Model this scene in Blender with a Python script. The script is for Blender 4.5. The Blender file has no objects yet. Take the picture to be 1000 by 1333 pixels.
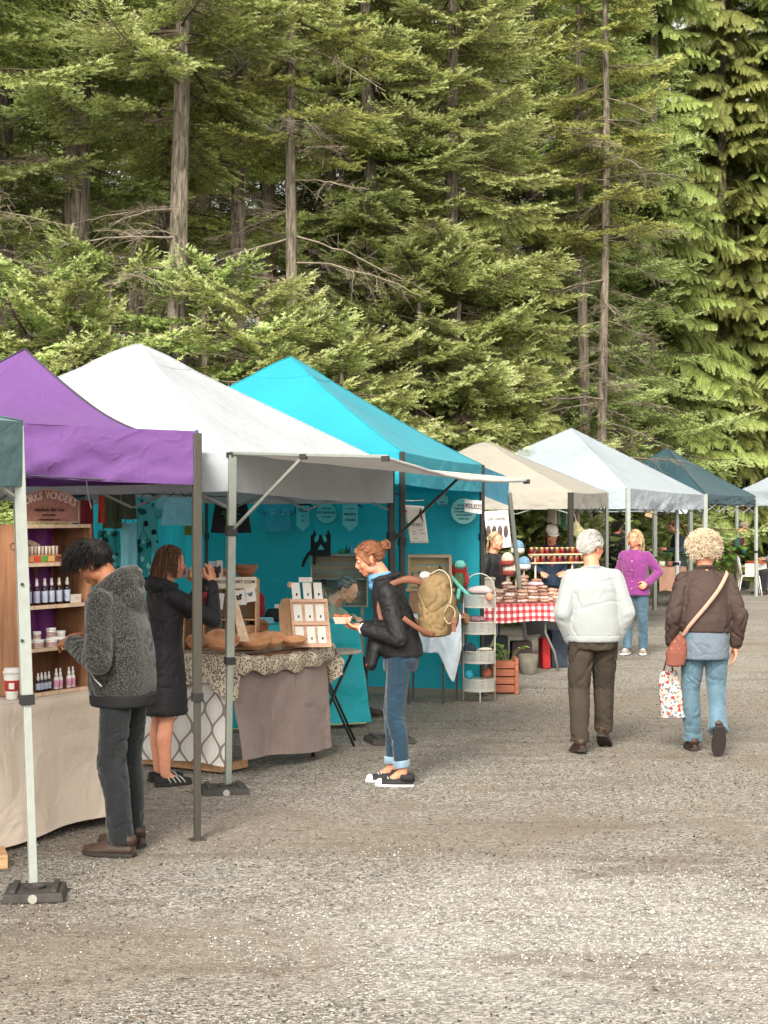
import bpy, math, random
import numpy as np
from mathutils import Vector, Matrix, Quaternion, noise
R = math.radians
PI = math.pi
F = 2100.0; H = 1.82; CX = 500.0; CY = 671.0
V = Vector
def P(px, py, Y): return V(((px-CX)*Y/F, Y, H-(py-CY)*Y/F))
def G(px, py):
    Y = F*H/(py-CY); return V(((px-CX)*Y/F, Y, 0.0))
def GX(px, Y, z=0.0): return V(((px-CX)*Y/F, Y, z))
scene = bpy.context.scene
COL = scene.collection
WM = {}
def wm(o): return WM.get(o.name, Matrix.Identity(4)) if o else Matrix.Identity(4)
def link(o, parent=None):
    COL.objects.link(o)
    if parent: o.parent = parent
    WM[o.name] = wm(parent).copy()
    return o
def tag(o, label=None, cat=None, group=None, kind=None):
    if label: o['label'] = label
    if cat: o['category'] = cat
    if group: o['group'] = group
    if kind: o['kind'] = kind
    return o
def thing(name, label, cat, loc=(0,0,0), rz=0.0, group=None, parent=None):
    o = bpy.data.objects.new(name, None); o.empty_display_size = .1
    COL.objects.link(o); o.location = V(loc); o.rotation_euler = (0,0,rz)
    WM[o.name] = Matrix.Translation(V(loc)) @ Matrix.Rotation(rz,4,'Z')
    return tag(o, label, cat, group)
def kids(o): return [c for c in bpy.data.objects if c.parent == o]
def copy_tree(o, loc=None, rz=None, label=None, parent=None, scale=None):
    c = o.copy(); COL.objects.link(c)
    if parent: c.parent = parent
    if loc is not None: c.location = V(loc)
    if rz is not None: c.rotation_euler = (0,0,rz)
    if scale is not None: c.scale = (scale,)*3 if not hasattr(scale,'__len__') else scale
    if label: c['label'] = label
    WM[c.name] = c.matrix_basis.copy()
    for ch in kids(o): copy_tree(ch, parent=c)
    return c

# ---------------------------------------------------------------- mesh builder
def frame_of(d, up=V((0,0,1))):
    d = d.normalized()
    if abs(d.dot(up)) > .98: up = V((0,1,0)) if abs(d.y) < .9 else V((1,0,0))
    x = d.cross(up).normalized(); y = x.cross(d).normalized()
    return x, y, d
class MB:
    def __init__(s): s.v=[]; s.f=[]; s.m=[]; s.uv=[]; s.useuv=False
    def add(s, vs, fs, mi=0, uvs=None):
        o = len(s.v); s.v += [V(p) for p in vs]; s.f += [tuple(i+o for i in f) for f in fs]; s.m += [mi]*len(fs)
        if uvs: s.useuv=True; s.uv += uvs
        else: s.uv += [(0,0)]*len(vs)
        return s
    def box(s, c, size, rz=0, rot=None, mi=0, taper=1.0):
        sx,sy,sz=[a/2 for a in size]; M = rot if rot is not None else Matrix.Rotation(rz,3,'Z')
        vs=[]
        for z in (-1,1):
            k = taper if z>0 else 1
            for x,y in ((-1,-1),(1,-1),(1,1),(-1,1)): vs.append(V(c)+M@V((x*sx*k,y*sy*k,z*sz)))
        return s.add(vs,[(3,2,1,0),(4,5,6,7),(0,1,5,4),(1,2,6,5),(2,3,7,6),(3,0,4,7)],mi)
    def bar(s, a, b, w, h=None, up=V((0,0,1)), mi=0):
        a=V(a);b=V(b);h=h or w; x,y,d=frame_of(b-a,up); vs=[]
        for p in (a,b):
            for i,j in ((-1,-1),(1,-1),(1,1),(-1,1)): vs.append(p+x*i*w/2+y*j*h/2)
        return s.add(vs,[(3,2,1,0),(4,5,6,7),(0,1,5,4),(1,2,6,5),(2,3,7,6),(3,0,4,7)],mi)
    def tube(s, pts, rad, n=8, mi=0, cap=True, squash=1.0, up=V((0,0,1))):
        pts=[V(p) for p in pts]; k=len(pts); rad = rad if hasattr(rad,'__len__') else [rad]*k
        vs=[]; px=None
        for i,p in enumerate(pts):
            d = pts[min(i+1,k-1)]-pts[max(i-1,0)]
            if d.length<1e-9: d=V((0,0,1))
            x,y,d = frame_of(d,up)
            if px is not None:
                x = (px - d*px.dot(d)); x = x.normalized() if x.length>1e-6 else frame_of(d)[0]; y = d.cross(x)
                y = -y if False else y
            else: y = d.cross(x)
            px = x
            for j in range(n):
                a=2*PI*j/n; vs.append(p+(x*math.cos(a)+y*math.sin(a)*squash)*rad[i])
        fs=[(i*n+j,i*n+(j+1)%n,(i+1)*n+(j+1)%n,(i+1)*n+j) for i in range(k-1) for j in range(n)]
        if cap: fs += [tuple(range(n-1,-1,-1)), tuple((k-1)*n+j for j in range(n))]
        return s.add(vs,fs,mi)
    def cyl(s,a,b,r0,r1=None,n=16,mi=0,cap=True): return s.tube([a,b],[r0,r0 if r1 is None else r1],n,mi,cap)
    def lathe(s, prof, c=(0,0,0), n=20, mi=0, M=None, sx=1, sy=1):
        c=V(c); vs=[]; k=len(prof)
        for r,z in prof:
            for j in range(n):
                a=2*PI*j/n; p=V((r*math.cos(a)*sx,r*math.sin(a)*sy,z)); vs.append(c+(M@p if M else p))
        fs=[(i*n+j,i*n+(j+1)%n,(i+1)*n+(j+1)%n,(i+1)*n+j) for i in range(k-1) for j in range(n)]
        if prof[0][0]>1e-5: fs.append(tuple(range(n-1,-1,-1)))
        if prof[-1][0]>1e-5: fs.append(tuple((k-1)*n+j for j in range(n)))
        return s.add(vs,fs,mi)
    def grid(s, fn, nu, nv, mi=0, uv=True, closeu=False):
        vs=[];uvs=[]
        for i in range(nu+1):
            for j in range(nv+1): vs.append(fn(i/nu,j/nv)); uvs.append((i/nu,j/nv))
        fs=[(i*(nv+1)+j,(i+1)*(nv+1)+j,(i+1)*(nv+1)+j+1,i*(nv+1)+j+1) for i in range(nu) for j in range(nv)]
        return s.add(vs,fs,mi,uvs if uv else None)
    def ell(s, c, r, n=14, m=10, M=None, mi=0):
        c=V(c); r=(r,)*3 if not hasattr(r,'__len__') else r
        vs=[c+(M@V((0,0,-r[2])) if M else V((0,0,-r[2])))]
        for i in range(1,m):
            t=PI*i/m-PI/2
            for j in range(n):
                a=2*PI*j/n; p=V((r[0]*math.cos(t)*math.cos(a),r[1]*math.cos(t)*math.sin(a),r[2]*math.sin(t)))
                vs.append(c+(M@p if M else p))
        vs.append(c+(M@V((0,0,r[2])) if M else V((0,0,r[2]))))
        fs=[(0,1+(j+1)%n,1+j) for j in range(n)]
        fs+=[(1+i*n+j,1+i*n+(j+1)%n,1+(i+1)*n+(j+1)%n,1+(i+1)*n+j) for i in range(m-2) for j in range(n)]
        e=len(vs)-1; b=1+(m-2)*n
        fs+=[(b+j,b+(j+1)%n,e) for j in range(n)]
        return s.add(vs,fs,mi)
    def extrude(s, poly, a, b, mi=0):
        """poly: list of 3D points (planar); a,b offset vectors"""
        n=len(poly); vs=[V(p)+V(a) for p in poly]+[V(p)+V(b) for p in poly]
        fs=[tuple(range(n-1,-1,-1)),tuple(range(n,2*n))]+[(i,(i+1)%n,n+(i+1)%n,n+i) for i in range(n)]
        return s.add(vs,fs,mi)
    def xf(s,M):
        s.v=[M@p for p in s.v]; return s
    def join(s,o,M=None,mi=None):
        k=len(s.v); s.v += [M@p for p in o.v] if M else list(o.v)
        s.f += [tuple(i+k for i in f) for f in o.f]; s.m += [mi]*len(o.f) if mi is not None else o.m; s.uv+=o.uv; s.useuv|=o.useuv
        return s
    def disp(s, amp, scale, seed=0, axis=None):
        for i,p in enumerate(s.v):
            q=p*scale+V((seed*7.3,seed*3.1,seed*1.7))
            d=V((noise.noise(q),noise.noise(q+V((31,0,0))),noise.noise(q+V((0,57,0)))))
            s.v[i]=p+ (axis*d.x*amp if axis is not None else d*amp)
        return s
    def mesh(s,name,mats,smooth=False):
        me=bpy.data.meshes.new(name); me.from_pydata([tuple(p) for p in s.v],[],s.f)
        for m in (mats if isinstance(mats,(list,tuple)) else [mats]): me.materials.append(m)
        if any(s.m): me.polygons.foreach_set('material_index',s.m)
        if smooth: me.polygons.foreach_set('use_smooth',[True]*len(me.polygons))
        if s.useuv:
            l=me.uv_layers.new(name='UVMap'); li=np.zeros(len(me.loops),dtype=np.int32); me.loops.foreach_get('vertex_index',li)
            l.data.foreach_set('uv',np.array(s.uv,dtype=np.float32)[li].ravel())
        me.update(); return me
    def build(s,name,mats,parent=None,smooth=False,world=True,bevel=0,sub=0,solid=0,auto=None):
        if parent is not None and world:
            Mi=wm(parent).inverted(); s.v=[Mi@p for p in s.v]
        me=s.mesh(name,mats,smooth or sub>0)
        o=bpy.data.objects.new(name,me); link(o,parent)
        if bevel:
            b=o.modifiers.new('b','BEVEL'); b.width=bevel; b.segments=2; b.limit_method='ANGLE'; b.angle_limit=R(40)
        if solid:
            b=o.modifiers.new('s','SOLIDIFY'); b.thickness=solid; b.offset=0
        if sub:
            b=o.modifiers.new('u','SUBSURF'); b.levels=sub; b.render_levels=sub
        if auto is not None:
            me.polygons.foreach_set('use_smooth',[True]*len(me.polygons)); 
            try: me.set_sharp_from_angle(angle=R(auto))
            except Exception: pass
        return o
def top(name,mb,mats,label,cat,group=None,loc=None,**kw):
    """a thing that is a single mesh, given in world coordinates; its origin moves to loc"""
    if loc is None:
        xs=[p.x for p in mb.v]; ys=[p.y for p in mb.v]; zs=[p.z for p in mb.v]
        loc=((min(xs)+max(xs))/2,(min(ys)+max(ys))/2,min(zs))
    loc=V(loc); mb.v=[p-loc for p in mb.v]
    o=mb.build(name,mats,None,**kw); o.location=loc; WM[o.name]=Matrix.Translation(loc)
    return tag(o,label,cat,group)

def smoothstep(a,b,x):
    t=max(0,min(1,(x-a)/(b-a))); return t*t*(3-2*t)

# ---------------------------------------------------------------- materials
def lin(c):
    if isinstance(c,str):
        c=c.lstrip('#'); c=[int(c[i:i+2],16)/255 for i in (0,2,4)]
        return tuple(x/12.92 if x<=.04045 else ((x+.055)/1.055)**2.4 for x in c)+(1,)
    return tuple(c)+(1,) if len(c)==3 else tuple(c)
MATS={}
class NT:
    def __init__(s,name):
        s.m=bpy.data.materials.new(name); s.m.use_nodes=True; s.t=s.m.node_tree; s.n=s.t.nodes; s.l=s.t.links
        s.b=s.n['Principled BSDF']; s.out=s.n['Material Output']
        s.tc=s.n.new('ShaderNodeTexCoord')
    def node(s,t,**kw):
        n=s.n.new(t)
        for k,v in kw.items():
            if k in n.inputs.keys() if isinstance(k,str) else False: n.inputs[k].default_value=v
            else: setattr(n,k,v)
        return n
    def link(s,a,b): s.l.new(a,b)
    def mapping(s,src='Object',scale=(1,1,1),rot=(0,0,0)):
        m=s.n.new('ShaderNodeMapping'); m.inputs['Scale'].default_value=scale if hasattr(scale,'__len__') else (scale,)*3
        m.inputs['Rotation'].default_value=rot; s.link(s.tc.outputs[src],m.inputs[0]); return m.outputs[0]
    def noise(s,vec,scale,detail=4,rough=.55,dist=0,ntype=None):
        n=s.n.new('ShaderNodeTexNoise'); n.inputs['Scale'].default_value=scale; n.inputs['Detail'].default_value=detail
        n.inputs['Roughness'].default_value=rough; n.inputs['Distortion'].default_value=dist
        if ntype: n.noise_type=ntype
        s.link(vec,n.inputs['Vector']); return n.outputs[0]
    def ramp(s,fac,stops,interp='LINEAR'):
        r=s.n.new('ShaderNodeValToRGB'); e=r.color_ramp; e.interpolation=interp
        while len(e.elements)<len(stops): e.elements.new(.5)
        for el,(p,c) in zip(e.elements,stops): el.position=p; el.color=lin(c) if not isinstance(c,(int,float)) else (c,c,c,1)
        s.link(fac,r.inputs[0]); return r.outputs[0]
    def mix(s,fac,a,b,mode='MIX'):
        n=s.n.new('ShaderNodeMix'); n.data_type='RGBA'; n.blend_type=mode
        if isinstance(fac,(int,float)): n.inputs[0].default_value=fac
        else: s.link(fac,n.inputs[0])
        for v,k in ((a,6),(b,7)):
            if isinstance(v,bpy.types.NodeSocket): s.link(v,n.inputs[k])
            else: n.inputs[k].default_value=lin(v)
        return n.outputs[2]
    def math(s,op,a,b=None,c=None,clamp=False):
        n=s.n.new('ShaderNodeMath'); n.operation=op; n.use_clamp=clamp
        for i,v in enumerate((a,b,c)):
            if v is None: continue
            if isinstance(v,(int,float)): n.inputs[i].default_value=v
            else: s.link(v,n.inputs[i])
        return n.outputs[0]
    def sep(s,vec):
        n=s.n.new('ShaderNodeSeparateXYZ'); s.link(vec,n.inputs[0]); return n.outputs
    def attr(s,name):
        n=s.n.new('ShaderNodeAttribute'); n.attribute_name=name; return n
    def bump(s,h,strength=.3,dist=.01,prev=None):
        n=s.n.new('ShaderNodeBump'); n.inputs['Strength'].default_value=strength; n.inputs['Distance'].default_value=dist
        s.link(h,n.inputs['Height'])
        if prev: s.link(prev,n.inputs['Normal'])
        s.link(n.outputs[0],s.b.inputs['Normal']); return n.outputs[0]
    def col(s,c):
        if isinstance(c,bpy.types.NodeSocket): s.link(c,s.b.inputs['Base Color'])
        else: s.b.inputs['Base Color'].default_value=lin(c)
    def transl(s,fac,c):
        """thin sheet that lets light through"""
        t=s.n.new('ShaderNodeBsdfTranslucent')
        if isinstance(c,bpy.types.NodeSocket): s.link(c,t.inputs[0])
        else: t.inputs[0].default_value=lin(c)
        m=s.n.new('ShaderNodeMixShader'); m.inputs[0].default_value=fac
        s.link(s.b.outputs[0],m.inputs[1]); s.link(t.outputs[0],m.inputs[2]); s.link(m.outputs[0],s.out.inputs[0])
    def set(s,rough=.6,metal=0,spec=.5,sheen=0,coat=0):
        b=s.b.inputs; b['Roughness'].default_value=rough; b['Metallic'].default_value=metal
        b['Specular IOR Level'].default_value=spec; b['Sheen Weight'].default_value=sheen; b['Coat Weight'].default_value=coat
        return s
def mat(name,col,rough=.6,metal=0,var=.15,vs=6,bump=.0,bs=40,spec=.4,sheen=0,trans=0,coat=0,scl=(1,1,1),detail=4,bd=.004,fold=0,folds=5):
    """general procedural material: base colour with soft variation, optional fine bump and broad folds"""
    if name in MATS: return MATS[name]
    t=NT(name); t.set(rough,metal,spec,sheen,coat); c=lin(col)
    v=t.mapping('Object',scl); n=t.noise(v,vs,detail)
    lo=tuple(max(0,x*(1-var)) for x in c[:3]); hi=tuple(min(1,x*(1+var)) for x in c[:3])
    cc=t.ramp(n,[(.3,lo),(.7,hi)]); t.col(cc)
    prev=None
    if fold: prev=t.bump(t.noise(v,folds,3,.5,1.2),1.0,fold)
    if bump: t.bump(t.noise(v,bs,3),bump,bd,prev)
    if trans: t.transl(trans,cc)
    MATS[name]=t.m; return t.m
def wood(name,c1,c2,scale=1.0,rough=.55,axis='x',bump=.15):
    if name in MATS: return MATS[name]
    t=NT(name); t.set(rough,0,.35)
    s={'x':(1.2,14,14),'y':(14,1.2,14),'z':(14,14,1.2)}[axis]
    v=t.mapping('Object',tuple(a*scale for a in s)); n=t.noise(v,2.2,6,.6,.6)
    n2=t.noise(t.mapping('Object',(2,2,2)),1.5,3)
    c=t.mix(t.ramp(n2,[(.35,0),(.7,1)]),t.ramp(n,[(.3,c1),(.62,c2)]),t.ramp(n,[(.35,tuple(x*.8 for x in lin(c1)[:3])),(.7,tuple(x*.9 for x in lin(c2)[:3]))]))
    t.col(c); t.bump(n,bump,.003); MATS[name]=t.m; return t.m
def plain(name,col,rough=.5,metal=0,spec=.5): return mat(name,col,rough,metal,var=.06,vs=20,spec=spec)

_font=None
def text_mb(s,size=1.0,ext=0.002,align='CENTER',bold=0.0,shear=0,space=1.0):
    cu=bpy.data.curves.new('t','FONT'); cu.body=s; cu.size=size; cu.extrude=ext; cu.align_x=align; cu.align_y='CENTER'
    cu.offset=bold; cu.shear=shear; cu.space_character=space; cu.resolution_u=3
    o=bpy.data.objects.new('t',cu); COL.objects.link(o)
    dg=bpy.context.evaluated_depsgraph_get(); me=bpy.data.meshes.new_from_object(o.evaluated_get(dg))
    mb=MB(); mb.add([v.co.copy() for v in me.vertices],[tuple(p.vertices) for p in me.polygons])
    bpy.data.objects.remove(o); bpy.data.curves.remove(cu); bpy.data.meshes.remove(me)
    return mb
def plane_M(o,xdir,ydir):
    """matrix mapping local x,y (text plane), z (out) to world at o"""
    x=V(xdir).normalized(); z=x.cross(V(ydir)).normalized(); y=z.cross(x)
    M=Matrix((x,y,z)).transposed().to_4x4(); M.translation=V(o); return M

def print_mat(name,base,cols,sc=14,thr=.55):
    t=NT(name); t.set(.85,0,.2); v=t.mapping('Object'); c=lin(base)[:3]; cur=None
    for i,cc in enumerate(cols):
        vo=t.n.new('ShaderNodeTexVoronoi'); vo.inputs['Scale'].default_value=sc*(1+.35*i); vo.inputs['Randomness'].default_value=.9; mp=t.mapping('Object',rot=(i*.7,i*.4,i)); t.link(mp,vo.inputs['Vector'])
        nn=t.noise(mp,sc*2.5,2); d=t.math('ADD',vo.outputs['Distance'],t.math('MULTIPLY',nn,.35)); f=t.ramp(d,[(thr*.55,1),(thr*.6,0)])
        cur=t.mix(f,cur if cur is not None else c,cc)
    t.col(cur); return t.m

def cr(P_,n):
    out=[]; 
    for i in range(len(P_)-1):
        p0=P_[max(0,i-1)];p1=P_[i];p2=P_[i+1];p3=P_[min(len(P_)-1,i+2)]
        for j in range(n): s=j/n; out.append(.5*((2*p1)+(p2-p0)*s+(2*p0-5*p1+4*p2-p3)*s*s+(3*p1-p0-3*p2+p3)*s**3))
    return out+[P_[-1]]

# ---------------------------------------------------------------- camera, light
cam=bpy.data.cameras.new('camera'); co=bpy.data.objects.new('camera',cam); COL.objects.link(co); scene.camera=co
co.location=(0,0,H); co.rotation_euler=(PI/2,0,0)
cam.sensor_fit='VERTICAL'; cam.sensor_height=24; cam.lens=24*F/1333; cam.shift_y=(CY-666.5)/1333
cam.clip_start=.1; cam.clip_end=2000
SUN_EL=R(37); SUN_AZ=R(196)
w=bpy.data.worlds.new('World'); scene.world=w; w.use_nodes=True; wt=w.node_tree
sky=wt.nodes.new('ShaderNodeTexSky'); sky.sky_type='NISHITA'; sky.sun_disc=False; sky.sun_elevation=SUN_EL; sky.sun_rotation=SUN_AZ
sky.air_density=1.0; sky.dust_density=4; sky.ozone_density=1
hs=wt.nodes.new('ShaderNodeHueSaturation'); hs.inputs['Saturation'].default_value=.06
bg=wt.nodes['Background']; bg.inputs[1].default_value=.15
wt.links.new(sky.outputs[0],hs.inputs['Color']); mxw=wt.nodes.new('ShaderNodeMix'); mxw.data_type='RGBA'; mxw.blend_type='MULTIPLY'; mxw.inputs[0].default_value=1; mxw.inputs[7].default_value=(1,.965,.90,1)
wt.links.new(hs.outputs[0],mxw.inputs[6]); wt.links.new(mxw.outputs[2],bg.inputs[0])
sl=bpy.data.lights.new('sun','SUN'); sl.energy=1.35; sl.angle=R(17); sl.color=(1,.93,.82)
so=bpy.data.objects.new('sun',sl); COL.objects.link(so)
sd=V((math.sin(SUN_AZ)*math.cos(SUN_EL),math.cos(SUN_AZ)*math.cos(SUN_EL),math.sin(SUN_EL)))
so.rotation_euler=sd.to_track_quat('Z','Y').to_euler()
vs=scene.view_settings; vs.view_transform='Standard'; vs.look='None'; vs.exposure=1.45; vs.gamma=1; vs.use_curve_mapping=False
scene.render.film_transparent=False
cy=scene.cycles
cy.max_bounces=6; cy.diffuse_bounces=3; cy.transmission_bounces=4; cy.transparent_max_bounces=6; cy.glossy_bounces=2
cy.caustics_reflective=False; cy.caustics_refractive=False
try: cy.use_denoising=True
except Exception: pass

# ---------------------------------------------------------------- gravel lot
def gravel_mat():
    t=NT('gravel_surface'); t.set(.9,0,.2); v=t.mapping('Object')
    vo=t.n.new('ShaderNodeTexVoronoi'); vo.inputs['Scale'].default_value=75; t.link(v,vo.inputs['Vector'])
    vo2=t.n.new('ShaderNodeTexVoronoi'); vo2.inputs['Scale'].default_value=170; t.link(v,vo2.inputs['Vector'])
    tone=t.sep(vo.outputs['Color'])[0]; tone2=t.sep(vo2.outputs['Color'])[0]
    stones=t.ramp(tone,[(0,(.035,.033,.03)),(.3,(.10,.093,.082)),(.6,(.26,.24,.205)),(1,(.52,.5,.45))])
    fine=t.ramp(tone2,[(0,(.08,.07,.06)),(.5,(.24,.205,.16)),(1,(.40,.36,.30))])
    big=t.noise(v,.33,5,.6,.5); med=t.noise(v,1.6,5,.62,.8); sm=t.noise(v,9,4,.6)
    mixf=t.math('ADD',t.math('MULTIPLY',big,.75),t.math('MULTIPLY',med,.4))
    dirt=t.ramp(mixf,[(.42,0),(.55,1)])           # 1 = stony pale areas, 0 = tan fine dirt
    c=t.mix(dirt,t.mix(.4,fine,(.25,.208,.158)),t.mix(.35,stones,fine))
    xyz=t.sep(t.tc.outputs['Object'])
    def blob(x,y,rx,ry):
        a=t.math('DIVIDE',t.math('SUBTRACT',xyz[0],x),rx); b=t.math('DIVIDE',t.math('SUBTRACT',xyz[1],y),ry)
        d=t.math('ADD',t.math('MULTIPLY',a,a),t.math('MULTIPLY',b,b)); d=t.math('ADD',d,t.math('MULTIPLY',t.math('SUBTRACT',med,.5),2.6)); return t.ramp(d,[(.15,1),(1,0)])
    pale=t.math('ADD',blob(.9,7.0,1.6,1.7),t.ramp(t.noise(t.mapping('Object',(1,.55,1)),.42,4,.55,.6),[(.5,0),(.7,.6)]),clamp=True)
    c=t.mix(t.math('MULTIPLY',pale,.75),c,t.mix(.35,stones,(.56,.54,.49)))
    tan=t.math('ADD',t.math('ADD',blob(-1.2,6.6,1.3,.9),blob(-.2,9.3,2.4,1.0)),t.math('ADD',blob(2.5,14.5,5,3.2),blob(.2,4.7,1.0,.35)),clamp=True)
    c=t.mix(t.math('MULTIPLY',tan,.55),c,t.mix(fine,(.17,.135,.1),(.29,.24,.185)))
    tr=t.ramp(t.noise(t.mapping('Object',(.5,2.2,1),(0,0,.25)),.9,4,.6,.7),[(.36,.55),(.46,0)]); c=t.mix(tr,c,(.13,.10,.072))
    c=t.mix(t.ramp(sm,[(.3,.25),(.6,0)]),c,(.09,.075,.06))
    c=t.mix(t.ramp(med,[(.3,.35),(.45,0)]),c,(.15,.11,.08))
    t.col(c)
    b=t.bump(t.noise(v,1.2,4),.5,.03); b=t.bump(vo.outputs['Distance'],.9,.009,b); t.bump(vo2.outputs['Distance'],.5,.005,b)
    return t.m
def floor_mat():
    t=NT('forest_floor'); t.set(.95,0,.1); v=t.mapping('Object')
    c=t.ramp(t.noise(v,2.5,6,.65),[(.3,(.025,.02,.013)),(.55,(.07,.05,.03)),(.75,(.05,.06,.025))]); t.col(c)
    t.bump(t.noise(v,12,5),.8,.03); return t.m
m=MB()
def gz(x,y):
    return .012*noise.noise(V((x*.6,y*.6,1)))+.006*noise.noise(V((x*2.2,y*2.2,5)))
GX0,GX1,GY0,GY1=-9,14,-4,48
m.grid(lambda u,v:V((GX0+(GX1-GX0)*u,GY0+(GY1-GY0)*v,gz(GX0+(GX1-GX0)*u,GY0+(GY1-GY0)*v))),92,208)
o=m.build('gravel_lot',gravel_mat(),smooth=True); tag(o,kind='structure')
m=MB(); m.grid(lambda u,v:V((-150+300*u,-80+330*v,-.05)),6,6)
o=m.build('forest_ground',floor_mat()); tag(o,kind='structure')

def tris_obj(name,verts,tris,mats,mi=None,tone=None,parent=None,smooth=False):
    me=bpy.data.meshes.new(name); nt=len(tris)
    me.vertices.add(len(verts)); me.vertices.foreach_set('co',np.ascontiguousarray(verts,dtype=np.float32).ravel())
    me.loops.add(nt*3); me.loops.foreach_set('vertex_index',np.ascontiguousarray(tris,dtype=np.int32).ravel())
    me.polygons.add(nt); me.polygons.foreach_set('loop_start',np.arange(0,nt*3,3,dtype=np.int32))
    try: me.polygons.foreach_set('loop_total',np.full(nt,3,dtype=np.int32))
    except Exception: pass
    for q in mats: me.materials.append(q)
    if mi is not None: me.polygons.foreach_set('material_index',mi.astype(np.int32))
    if smooth: me.polygons.foreach_set('use_smooth',np.ones(nt,dtype=bool))
    if tone is not None:
        a=me.attributes.new('tone','FLOAT','FACE'); a.data.foreach_set('value',tone.astype(np.float32))
    me.update(calc_edges=True)
    return me
def make_gravel():
    rng=np.random.default_rng(5); N=150000
    # denser near the camera, thinning out with distance
    y=4.2*np.exp(rng.random(N)*math.log(17/4.2)); x=(rng.random(N)*2-1)*(.27*y+.5)
    s=.002+.0065*rng.random(N)**2.8
    ok=~((x<-.9-(10.6-y)*.3)&(y>9.5)); x,y,s=x[ok],y[ok],s[ok]
    nz=np.array([noise.noise(V((p*.9,q*.6,3)))+.6*noise.noise(V((p*2.6,q*2.0,8))) for p,q in zip(x,y)])
    pal=np.clip(1.35*np.exp(-((x-.8)/1.7)**2-((y-6.9)/1.6)**2)+.9*nz,0,1); tan=np.clip(1.2*np.exp(-((x+1.2)/1.3)**2-((y-6.6)/.9)**2)+1.1*np.exp(-((x+.2)/2.6)**2-((y-9.6)/1.1)**2)+.9*np.exp(-((x-.3)/1.1)**2-((y-4.7)/.3)**2)-1.1*nz,0,1)
    ok=rng.random(len(x))>tan*.8; x,y,s,pal=x[ok],y[ok],s[ok],pal[ok]; big=rng.random(len(x))<.0012; s[big]*=2.6; n=len(x)
    base=np.array([[1,0,0],[0,1,0],[-1,0,0],[0,-1,0],[0,0,.7],[0,0,-.7]],float)
    tri=np.array([[0,1,4],[1,2,4],[2,3,4],[3,0,4],[1,0,5],[2,1,5],[3,2,5],[0,3,5]])
    vv=base[None]*(1+.5*(rng.random((n,6,3))-.5))
    a=rng.random(n)*6.28; c,d=np.cos(a),np.sin(a)
    vx=(vv[...,0]*c[:,None]-vv[...,1]*d[:,None]*.75)*s[:,None]+x[:,None]
    vy=(vv[...,0]*d[:,None]+vv[...,1]*c[:,None]*.75)*s[:,None]+y[:,None]
    vz=vv[...,2]*s[:,None]*.8+(s*.25)[:,None]+.002
    g=np.array([gz(p,q) for p,q in zip(x[::1],y[::1])]); vz+=g[:,None]
    verts=np.stack([vx,vy,vz],-1).reshape(-1,3); tris=(tri[None]+(np.arange(n)*6)[:,None,None]).reshape(-1,3)
    tone=np.repeat(np.clip(rng.random(n)*(.72+.1*pal)+.32*pal,0,1),8)
    t=NT('loose_stone'); t.set(.85,0,.25); at=t.attr('tone').outputs['Fac']
    t.col(t.ramp(at,[(0,(.025,.024,.022)),(.22,(.05,.046,.04)),(.4,(.17,.158,.138)),(.7,(.30,.28,.24)),(1,(.64,.61,.55))]))
    me=tris_obj('loose_gravel',verts,tris,[t.m],tone=tone)
    o=bpy.data.objects.new('loose_gravel',me); COL.objects.link(o); tag(o,kind='stuff')
    o['label']='loose grey and tan pebbles strewn over the gravel lot'
make_gravel()

def make_litter():
    rng=np.random.default_rng(12); n=420; y=4.3*np.exp(rng.random(n)*math.log(16/4.3)); x=(rng.random(n)*2-1)*(.26*y+.4); a=rng.random(n)*6.28; l=.012+.03*rng.random(n); w=.002+.006*rng.random(n)
    dx,dy=np.cos(a),np.sin(a); z=np.array([gz(p,q) for p,q in zip(x,y)])+.007
    v=np.stack([np.stack([x-dx*l,y-dy*l,z],-1),np.stack([x+dy*w,y-dx*w,z+.006],-1),np.stack([x+dx*l,y+dy*l,z+.002],-1),np.stack([x-dy*w,y+dx*w,z+.004],-1)],1).reshape(-1,3)
    i=np.arange(n)[:,None]*4; tr=np.concatenate([i+np.array([[0,1,2]]),i+np.array([[0,2,3]])])
    me=tris_obj('leaf_litter',v,tr,[mat('dry_litter','#5a4228',.9,var=.5,vs=30)]); o=bpy.data.objects.new('leaf_litter',me); COL.objects.link(o); tag(o,kind='stuff'); o['label']='dry needles and leaf scraps scattered over the gravel'
make_litter()
# ---------------------------------------------------------------- forest
def leaf_mat(name,stops,rough=.5,trans=.42):
    t=NT(name); t.set(rough,0,.3); at=t.attr('tone').outputs['Fac']
    oi=t.n.new('ShaderNodeObjectInfo'); r=oi.outputs['Random']
    c=t.ramp(at,stops)
    h=t.n.new('ShaderNodeHueSaturation'); t.link(c,h.inputs['Color'])
    t.link(t.math('MULTIPLY_ADD',r,.03,.492),h.inputs['Hue']); t.link(t.math('MULTIPLY_ADD',r,.35,1.03),h.inputs['Value'])
    t.col(h.outputs[0]); t.transl(trans,h.outputs[0]); return t.m
def bark_mat(name,dark,light,sc=1.0):
    t=NT(name); t.set(.9,0,.15); v=t.mapping('Object',(11*sc,11*sc,1.5*sc))
    n=t.noise(v,2.0,6,.62,.8); v2=t.mapping('Object',(2,2,2)); g=t.noise(v2,1.4,5,.6)
    c=t.ramp(n,[(.32,dark),(.5,tuple((a+b)/2 for a,b in zip(dark,light))),(.66,light)])
    c=t.mix(t.ramp(g,[(.5,0),(.72,.45)]),c,(.12,.13,.07)); t.col(c)
    t.bump(n,1.0,.06); return t.m
FIR=leaf_mat('fir_needles',[(0,(.035,.052,.014)),(.2,(.10,.13,.03)),(.45,(.24,.285,.075)),(.7,(.43,.48,.17)),(1,(.62,.66,.34))])
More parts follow.
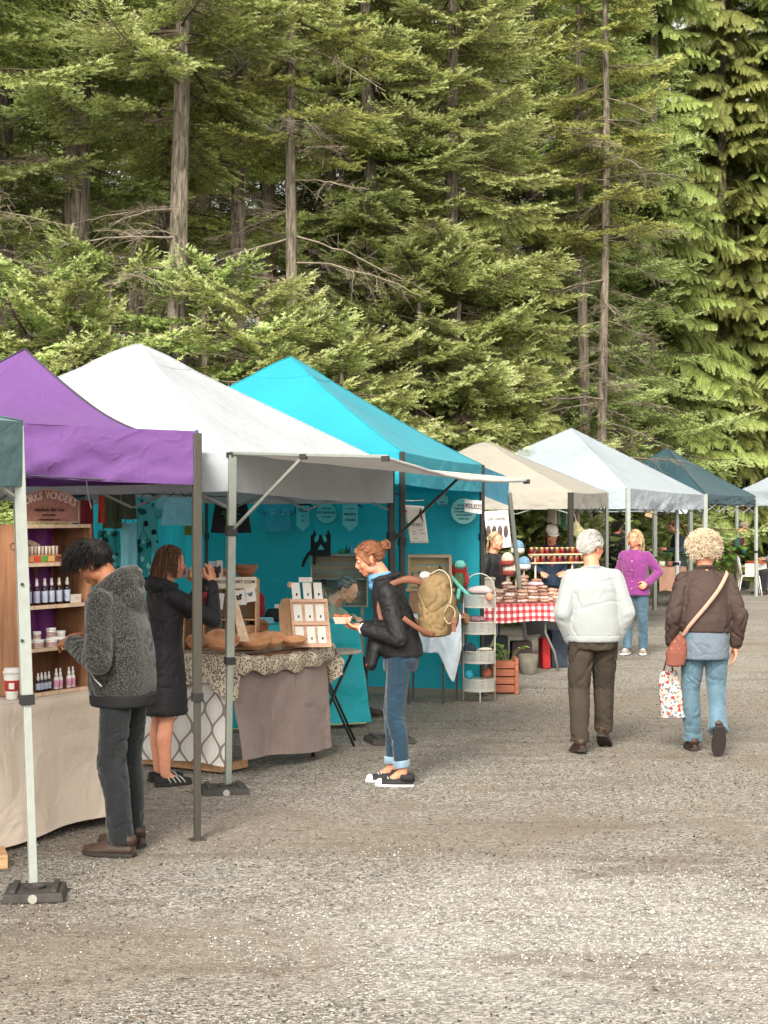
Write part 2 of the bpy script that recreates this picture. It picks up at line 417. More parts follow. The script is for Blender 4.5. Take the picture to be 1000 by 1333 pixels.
FIRW=leaf_mat('warm_needles',[(0,(.05,.055,.015)),(.3,(.15,.16,.038)),(.6,(.31,.32,.085)),(1,(.54,.54,.2))])
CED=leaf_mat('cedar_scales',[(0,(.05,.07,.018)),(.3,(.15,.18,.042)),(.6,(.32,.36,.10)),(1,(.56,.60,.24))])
BARK=bark_mat('fir_bark',(.045,.036,.028),(.36,.30,.235)); TWIG=mat('twig_bark','#5d5040',.9,var=.4,vs=9)
DEAD=mat('dead_twig','#8c8070',.95,var=.35,vs=9)

def tubes_np(paths):
    """list of (pts(k,3), radii(k)) -> verts, tris; 3-sided"""
    vs=[];fs=[];o=0
    for pts,rad in paths:
        k=len(pts); d=np.gradient(pts,axis=0); d/=np.linalg.norm(d,axis=1)[:,None]+1e-9
        up=np.array([0,0,1.]) if abs(d[0,2])<.9 else np.array([1.,0,0])
        x=np.cross(d,up); x/=np.linalg.norm(x,axis=1)[:,None]+1e-9; y=np.cross(d,x)
        for j in range(3):
            a=2.094*j; vs.append(pts+(x*math.cos(a)+y*math.sin(a))*rad[:,None])
        for i in range(k-1):
            for j in range(3):
                a,b=o+j*k+i,o+((j+1)%3)*k+i
                fs.append((a,b,b+1)); fs.append((a,b+1,a+1))
        o+=3*k
    return np.concatenate(vs),np.array(fs,dtype=np.int64)
def needles_np(p0,d,L,rng,n=14,nl=.04,w=.008,tone=None,flat=.6):
    """shoots: p0 (s,3), d (s,3) unit, L (s) -> needle triangles around each shoot"""
    s=len(p0); up=np.array([0,0,1.]); x=np.cross(d,up); x/=np.linalg.norm(x,axis=1)[:,None]+1e-9; y=np.cross(x,d)
    t=(np.arange(n)+.5)/n*np.ones((s,1)); t=t+rng.random((s,n))*.08
    ang=rng.random((s,n))*2*PI
    rx=np.cos(ang); ry=np.sin(ang)*flat+.25
    rad=rx[...,None]*x[:,None]+ry[...,None]*y[:,None]; rad/=np.linalg.norm(rad,axis=-1)[...,None]+1e-9
    fwd=.55+.9*t[...,None]**2
    nd=rad+d[:,None]*fwd; nd/=np.linalg.norm(nd,axis=-1)[...,None]
    ln=nl*(.75+.5*rng.random((s,n)))*(1-.45*t**3)
    b=p0[:,None]+d[:,None]*(L[:,None]*t)[...,None]
    side=np.cross(nd,rad+rng.normal(0,.4,(s,n,3))); side/=np.linalg.norm(side,axis=-1)[...,None]+1e-9
    v=np.stack([b-side*w/2,b+side*w/2,b+nd*ln[...,None]],2).reshape(-1,3)
    tri=np.arange(len(v)).reshape(-1,3)
    tn=np.clip(np.repeat(tone,n)+rng.normal(0,.07,s*n)+(t.ravel()-.5)*.18,0,1)
    return v,tri,tn
def fir_branch(L,seed,needles=19,kind='fir'):
    rng=np.random.default_rng(seed); wood=[]; SP=[];SD=[];SL=[];ST=[]
    K=14; t=np.linspace(0,1,K); bend=rng.normal(0,.05)
    ax=np.stack([L*t,L*bend*t**2+rng.normal(0,.008,K).cumsum()*L*.3,L*(-.10*t-.22*t**2+.26*t**3.2)],1)
    wood.append((ax,np.linspace(.022,.004,K)*(.5+L*.25)))
    base_tone=.42+.0*t
    def shoot(p,d,l,tn): SP.append(p);SD.append(d/np.linalg.norm(d));SL.append(l);ST.append(tn)
    nt=int(9*L)+4
    for i in range(nt):
        tt=.14+.84*(i+rng.random()*.5)/nt; p=np.array([np.interp(tt,t,ax[:,k]) for k in range(3)])
        q=np.array([np.interp(min(1,tt+.05),t,ax[:,k]) for k in range(3)]); fd=(q-p)/np.linalg.norm(q-p+1e-9)
        for sgn in (-1,1):
            if rng.random()<.1: continue
            ll=(.42*L*(1-tt)**.75*min(1,tt*3.2)+.14)*(.7+.5*rng.random()); a=R(48+18*rng.random())
            d0=np.array([fd[0]*math.cos(a),sgn*math.sin(a),fd[2]-.05-.22*rng.random()]); k2=6; u=np.linspace(0,1,k2)
            pts=p+d0*ll*u[:,None]; pts[:,0]+=.12*ll*u**2; pts[:,2]-=(.20*u-.20*u**2.6)*ll+rng.random()*.05*u
            wood.append((pts,np.linspace(.006,.002,k2)))
            ns=max(2,int(ll/.075))
            for j in range(ns):
                uu=.18+.8*(j+rng.random()*.5)/ns; pp=np.array([np.interp(uu,u,pts[:,k]) for k in range(3)])
                tg=pts[-1]-pts[-2]; tg/=np.linalg.norm(tg); s2=np.cross(tg,[0,0,1.]); s2/=np.linalg.norm(s2)+1e-9
                sg=1 if (j%2) else -1; b=R(38+20*rng.random())
                dd=tg*math.cos(b)+s2*sg*math.sin(b)+np.array([0,0,rng.normal(-.08,.16)])
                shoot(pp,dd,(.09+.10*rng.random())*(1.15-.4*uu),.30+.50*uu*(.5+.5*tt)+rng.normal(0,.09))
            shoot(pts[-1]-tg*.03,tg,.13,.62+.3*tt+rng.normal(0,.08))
    shoot(ax[-1],ax[-1]-ax[-2],.16,.95)
    n,tr,tn=needles_np(np.array(SP),np.array(SD),np.array(SL),rng,needles,.045,.0135,np.array(ST))
    wv,wf=tubes_np(wood); return (n,tr,tn),(wv,wf)
def cedar_branch(L,seed):
    rng=np.random.default_rng(seed); wood=[]; SP=[];SD=[];SL=[];ST=[]; VV=[];TN=[]
    K=12; t=np.linspace(0,1,K)
    ax=np.stack([L*(t-.08*t**3),L*rng.normal(0,.06)*t**2,L*(.06*t-.48*t**2+.10*t**4)],1)
    wood.append((ax,np.linspace(.018,.003,K)*(.5+L*.2)))
    nt=int(8*L)+4; P0=[];D=[];N=[];LL=[];T0=[]
    for i in range(nt):
        tt=.12+.86*(i+rng.random()*.5)/nt; p=np.array([np.interp(tt,t,ax[:,k]) for k in range(3)])
        for sgn in (-1,1):
            ll=(.26*L*(1-tt)**.6+.20)*(.65+.6*rng.random()); yaw=sgn*R(35+40*rng.random())
            k2=7; u=np.linspace(0,1,k2); hd=np.array([math.cos(yaw),math.sin(yaw),0])
            pts=p+hd*(ll*(u-.35*u**2))[:,None]; pts[:,2]-=ll*(.12*u+.62*u**2)
            wood.append((pts,np.linspace(.004,.0015,k2)))
            nrm=np.array([math.cos(yaw)*.5+rng.normal(0,.25),math.sin(yaw)*.5,.7]); 
            ns=max(4,int(ll/.032))
            for j in range(ns):
                uu=.08+.9*j/ns; pp=np.array([np.interp(uu,u,pts[:,k]) for k in range(3)])
                i2=min(k2-2,int(uu*(k2-1))); tg=pts[i2+1]-pts[i2]; tg/=np.linalg.norm(tg)
                s2=np.cross(tg,nrm); s2/=np.linalg.norm(s2)+1e-9
                for sg in (-1,1):
                    b=R(42+12*rng.random()); dd=tg*math.cos(b)+s2*sg*math.sin(b)+np.array([0,0,-.18*rng.random()])
                    P0.append(pp);D.append(dd/np.linalg.norm(dd));N.append(np.cross(tg,s2));LL.append((.045+.075*math.sin(PI*min(1,uu+.12)))*(.8+.4*rng.random()))
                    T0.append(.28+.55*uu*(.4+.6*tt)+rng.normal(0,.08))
    P0=np.array(P0);D=np.array(D);N=np.array(N);LL=np.array(LL);T0=np.array(T0)
    # each leaflet: a comb of 3 blades
    out=[];tn=[]
    for (f0,ang,sc) in ((0,0,1.),(.25,.6,.6),(.25,-.6,.6),(.55,.55,.45),(.55,-.55,.45)):
        S=np.cross(D,N); S/=np.linalg.norm(S,axis=1)[:,None]+1e-9
        d=D*math.cos(ang)+S*math.sin(ang); b=P0+D*(LL*f0)[:,None]; l=LL*sc; w=.0065
        s=np.cross(d,N); s/=np.linalg.norm(s,axis=1)[:,None]+1e-9
        out.append(np.stack([b-s*w,b+s*w,b+d*l[:,None]],1).reshape(-1,3)); tn.append(T0+rng.normal(0,.05,len(T0))+(.06 if f0 else 0))
    v=np.concatenate(out); tri=np.arange(len(v)).reshape(-1,3)
    wv,wf=tubes_np(wood); return (v,tri,np.clip(np.concatenate(tn),0,1)),(wv,wf)
def dead_branch(L,seed):
    rng=np.random.default_rng(seed); wood=[]; K=12; t=np.linspace(0,1,K)
    ax=np.stack([L*t,rng.normal(0,.012,K).cumsum()*L,L*(-.05*t-.12*t**2)+rng.normal(0,.008,K).cumsum()*L],1)
    wood.append((ax,np.linspace(.02,.004,K)*(.4+.3*L)))
    def sub(p,d,l,r,lev):
        k=6;u=np.linspace(0,1,k); pts=p+d*l*u[:,None]+rng.normal(0,.03*l,(k,3)).cumsum(0)*.5; pts[:,2]-=.18*l*u**2
        wood.append((pts,np.linspace(r,.0012,k)))
        if lev:
            for j in range(int(3+l*5)):
                uu=.2+.75*rng.random(); i=int(uu*(k-1)); dd=d+rng.normal(0,.55,3); dd/=np.linalg.norm(dd)
                sub(pts[i],dd,l*(.25+.3*rng.random()),r*.45,lev-1)
    for i in range(int(L*7)):
        tt=.15+.8*rng.random(); p=np.array([np.interp(tt,t,ax[:,k]) for k in range(3)]); sg=rng.choice([-1,1])
        d=np.array([.6,sg*.8,rng.normal(-.05,.25)]); d/=np.linalg.norm(d)
        sub(p,d,(.15+.35*L*(1-tt))*(.6+.6*rng.random()),.0055,1)
    return None,tubes_np(wood)

BR={}
def branch(kind,i):
    k=(kind,i)
    if k not in BR:
        if kind=='fir': BR[k]=fir_branch((1.0,1.7,2.4,3.0)[i%4],100+i)
        elif kind=='lofir': BR[k]=fir_branch((1.0,1.7,2.4,3.0)[i%4],200+i,8)
        elif kind=='cedar': BR[k]=cedar_branch((1.2,1.9,2.6)[i%3],300+i)
        else: BR[k]=dead_branch((1.0,1.6,2.2)[i%3],400+i)
    return BR[k]
LEN={'fir':(1.0,1.7,2.4,3.0),'lofir':(1.0,1.7,2.4,3.0),'cedar':(1.2,1.9,2.6),'dead':(1.,1.6,2.2)}
def crown_mesh(name,spec,mats):
    """spec: list of (kind,height,azimuth,length,pitch,tone_shift)"""
    vs=[];fs=[];mi=[];tn=[];o=0; rng=np.random.default_rng(len(spec))
    for kind,h,az,L,pit,ts in spec:
        ls=LEN[kind]; c=min(range(len(ls)),key=lambda j:abs(ls[j]-L)+rng.random()*.25); idx=c+len(ls)*int(rng.integers(0,2))
        leaf,(wv,wf)=branch(kind,idx); s=L/ls[c]
        ca,sa=math.cos(az),math.sin(az); cp,sp=math.cos(pit),math.sin(pit); roll=rng.normal(0,.14); cr,sr=math.cos(roll),math.sin(roll)
        Rz=np.array([[ca,-sa,0],[sa,ca,0],[0,0,1]]); Ry=np.array([[cp,0,-sp],[0,1,0],[sp,0,cp]]); Rx=np.array([[1,0,0],[0,cr,-sr],[0,sr,cr]])
        M=(Rz@Ry@Rx).T*s; off=np.array([0,0,h])
        if leaf:
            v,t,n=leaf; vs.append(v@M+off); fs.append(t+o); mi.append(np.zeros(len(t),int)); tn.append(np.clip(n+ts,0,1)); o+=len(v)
        vs.append(wv@M+off); fs.append(wf+o); mi.append(np.full(len(wf),1 if kind!='dead' else 2)); tn.append(np.zeros(len(wf))); o+=len(wv)
    return tris_obj(name,np.concatenate(vs),np.concatenate(fs),mats,np.concatenate(mi),np.concatenate(tn))
def trunk_mesh(name,h,r,seed,lean=.0):
    m=MB(); rng=random.Random(seed); n=18; k=26; pts=[]
    def f(u,v):
        z=h*v; rr=r*(1-.72*v)*(1+.35*math.exp(-z*2.2)); a=2*PI*u
        rr*=1+.10*noise.noise(V((math.cos(a)*3,math.sin(a)*3,z*.7+seed)))+.05*noise.noise(V((math.cos(a)*8,math.sin(a)*8,z*2+seed)))
        return V((rr*math.cos(a)+lean*z+.05*math.sin(z*.5+seed),rr*math.sin(a)+.05*math.cos(z*.4+seed),z))
    m.grid(f,n,k*2); return m.mesh(name,BARK,True)
def spec_fir(seed,h0,h1,L0,dens,kind='fir',dead=(0,0),full=17.):
    rg=random.Random(seed); sp=[]; h=h0; n=0
    while h<h1:
        nb=rg.choice((4,5,5,6)); a0=rg.random()*6.28
        for i in range(nb):
            if rg.random()>dens: continue
            L=L0*(1-.72*h/full)*(.65+.5*rg.random()); L=max(.35 if full<7 else .7,L)
            sp.append((kind,h+rg.uniform(-.15,.15),a0+i*2*PI/nb+rg.uniform(-.35,.35),L,R(rg.uniform(-22,10)+10*h/full+(55*(h/full)**5 if full<7 else 0)),rg.uniform(-.13,.10)))
        h+=rg.uniform(.32,.5)
    h=dead[0]
    while h<dead[1]:
        for i in range(2): sp.append(('dead',h,rg.random()*6.28,rg.uniform(.8,2.2),R(rg.uniform(-25,8)),0))
        h+=.38
    return sp
def spec_cedar(seed,h0,h1,L0,dens,full=18.):
    rg=random.Random(seed); sp=[]; h=h0
    while h<h1:
        for i in range(4):
            if rg.random()>dens: continue
            L=max(.8,L0*(1-.6*h/full)*(.7+.5*rg.random()))
            sp.append(('cedar',h,rg.random()*6.28,L,R(rg.uniform(-10,22)),rg.uniform(-.12,.10)))
        h+=.26
    return sp
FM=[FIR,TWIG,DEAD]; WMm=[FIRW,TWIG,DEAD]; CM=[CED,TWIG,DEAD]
CR={}
def get_crown(k):
    if k in CR: return CR[k]
    if k=='openA': m=crown_mesh('crown',spec_fir(1,6.5,13,3.0,.5,'fir',(1.2,8)),FM)
    elif k=='openB': m=crown_mesh('crown',spec_fir(2,6.0,12,2.7,.45,'fir',(2.,9)),WMm)
    elif k=='full': m=crown_mesh('crown',spec_fir(3,.5,14,3.1,.85,'fir',(4,6)),FM)
    elif k=='low': m=crown_mesh('crown',spec_fir(4,.3,4.75,2.3,.97,'fir',full=5.2),FM)
    elif k=='far': m=crown_mesh('crown',spec_fir(5,1.0,17,3.6,.8,'lofir',full=20.),FM)
    elif k=='bough': m=crown_mesh('crown',spec_fir(11,7.2,12,3.5,.6,'fir',(2.5,6)),FM)
    elif k=='cedA': m=crown_mesh('crown',spec_cedar(6,.6,17,2.7,.98),CM)
    elif k=='cedC': m=crown_mesh('crown',spec_cedar(17,.4,16,2.3,1.0),CM)
    elif k=='cedB': m=crown_mesh('crown',spec_cedar(7,.5,9,2.2,.9,full=11.),CM)
    elif k=='bare': m=crown_mesh('crown',spec_fir(8,7.,13,2.2,.5,'fir',(1.5,9.5)),WMm)
    CR[k]=m; return m
TR={}
def tree(name,px,Y,crown,h,r,rz,label,group,scale=1.0,lean=0):
    t=thing(name,label,'tree',GX(px,Y,-.05),rz,group); t.scale=(scale,)*3
    k=(h,r,lean)
    if k not in TR: TR[k]=trunk_mesh('trunk',h,r,len(TR)+1,lean)
    a=bpy.data.objects.new('trunk',TR[k]); COL.objects.link(a); a.parent=t
    b=bpy.data.objects.new('crown',get_crown(crown)); COL.objects.link(b); b.parent=t
    return t
GF='conifers standing behind the market stalls'
TREES=[
 (985,47,'cedC',17,.2,2.0,1.05,'pale cedar right above the far white canopy'),
 (905,47.,'cedC',17,.2,.3,1.0,'light cedar between the dark green canopy and the right edge'),
 (-90,19.0,'bough',15,.2,2.6,1.0,'fir just past the left edge reaching pale boughs across the thick trunks'),
 (235,20.6,'bough',15,.16,.2,.98,'fir with long pale boughs between the thick trunk and the bare ones'),
 (430,29,'bough',15,.17,4.2,1.0,'fir with drooping boughs above the turquoise peak'),
 (130,34,'full',17,.2,5.1,1.2,'deep fir filling the gap right of the thickest trunk'),
 (350,35,'full',17,.2,.6,1.2,'deep fir filling the gap between the bare trunks'),
 (20,35,'full',17,.2,3.1,1.2,'deep fir filling the gap at the upper left'),
 (250,36,'full',17,.2,1.8,1.25,'deep fir behind the fir with yellowish boughs'),
 (545,37,'full',17,.2,2.2,1.25,'deep fir above the turquoise right slope'),
 (700,42,'full',17,.2,4.9,1.3,'deep fir left of the slender trunks'),
 # px,   Y,  crown,  h,   r,   rz, scale, label
 (  8, 22,'openA',15,.20,.4,1.0,'thick grey trunked fir cut by the left edge of the photo'),
 (104, 21.5,'openA',15,.24,2.1,1.0,'thickest rough barked fir rising behind the purple canopy'),
 (212, 24,'openB',15,.20,4.0,1.0,'upright fir with yellowish boughs behind the white awning tent'),
 (178, 28,'bare',15,.17,1.0,1.0,'thin fir with mostly dead branches behind the thick pair on the left'),
 (312, 23,'bare',15,.15,3.3,1.0,'slim fir trunk with bare twigs above the turquoise canopy left slope'),
 (384, 22,'bare',15,.10,5.2,1.0,'pole thin fir trunk with dry twigs above the turquoise peak'),
 (345, 29,'openA',15,.17,5.0,1.0,'fir half hidden between the two thin bare trunks'),
 (262, 31,'far',17,.2,2.0,1.0,'dark fir deep in the wood left of the slim bare trunk'),
 (  60, 31,'far',17,.2,.9,1.0,'dark fir deep in the wood behind the thick left trunks'),
 (-120, 21,'full',15,.2,1.9,1.0,'bushy fir just outside the left edge whose boughs reach in'),
 (-60, 29,'far',17,.2,3.9,1.0,'dark fir at the far left behind the bushy one'),
 (480, 28.5,'full',15,.18,2.6,1.0,'bushy green fir right above the turquoise tent peak'),
 (455, 31,'far',17,.2,1.2,1.05,'tall dark fir behind the bushy one at the turquoise peak'),
 (590, 29,'full',15,.18,.3,1.05,'dense layered fir above the beige canopy'),
 (530, 33,'far',17,.2,4.1,1.1,'tall dark fir between the two dense layered ones'),
 (690, 37.5,'full',15,.18,4.4,1.1,'dense layered fir above the white peaked canopy'),
 (757, 36,'bare',15,.13,2.4,1.15,'left of two slender bare trunks right of centre'),
 (787, 35,'bare',15,.11,.2,1.15,'right of two slender bare trunks right of centre'),
 (640, 38,'far',17,.2,5.5,1.15,'tall dark fir behind the white peaked canopy'),
 (760, 40,'far',17,.2,2.9,1.2,'tall dark fir behind the two slender bare trunks'),
 (850, 42,'cedA',18,.2,1.1,1.1,'tall cedar with drooping fronds above the dark green canopy'),
 (940, 46,'cedA',18,.2,3.7,1.15,'pale green cedar drooping behind the far right stall'),
 (1010,47,'cedA',18,.2,5.6,1.2,'light cedar running up the right edge of the photo'),
 (900, 52,'far',17,.2,.7,1.25,'tall dark fir between the two right hand cedars'),
 (1060,50,'far',17,.2,3.1,1.3,'dark fir beyond the right edge cedar'),
 (815, 46,'cedA',18,.2,2.2,1.2,'cedar behind the right slender trunk'),
 (1110,46,'full',15,.2,1.5,1.2,'fir outside the right edge beyond the chairs'),
]
LOW=[(95,19.4,'low',1.0,3.9,'young fir just behind the purple canopy ridge'),
 (330,20.2,'low',1.05,.1,'young fir between the white and turquoise peaks'),
 (450,21.0,'low',.95,2.7,'young fir above the turquoise seam'),
 (600,28.,'low',1.35,1.5,'young fir left of the beige peak'),
(  35,19.8,'low',1.1,.5,'young fir with pale tips behind the purple peak'),
 (150,20.4,'low',1.15,2.9,'young fir filling the gap between purple and white peaks'),
 (265,20.6,'low',1.1,4.4,'young fir right of the white canopy peak'),
 (395,21.2,'low',1.0,1.2,'young fir behind the turquoise peak'),
 (-90,18.8,'low',1.05,3.6,'young fir at the left edge behind the purple tent'),
 (540,27.6,'low',1.4,5.4,'young fir behind the turquoise right slope'),
 (650,29.5,'cedB',.85,2.0,'young cedar over the beige canopy peak'),
 (722,39,'cedB',1.1,.2,'young cedar behind the white peaked canopy'),
 (820,43.5,'cedB',1.05,4.2,'young cedar left of the dark green canopy'),
 (960,46,'cedB',1.15,1.0,'young cedar behind the dark green stall'),
 (1030,46.5,'cedB',1.15,3.0,'young cedar at the right edge behind the chairs'),
 (890,47,'cedB',1.2,5.0,'young cedar behind the dark green peak')]
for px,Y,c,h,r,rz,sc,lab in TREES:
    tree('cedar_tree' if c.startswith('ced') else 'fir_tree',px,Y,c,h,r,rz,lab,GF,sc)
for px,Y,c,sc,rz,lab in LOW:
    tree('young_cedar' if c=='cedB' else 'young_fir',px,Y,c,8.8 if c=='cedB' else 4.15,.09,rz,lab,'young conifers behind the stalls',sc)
# far wood: one uneven mass of foliage clumps closing the view
def far_wood():
    leaf,(wv,wf)=branch('lofir',3); v,t,n=leaf; rng=np.random.default_rng(9); vs=[];fs=[];tn=[];o=0
    keep=rng.random(len(t))<.35; v=v.reshape(-1,3,3)[keep].reshape(-1,3); n=n[keep]; t=np.arange(len(v)).reshape(-1,3)
    for i in range(900):
        x=rng.uniform(-26,30); y=(33+max(0,x)*1.25)+rng.uniform(6,15)-min(0,x)*-.2; z=rng.uniform(.5,22); a=rng.uniform(PI,2*PI); s=rng.uniform(1.2,2.6)
        ca,sa=math.cos(a),math.sin(a); M=np.array([[ca,-sa,0],[sa,ca,0],[0,0,1]]).T*s
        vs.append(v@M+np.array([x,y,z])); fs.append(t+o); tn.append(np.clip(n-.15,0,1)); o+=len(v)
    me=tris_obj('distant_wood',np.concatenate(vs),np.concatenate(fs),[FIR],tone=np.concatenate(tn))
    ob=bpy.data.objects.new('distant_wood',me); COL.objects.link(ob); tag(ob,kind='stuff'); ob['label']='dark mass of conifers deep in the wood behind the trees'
far_wood()
# ---------------------------------------------------------------- canopies
def cloth(name,c,trans=.22,rough=.75,fold=.01,folds=4,bump=.12,bs=300,crump=.22):
    t=NT(name); t.set(rough,0,.25,.1); v=t.mapping('Object'); cc=lin(c)[:3]; n=t.noise(v,1.6,5,.6)
    st=t.ramp(t.noise(t.mapping('Object',(1,1,.5)),3.2,6,.7,.4),[(.55,0),(.8,1)])
    k=t.mix(t.math('MULTIPLY',st,.12),t.ramp(n,[(.3,tuple(x*.9 for x in cc)),(.7,tuple(min(1,x*1.05) for x in cc))]),tuple(x*.62+.03 for x in cc)); t.col(k)
    b=t.bump(t.noise(v,folds*.7,3,.5,1.4),1.0,fold*2)
    r=t.noise(v,4.5,2,.5,.6); rd=t.math('ABSOLUTE',t.math('SUBTRACT',r,.5)); b=t.bump(t.ramp(rd,[(0,1),(.05,.35),(.16,0)]),crump,.012,b)
    b=t.bump(t.noise(v,bs,2),bump,.001,b); t.transl(trans,k); return t.m
PURPLE=cloth('purple_polyester','#6d4984',.28,crump=.35); WHITEC=cloth('white_polyester','#adb2b7',.2); TURQ=cloth('turquoise_polyester','#2aa4b6',.38)
BEIGE=cloth('beige_polyester','#a5a095',.25); WHITE2=cloth('bluish_white_polyester','#a6b0b8',.25); DKGREEN=cloth('dark_green_polyester','#2a4850',.1)
GREYGR=cloth('grey_green_polyester','#4d6a6c',.1); AWN=cloth('grey_white_polyester','#b5b2ae',.15); DARKPIPE=plain('dark_piping','#3c3740',.8)
STEELG=plain('grey_steel','#8d928a',.4,.6); STEELD=plain('dark_steel','#3d3b38',.4,.5); STEELW=plain('white_enamel_steel','#9a9f99',.4,.1); BLK=plain('black_plastic','#1a1a1b',.5)
BRONZE=plain('bronze_steel','#4d4a43',.4,.5)
def lerp(a,b,t): return a+(b-a)*t
def canopy(root,C,peak,clothm,drop,rs=.05,ps=.04,seam=None,wr=.012,drops=None,seed=1,cap=.0,skip=()):
    n=4; C=[V(c) for c in C]; peak=V(peak); drops=drops or [drop]*4
    ctr=sum(C,V())/4
    def roofp(a,b,u,v):
        e=lerp(a,b,u); p=lerp(e,peak,v)
        p.z-=rs*math.sin(PI*min(1,v)**.8)+ps*math.sin(PI*u)*math.sin(PI*v)*(1-.4*v)+.015*math.sin(PI*u)*(1-v)
        if cap and v>.80: p.z+=cap*math.sin(PI*(v-.80)/.20*.5)*(1-v)*5
        fade=math.sin(PI*u)**.5*min(1,v*8)*(1-v)
        p.z+=fade*.02*noise.noise(V((p.x*1.7,p.y*1.7,seed)))+fade*.012*noise.noise(V((p.x*5,p.y*2,seed+9)))
        return p
    m=MB()
    for i in range(4):
        a,b=C[i],C[(i+1)%4]; m.grid(lambda u,v,a=a,b=b:roofp(a,b,u,v),26,18)
    m.build('roof_cloth',clothm,root,smooth=True)
    for i in range(4):
        if i in skip: continue
        a,b=C[i],C[(i+1)%4]; da,db=drops[i],drops[(i+1)%4]; L=(b-a).length
        out=V(((b-a).y,-(b-a).x,0)).normalized()
        if out.dot((a+b)/2-ctr)<0: out=-out
        def vp(u,v):
            p=roofp(a,b,u,0); d=lerp(da,db,u)
            q=p-V((0,0,d*v)); s=u*L
            am=wr*(.25+v)*math.sin(PI*min(1,max(0,u)))**.4
            q+=out*(.004+am*(noise.noise(V((s*2.4,v*1.3,seed+i*7)))*1.3+.6*noise.noise(V((s*6+v*2.5,v*2.5,seed+i*3)))+.35*noise.noise(V((s*11-v*5,v*4,seed+i*3)))))
            q.z+=.006*noise.noise(V((s*3,seed+i,0)))*v
            return q
        vb=MB(); vb.grid(vp,int(L*26),14); vb.build('valance',clothm,root,smooth=True)
    sm=seam or clothm; s=MB()
    for i in range(4):
        pts=[roofp(C[i],C[(i+1)%4],0,v/18) for v in range(19)]; pts=[p+V((0,0,.004)) for p in pts]
        s.tube(pts,.006 if seam else .005,5)
        s.tube([C[i]+V((0,0,.0)),C[i]-V((0,0,drops[i]))],.005,5)
        if seam: s.tube([C[i]+lerp(V(),C[(i+1)%4]-C[i],t/10) -V((0,0,lerp(drops[i],drops[(i+1)%4],t/10)+.012*math.sin(PI*t/10)*0)) for t in range(11)],.004,5)
    if cap:
        for i in range(4): s.tube([roofp(C[i],C[(i+1)%4],t/8,.80)+V((0,0,.003)) for t in range(9)],.004,4)
    s.build('seam',sm,root,smooth=True)
def leg(root,topp,base,m,w1=.042,w2=.033,zj=1.0,clipm=None,foot=True,slider=None):
    t=V(topp);b=V(base); d=(b-t); j=t+d*((t.z-zj)/(t.z-b.z)); mb=MB()
    mb.bar(t,j,w1,w1,up=V((1,.4,0))); mb.bar(j,b,w2,w2,up=V((1,.4,0)))
    o=mb.build('leg',m,root,bevel=.003)
    c=MB(); c.bar(j-d.normalized()*.03,j+d.normalized()*.02,w1+.012,w1+.012,up=V((1,.4,0)))
    c.build('collar',clipm or BLK,o,bevel=.003)
    if slider: c=MB(); q=t+d*((t.z-slider)/(t.z-b.z)); c.bar(q-d.normalized()*.035,q+d.normalized()*.035,w1+.016,w1+.016,up=V((1,.4,0))); c.build('slider',clipm or BLK,o,bevel=.003)
    if foot: f=MB(); f.box(b+V((0,0,.005)),(.085,.085,.009),rz=.4); f.build('foot',m,o,bevel=.002)
    return o
def trusses(root,C,m,dep=.3,off=.06,sides=(0,1,2,3)):
    C=[V(c) for c in C]; ctr=sum(C,V())/4
    for i in sides:
        a,b=C[i],C[(i+1)%4]; a=a+(ctr-a)*.02; b=b+(ctr-b)*.02; mb=MB(); n=4
        for k in range(n):
            p,q=lerp(a,b,k/n),lerp(a,b,(k+1)/n); o=V((0,0,1))
            mb.bar(p-o*off,q-o*(off+dep),.026,.012); mb.bar(p-o*(off+dep)+V((.014,.014,0)),q-o*off+V((.014,.014,0)),.026,.012)
        mb.build('truss',m,root)
def weight_plate(c,rz,label,s=.3,grp='weight plates on the tent feet'):
    m=MB(); c=V(c)
    m.box(c+V((0,0,.022)),(s,s*.92,.045),rz=rz,taper=.94)
    Mr=Matrix.Rotation(rz,3,'Z')
    t=thing('tent_weight',label,'weight plate',c,0,grp)
    m.build('plate',RUBBER,t,bevel=.008)
    r=MB(); 
    for k in (-1,1): r.box(c+Mr@V((k*s*.33,0,.052)),(s*.1,s*.8,.016),rz=rz)
    r.lathe([(.045,.04),(.05,.06),(.036,.06),(.03,.045)],c,12); r.build('rib',RUBBER,t,bevel=.003)
    e=MB(); e.cyl(c+Mr@V((0,-s*.46,.022)),c+Mr@V((0,-s*.475,.022)),.022,n=12); e.build('emblem',plain('worn_silver','#9a978f',.5,.5),t)
    return t
RUBBER=mat('weathered_rubber','#35322f',.75,var=.35,vs=14,bump=.3,bs=60)

# near left, grey green
t=thing('market_canopy','grey green canopy corner on a white leg at the left edge of the photo','canopy tent',(-1.735,7.75,0))
C=[(-1.735,7.75,2.27),(-4.5,8.9,2.27),(-5.65,6.1,2.27),(-2.87,4.97,2.27)]
canopy(t,C,(-3.7,6.9,3.2),GREYGR,.31,seed=3,rs=.1)
leg(t,(-1.765,7.76,2.25),G(44,1163),STEELW,.055,.038,.93,slider=None,foot=False)
for c in C[1:]: leg(t,c,(c[0],c[1],0),STEELW)
trusses(t,C,STEELW)
for k,(z,w) in enumerate(((.93+.56,.012),(.93+.29,.012))):
    p=V((-1.735,7.73,z)); q=MB(); q.cyl(p+V((.002,0,0)),p+V((.002,-.006,0)),.008,n=8); q.build('button',BLK,t)
weight_plate(G(46,1168),.12,'black slotted weight plate under the white leg at the left edge',.29)

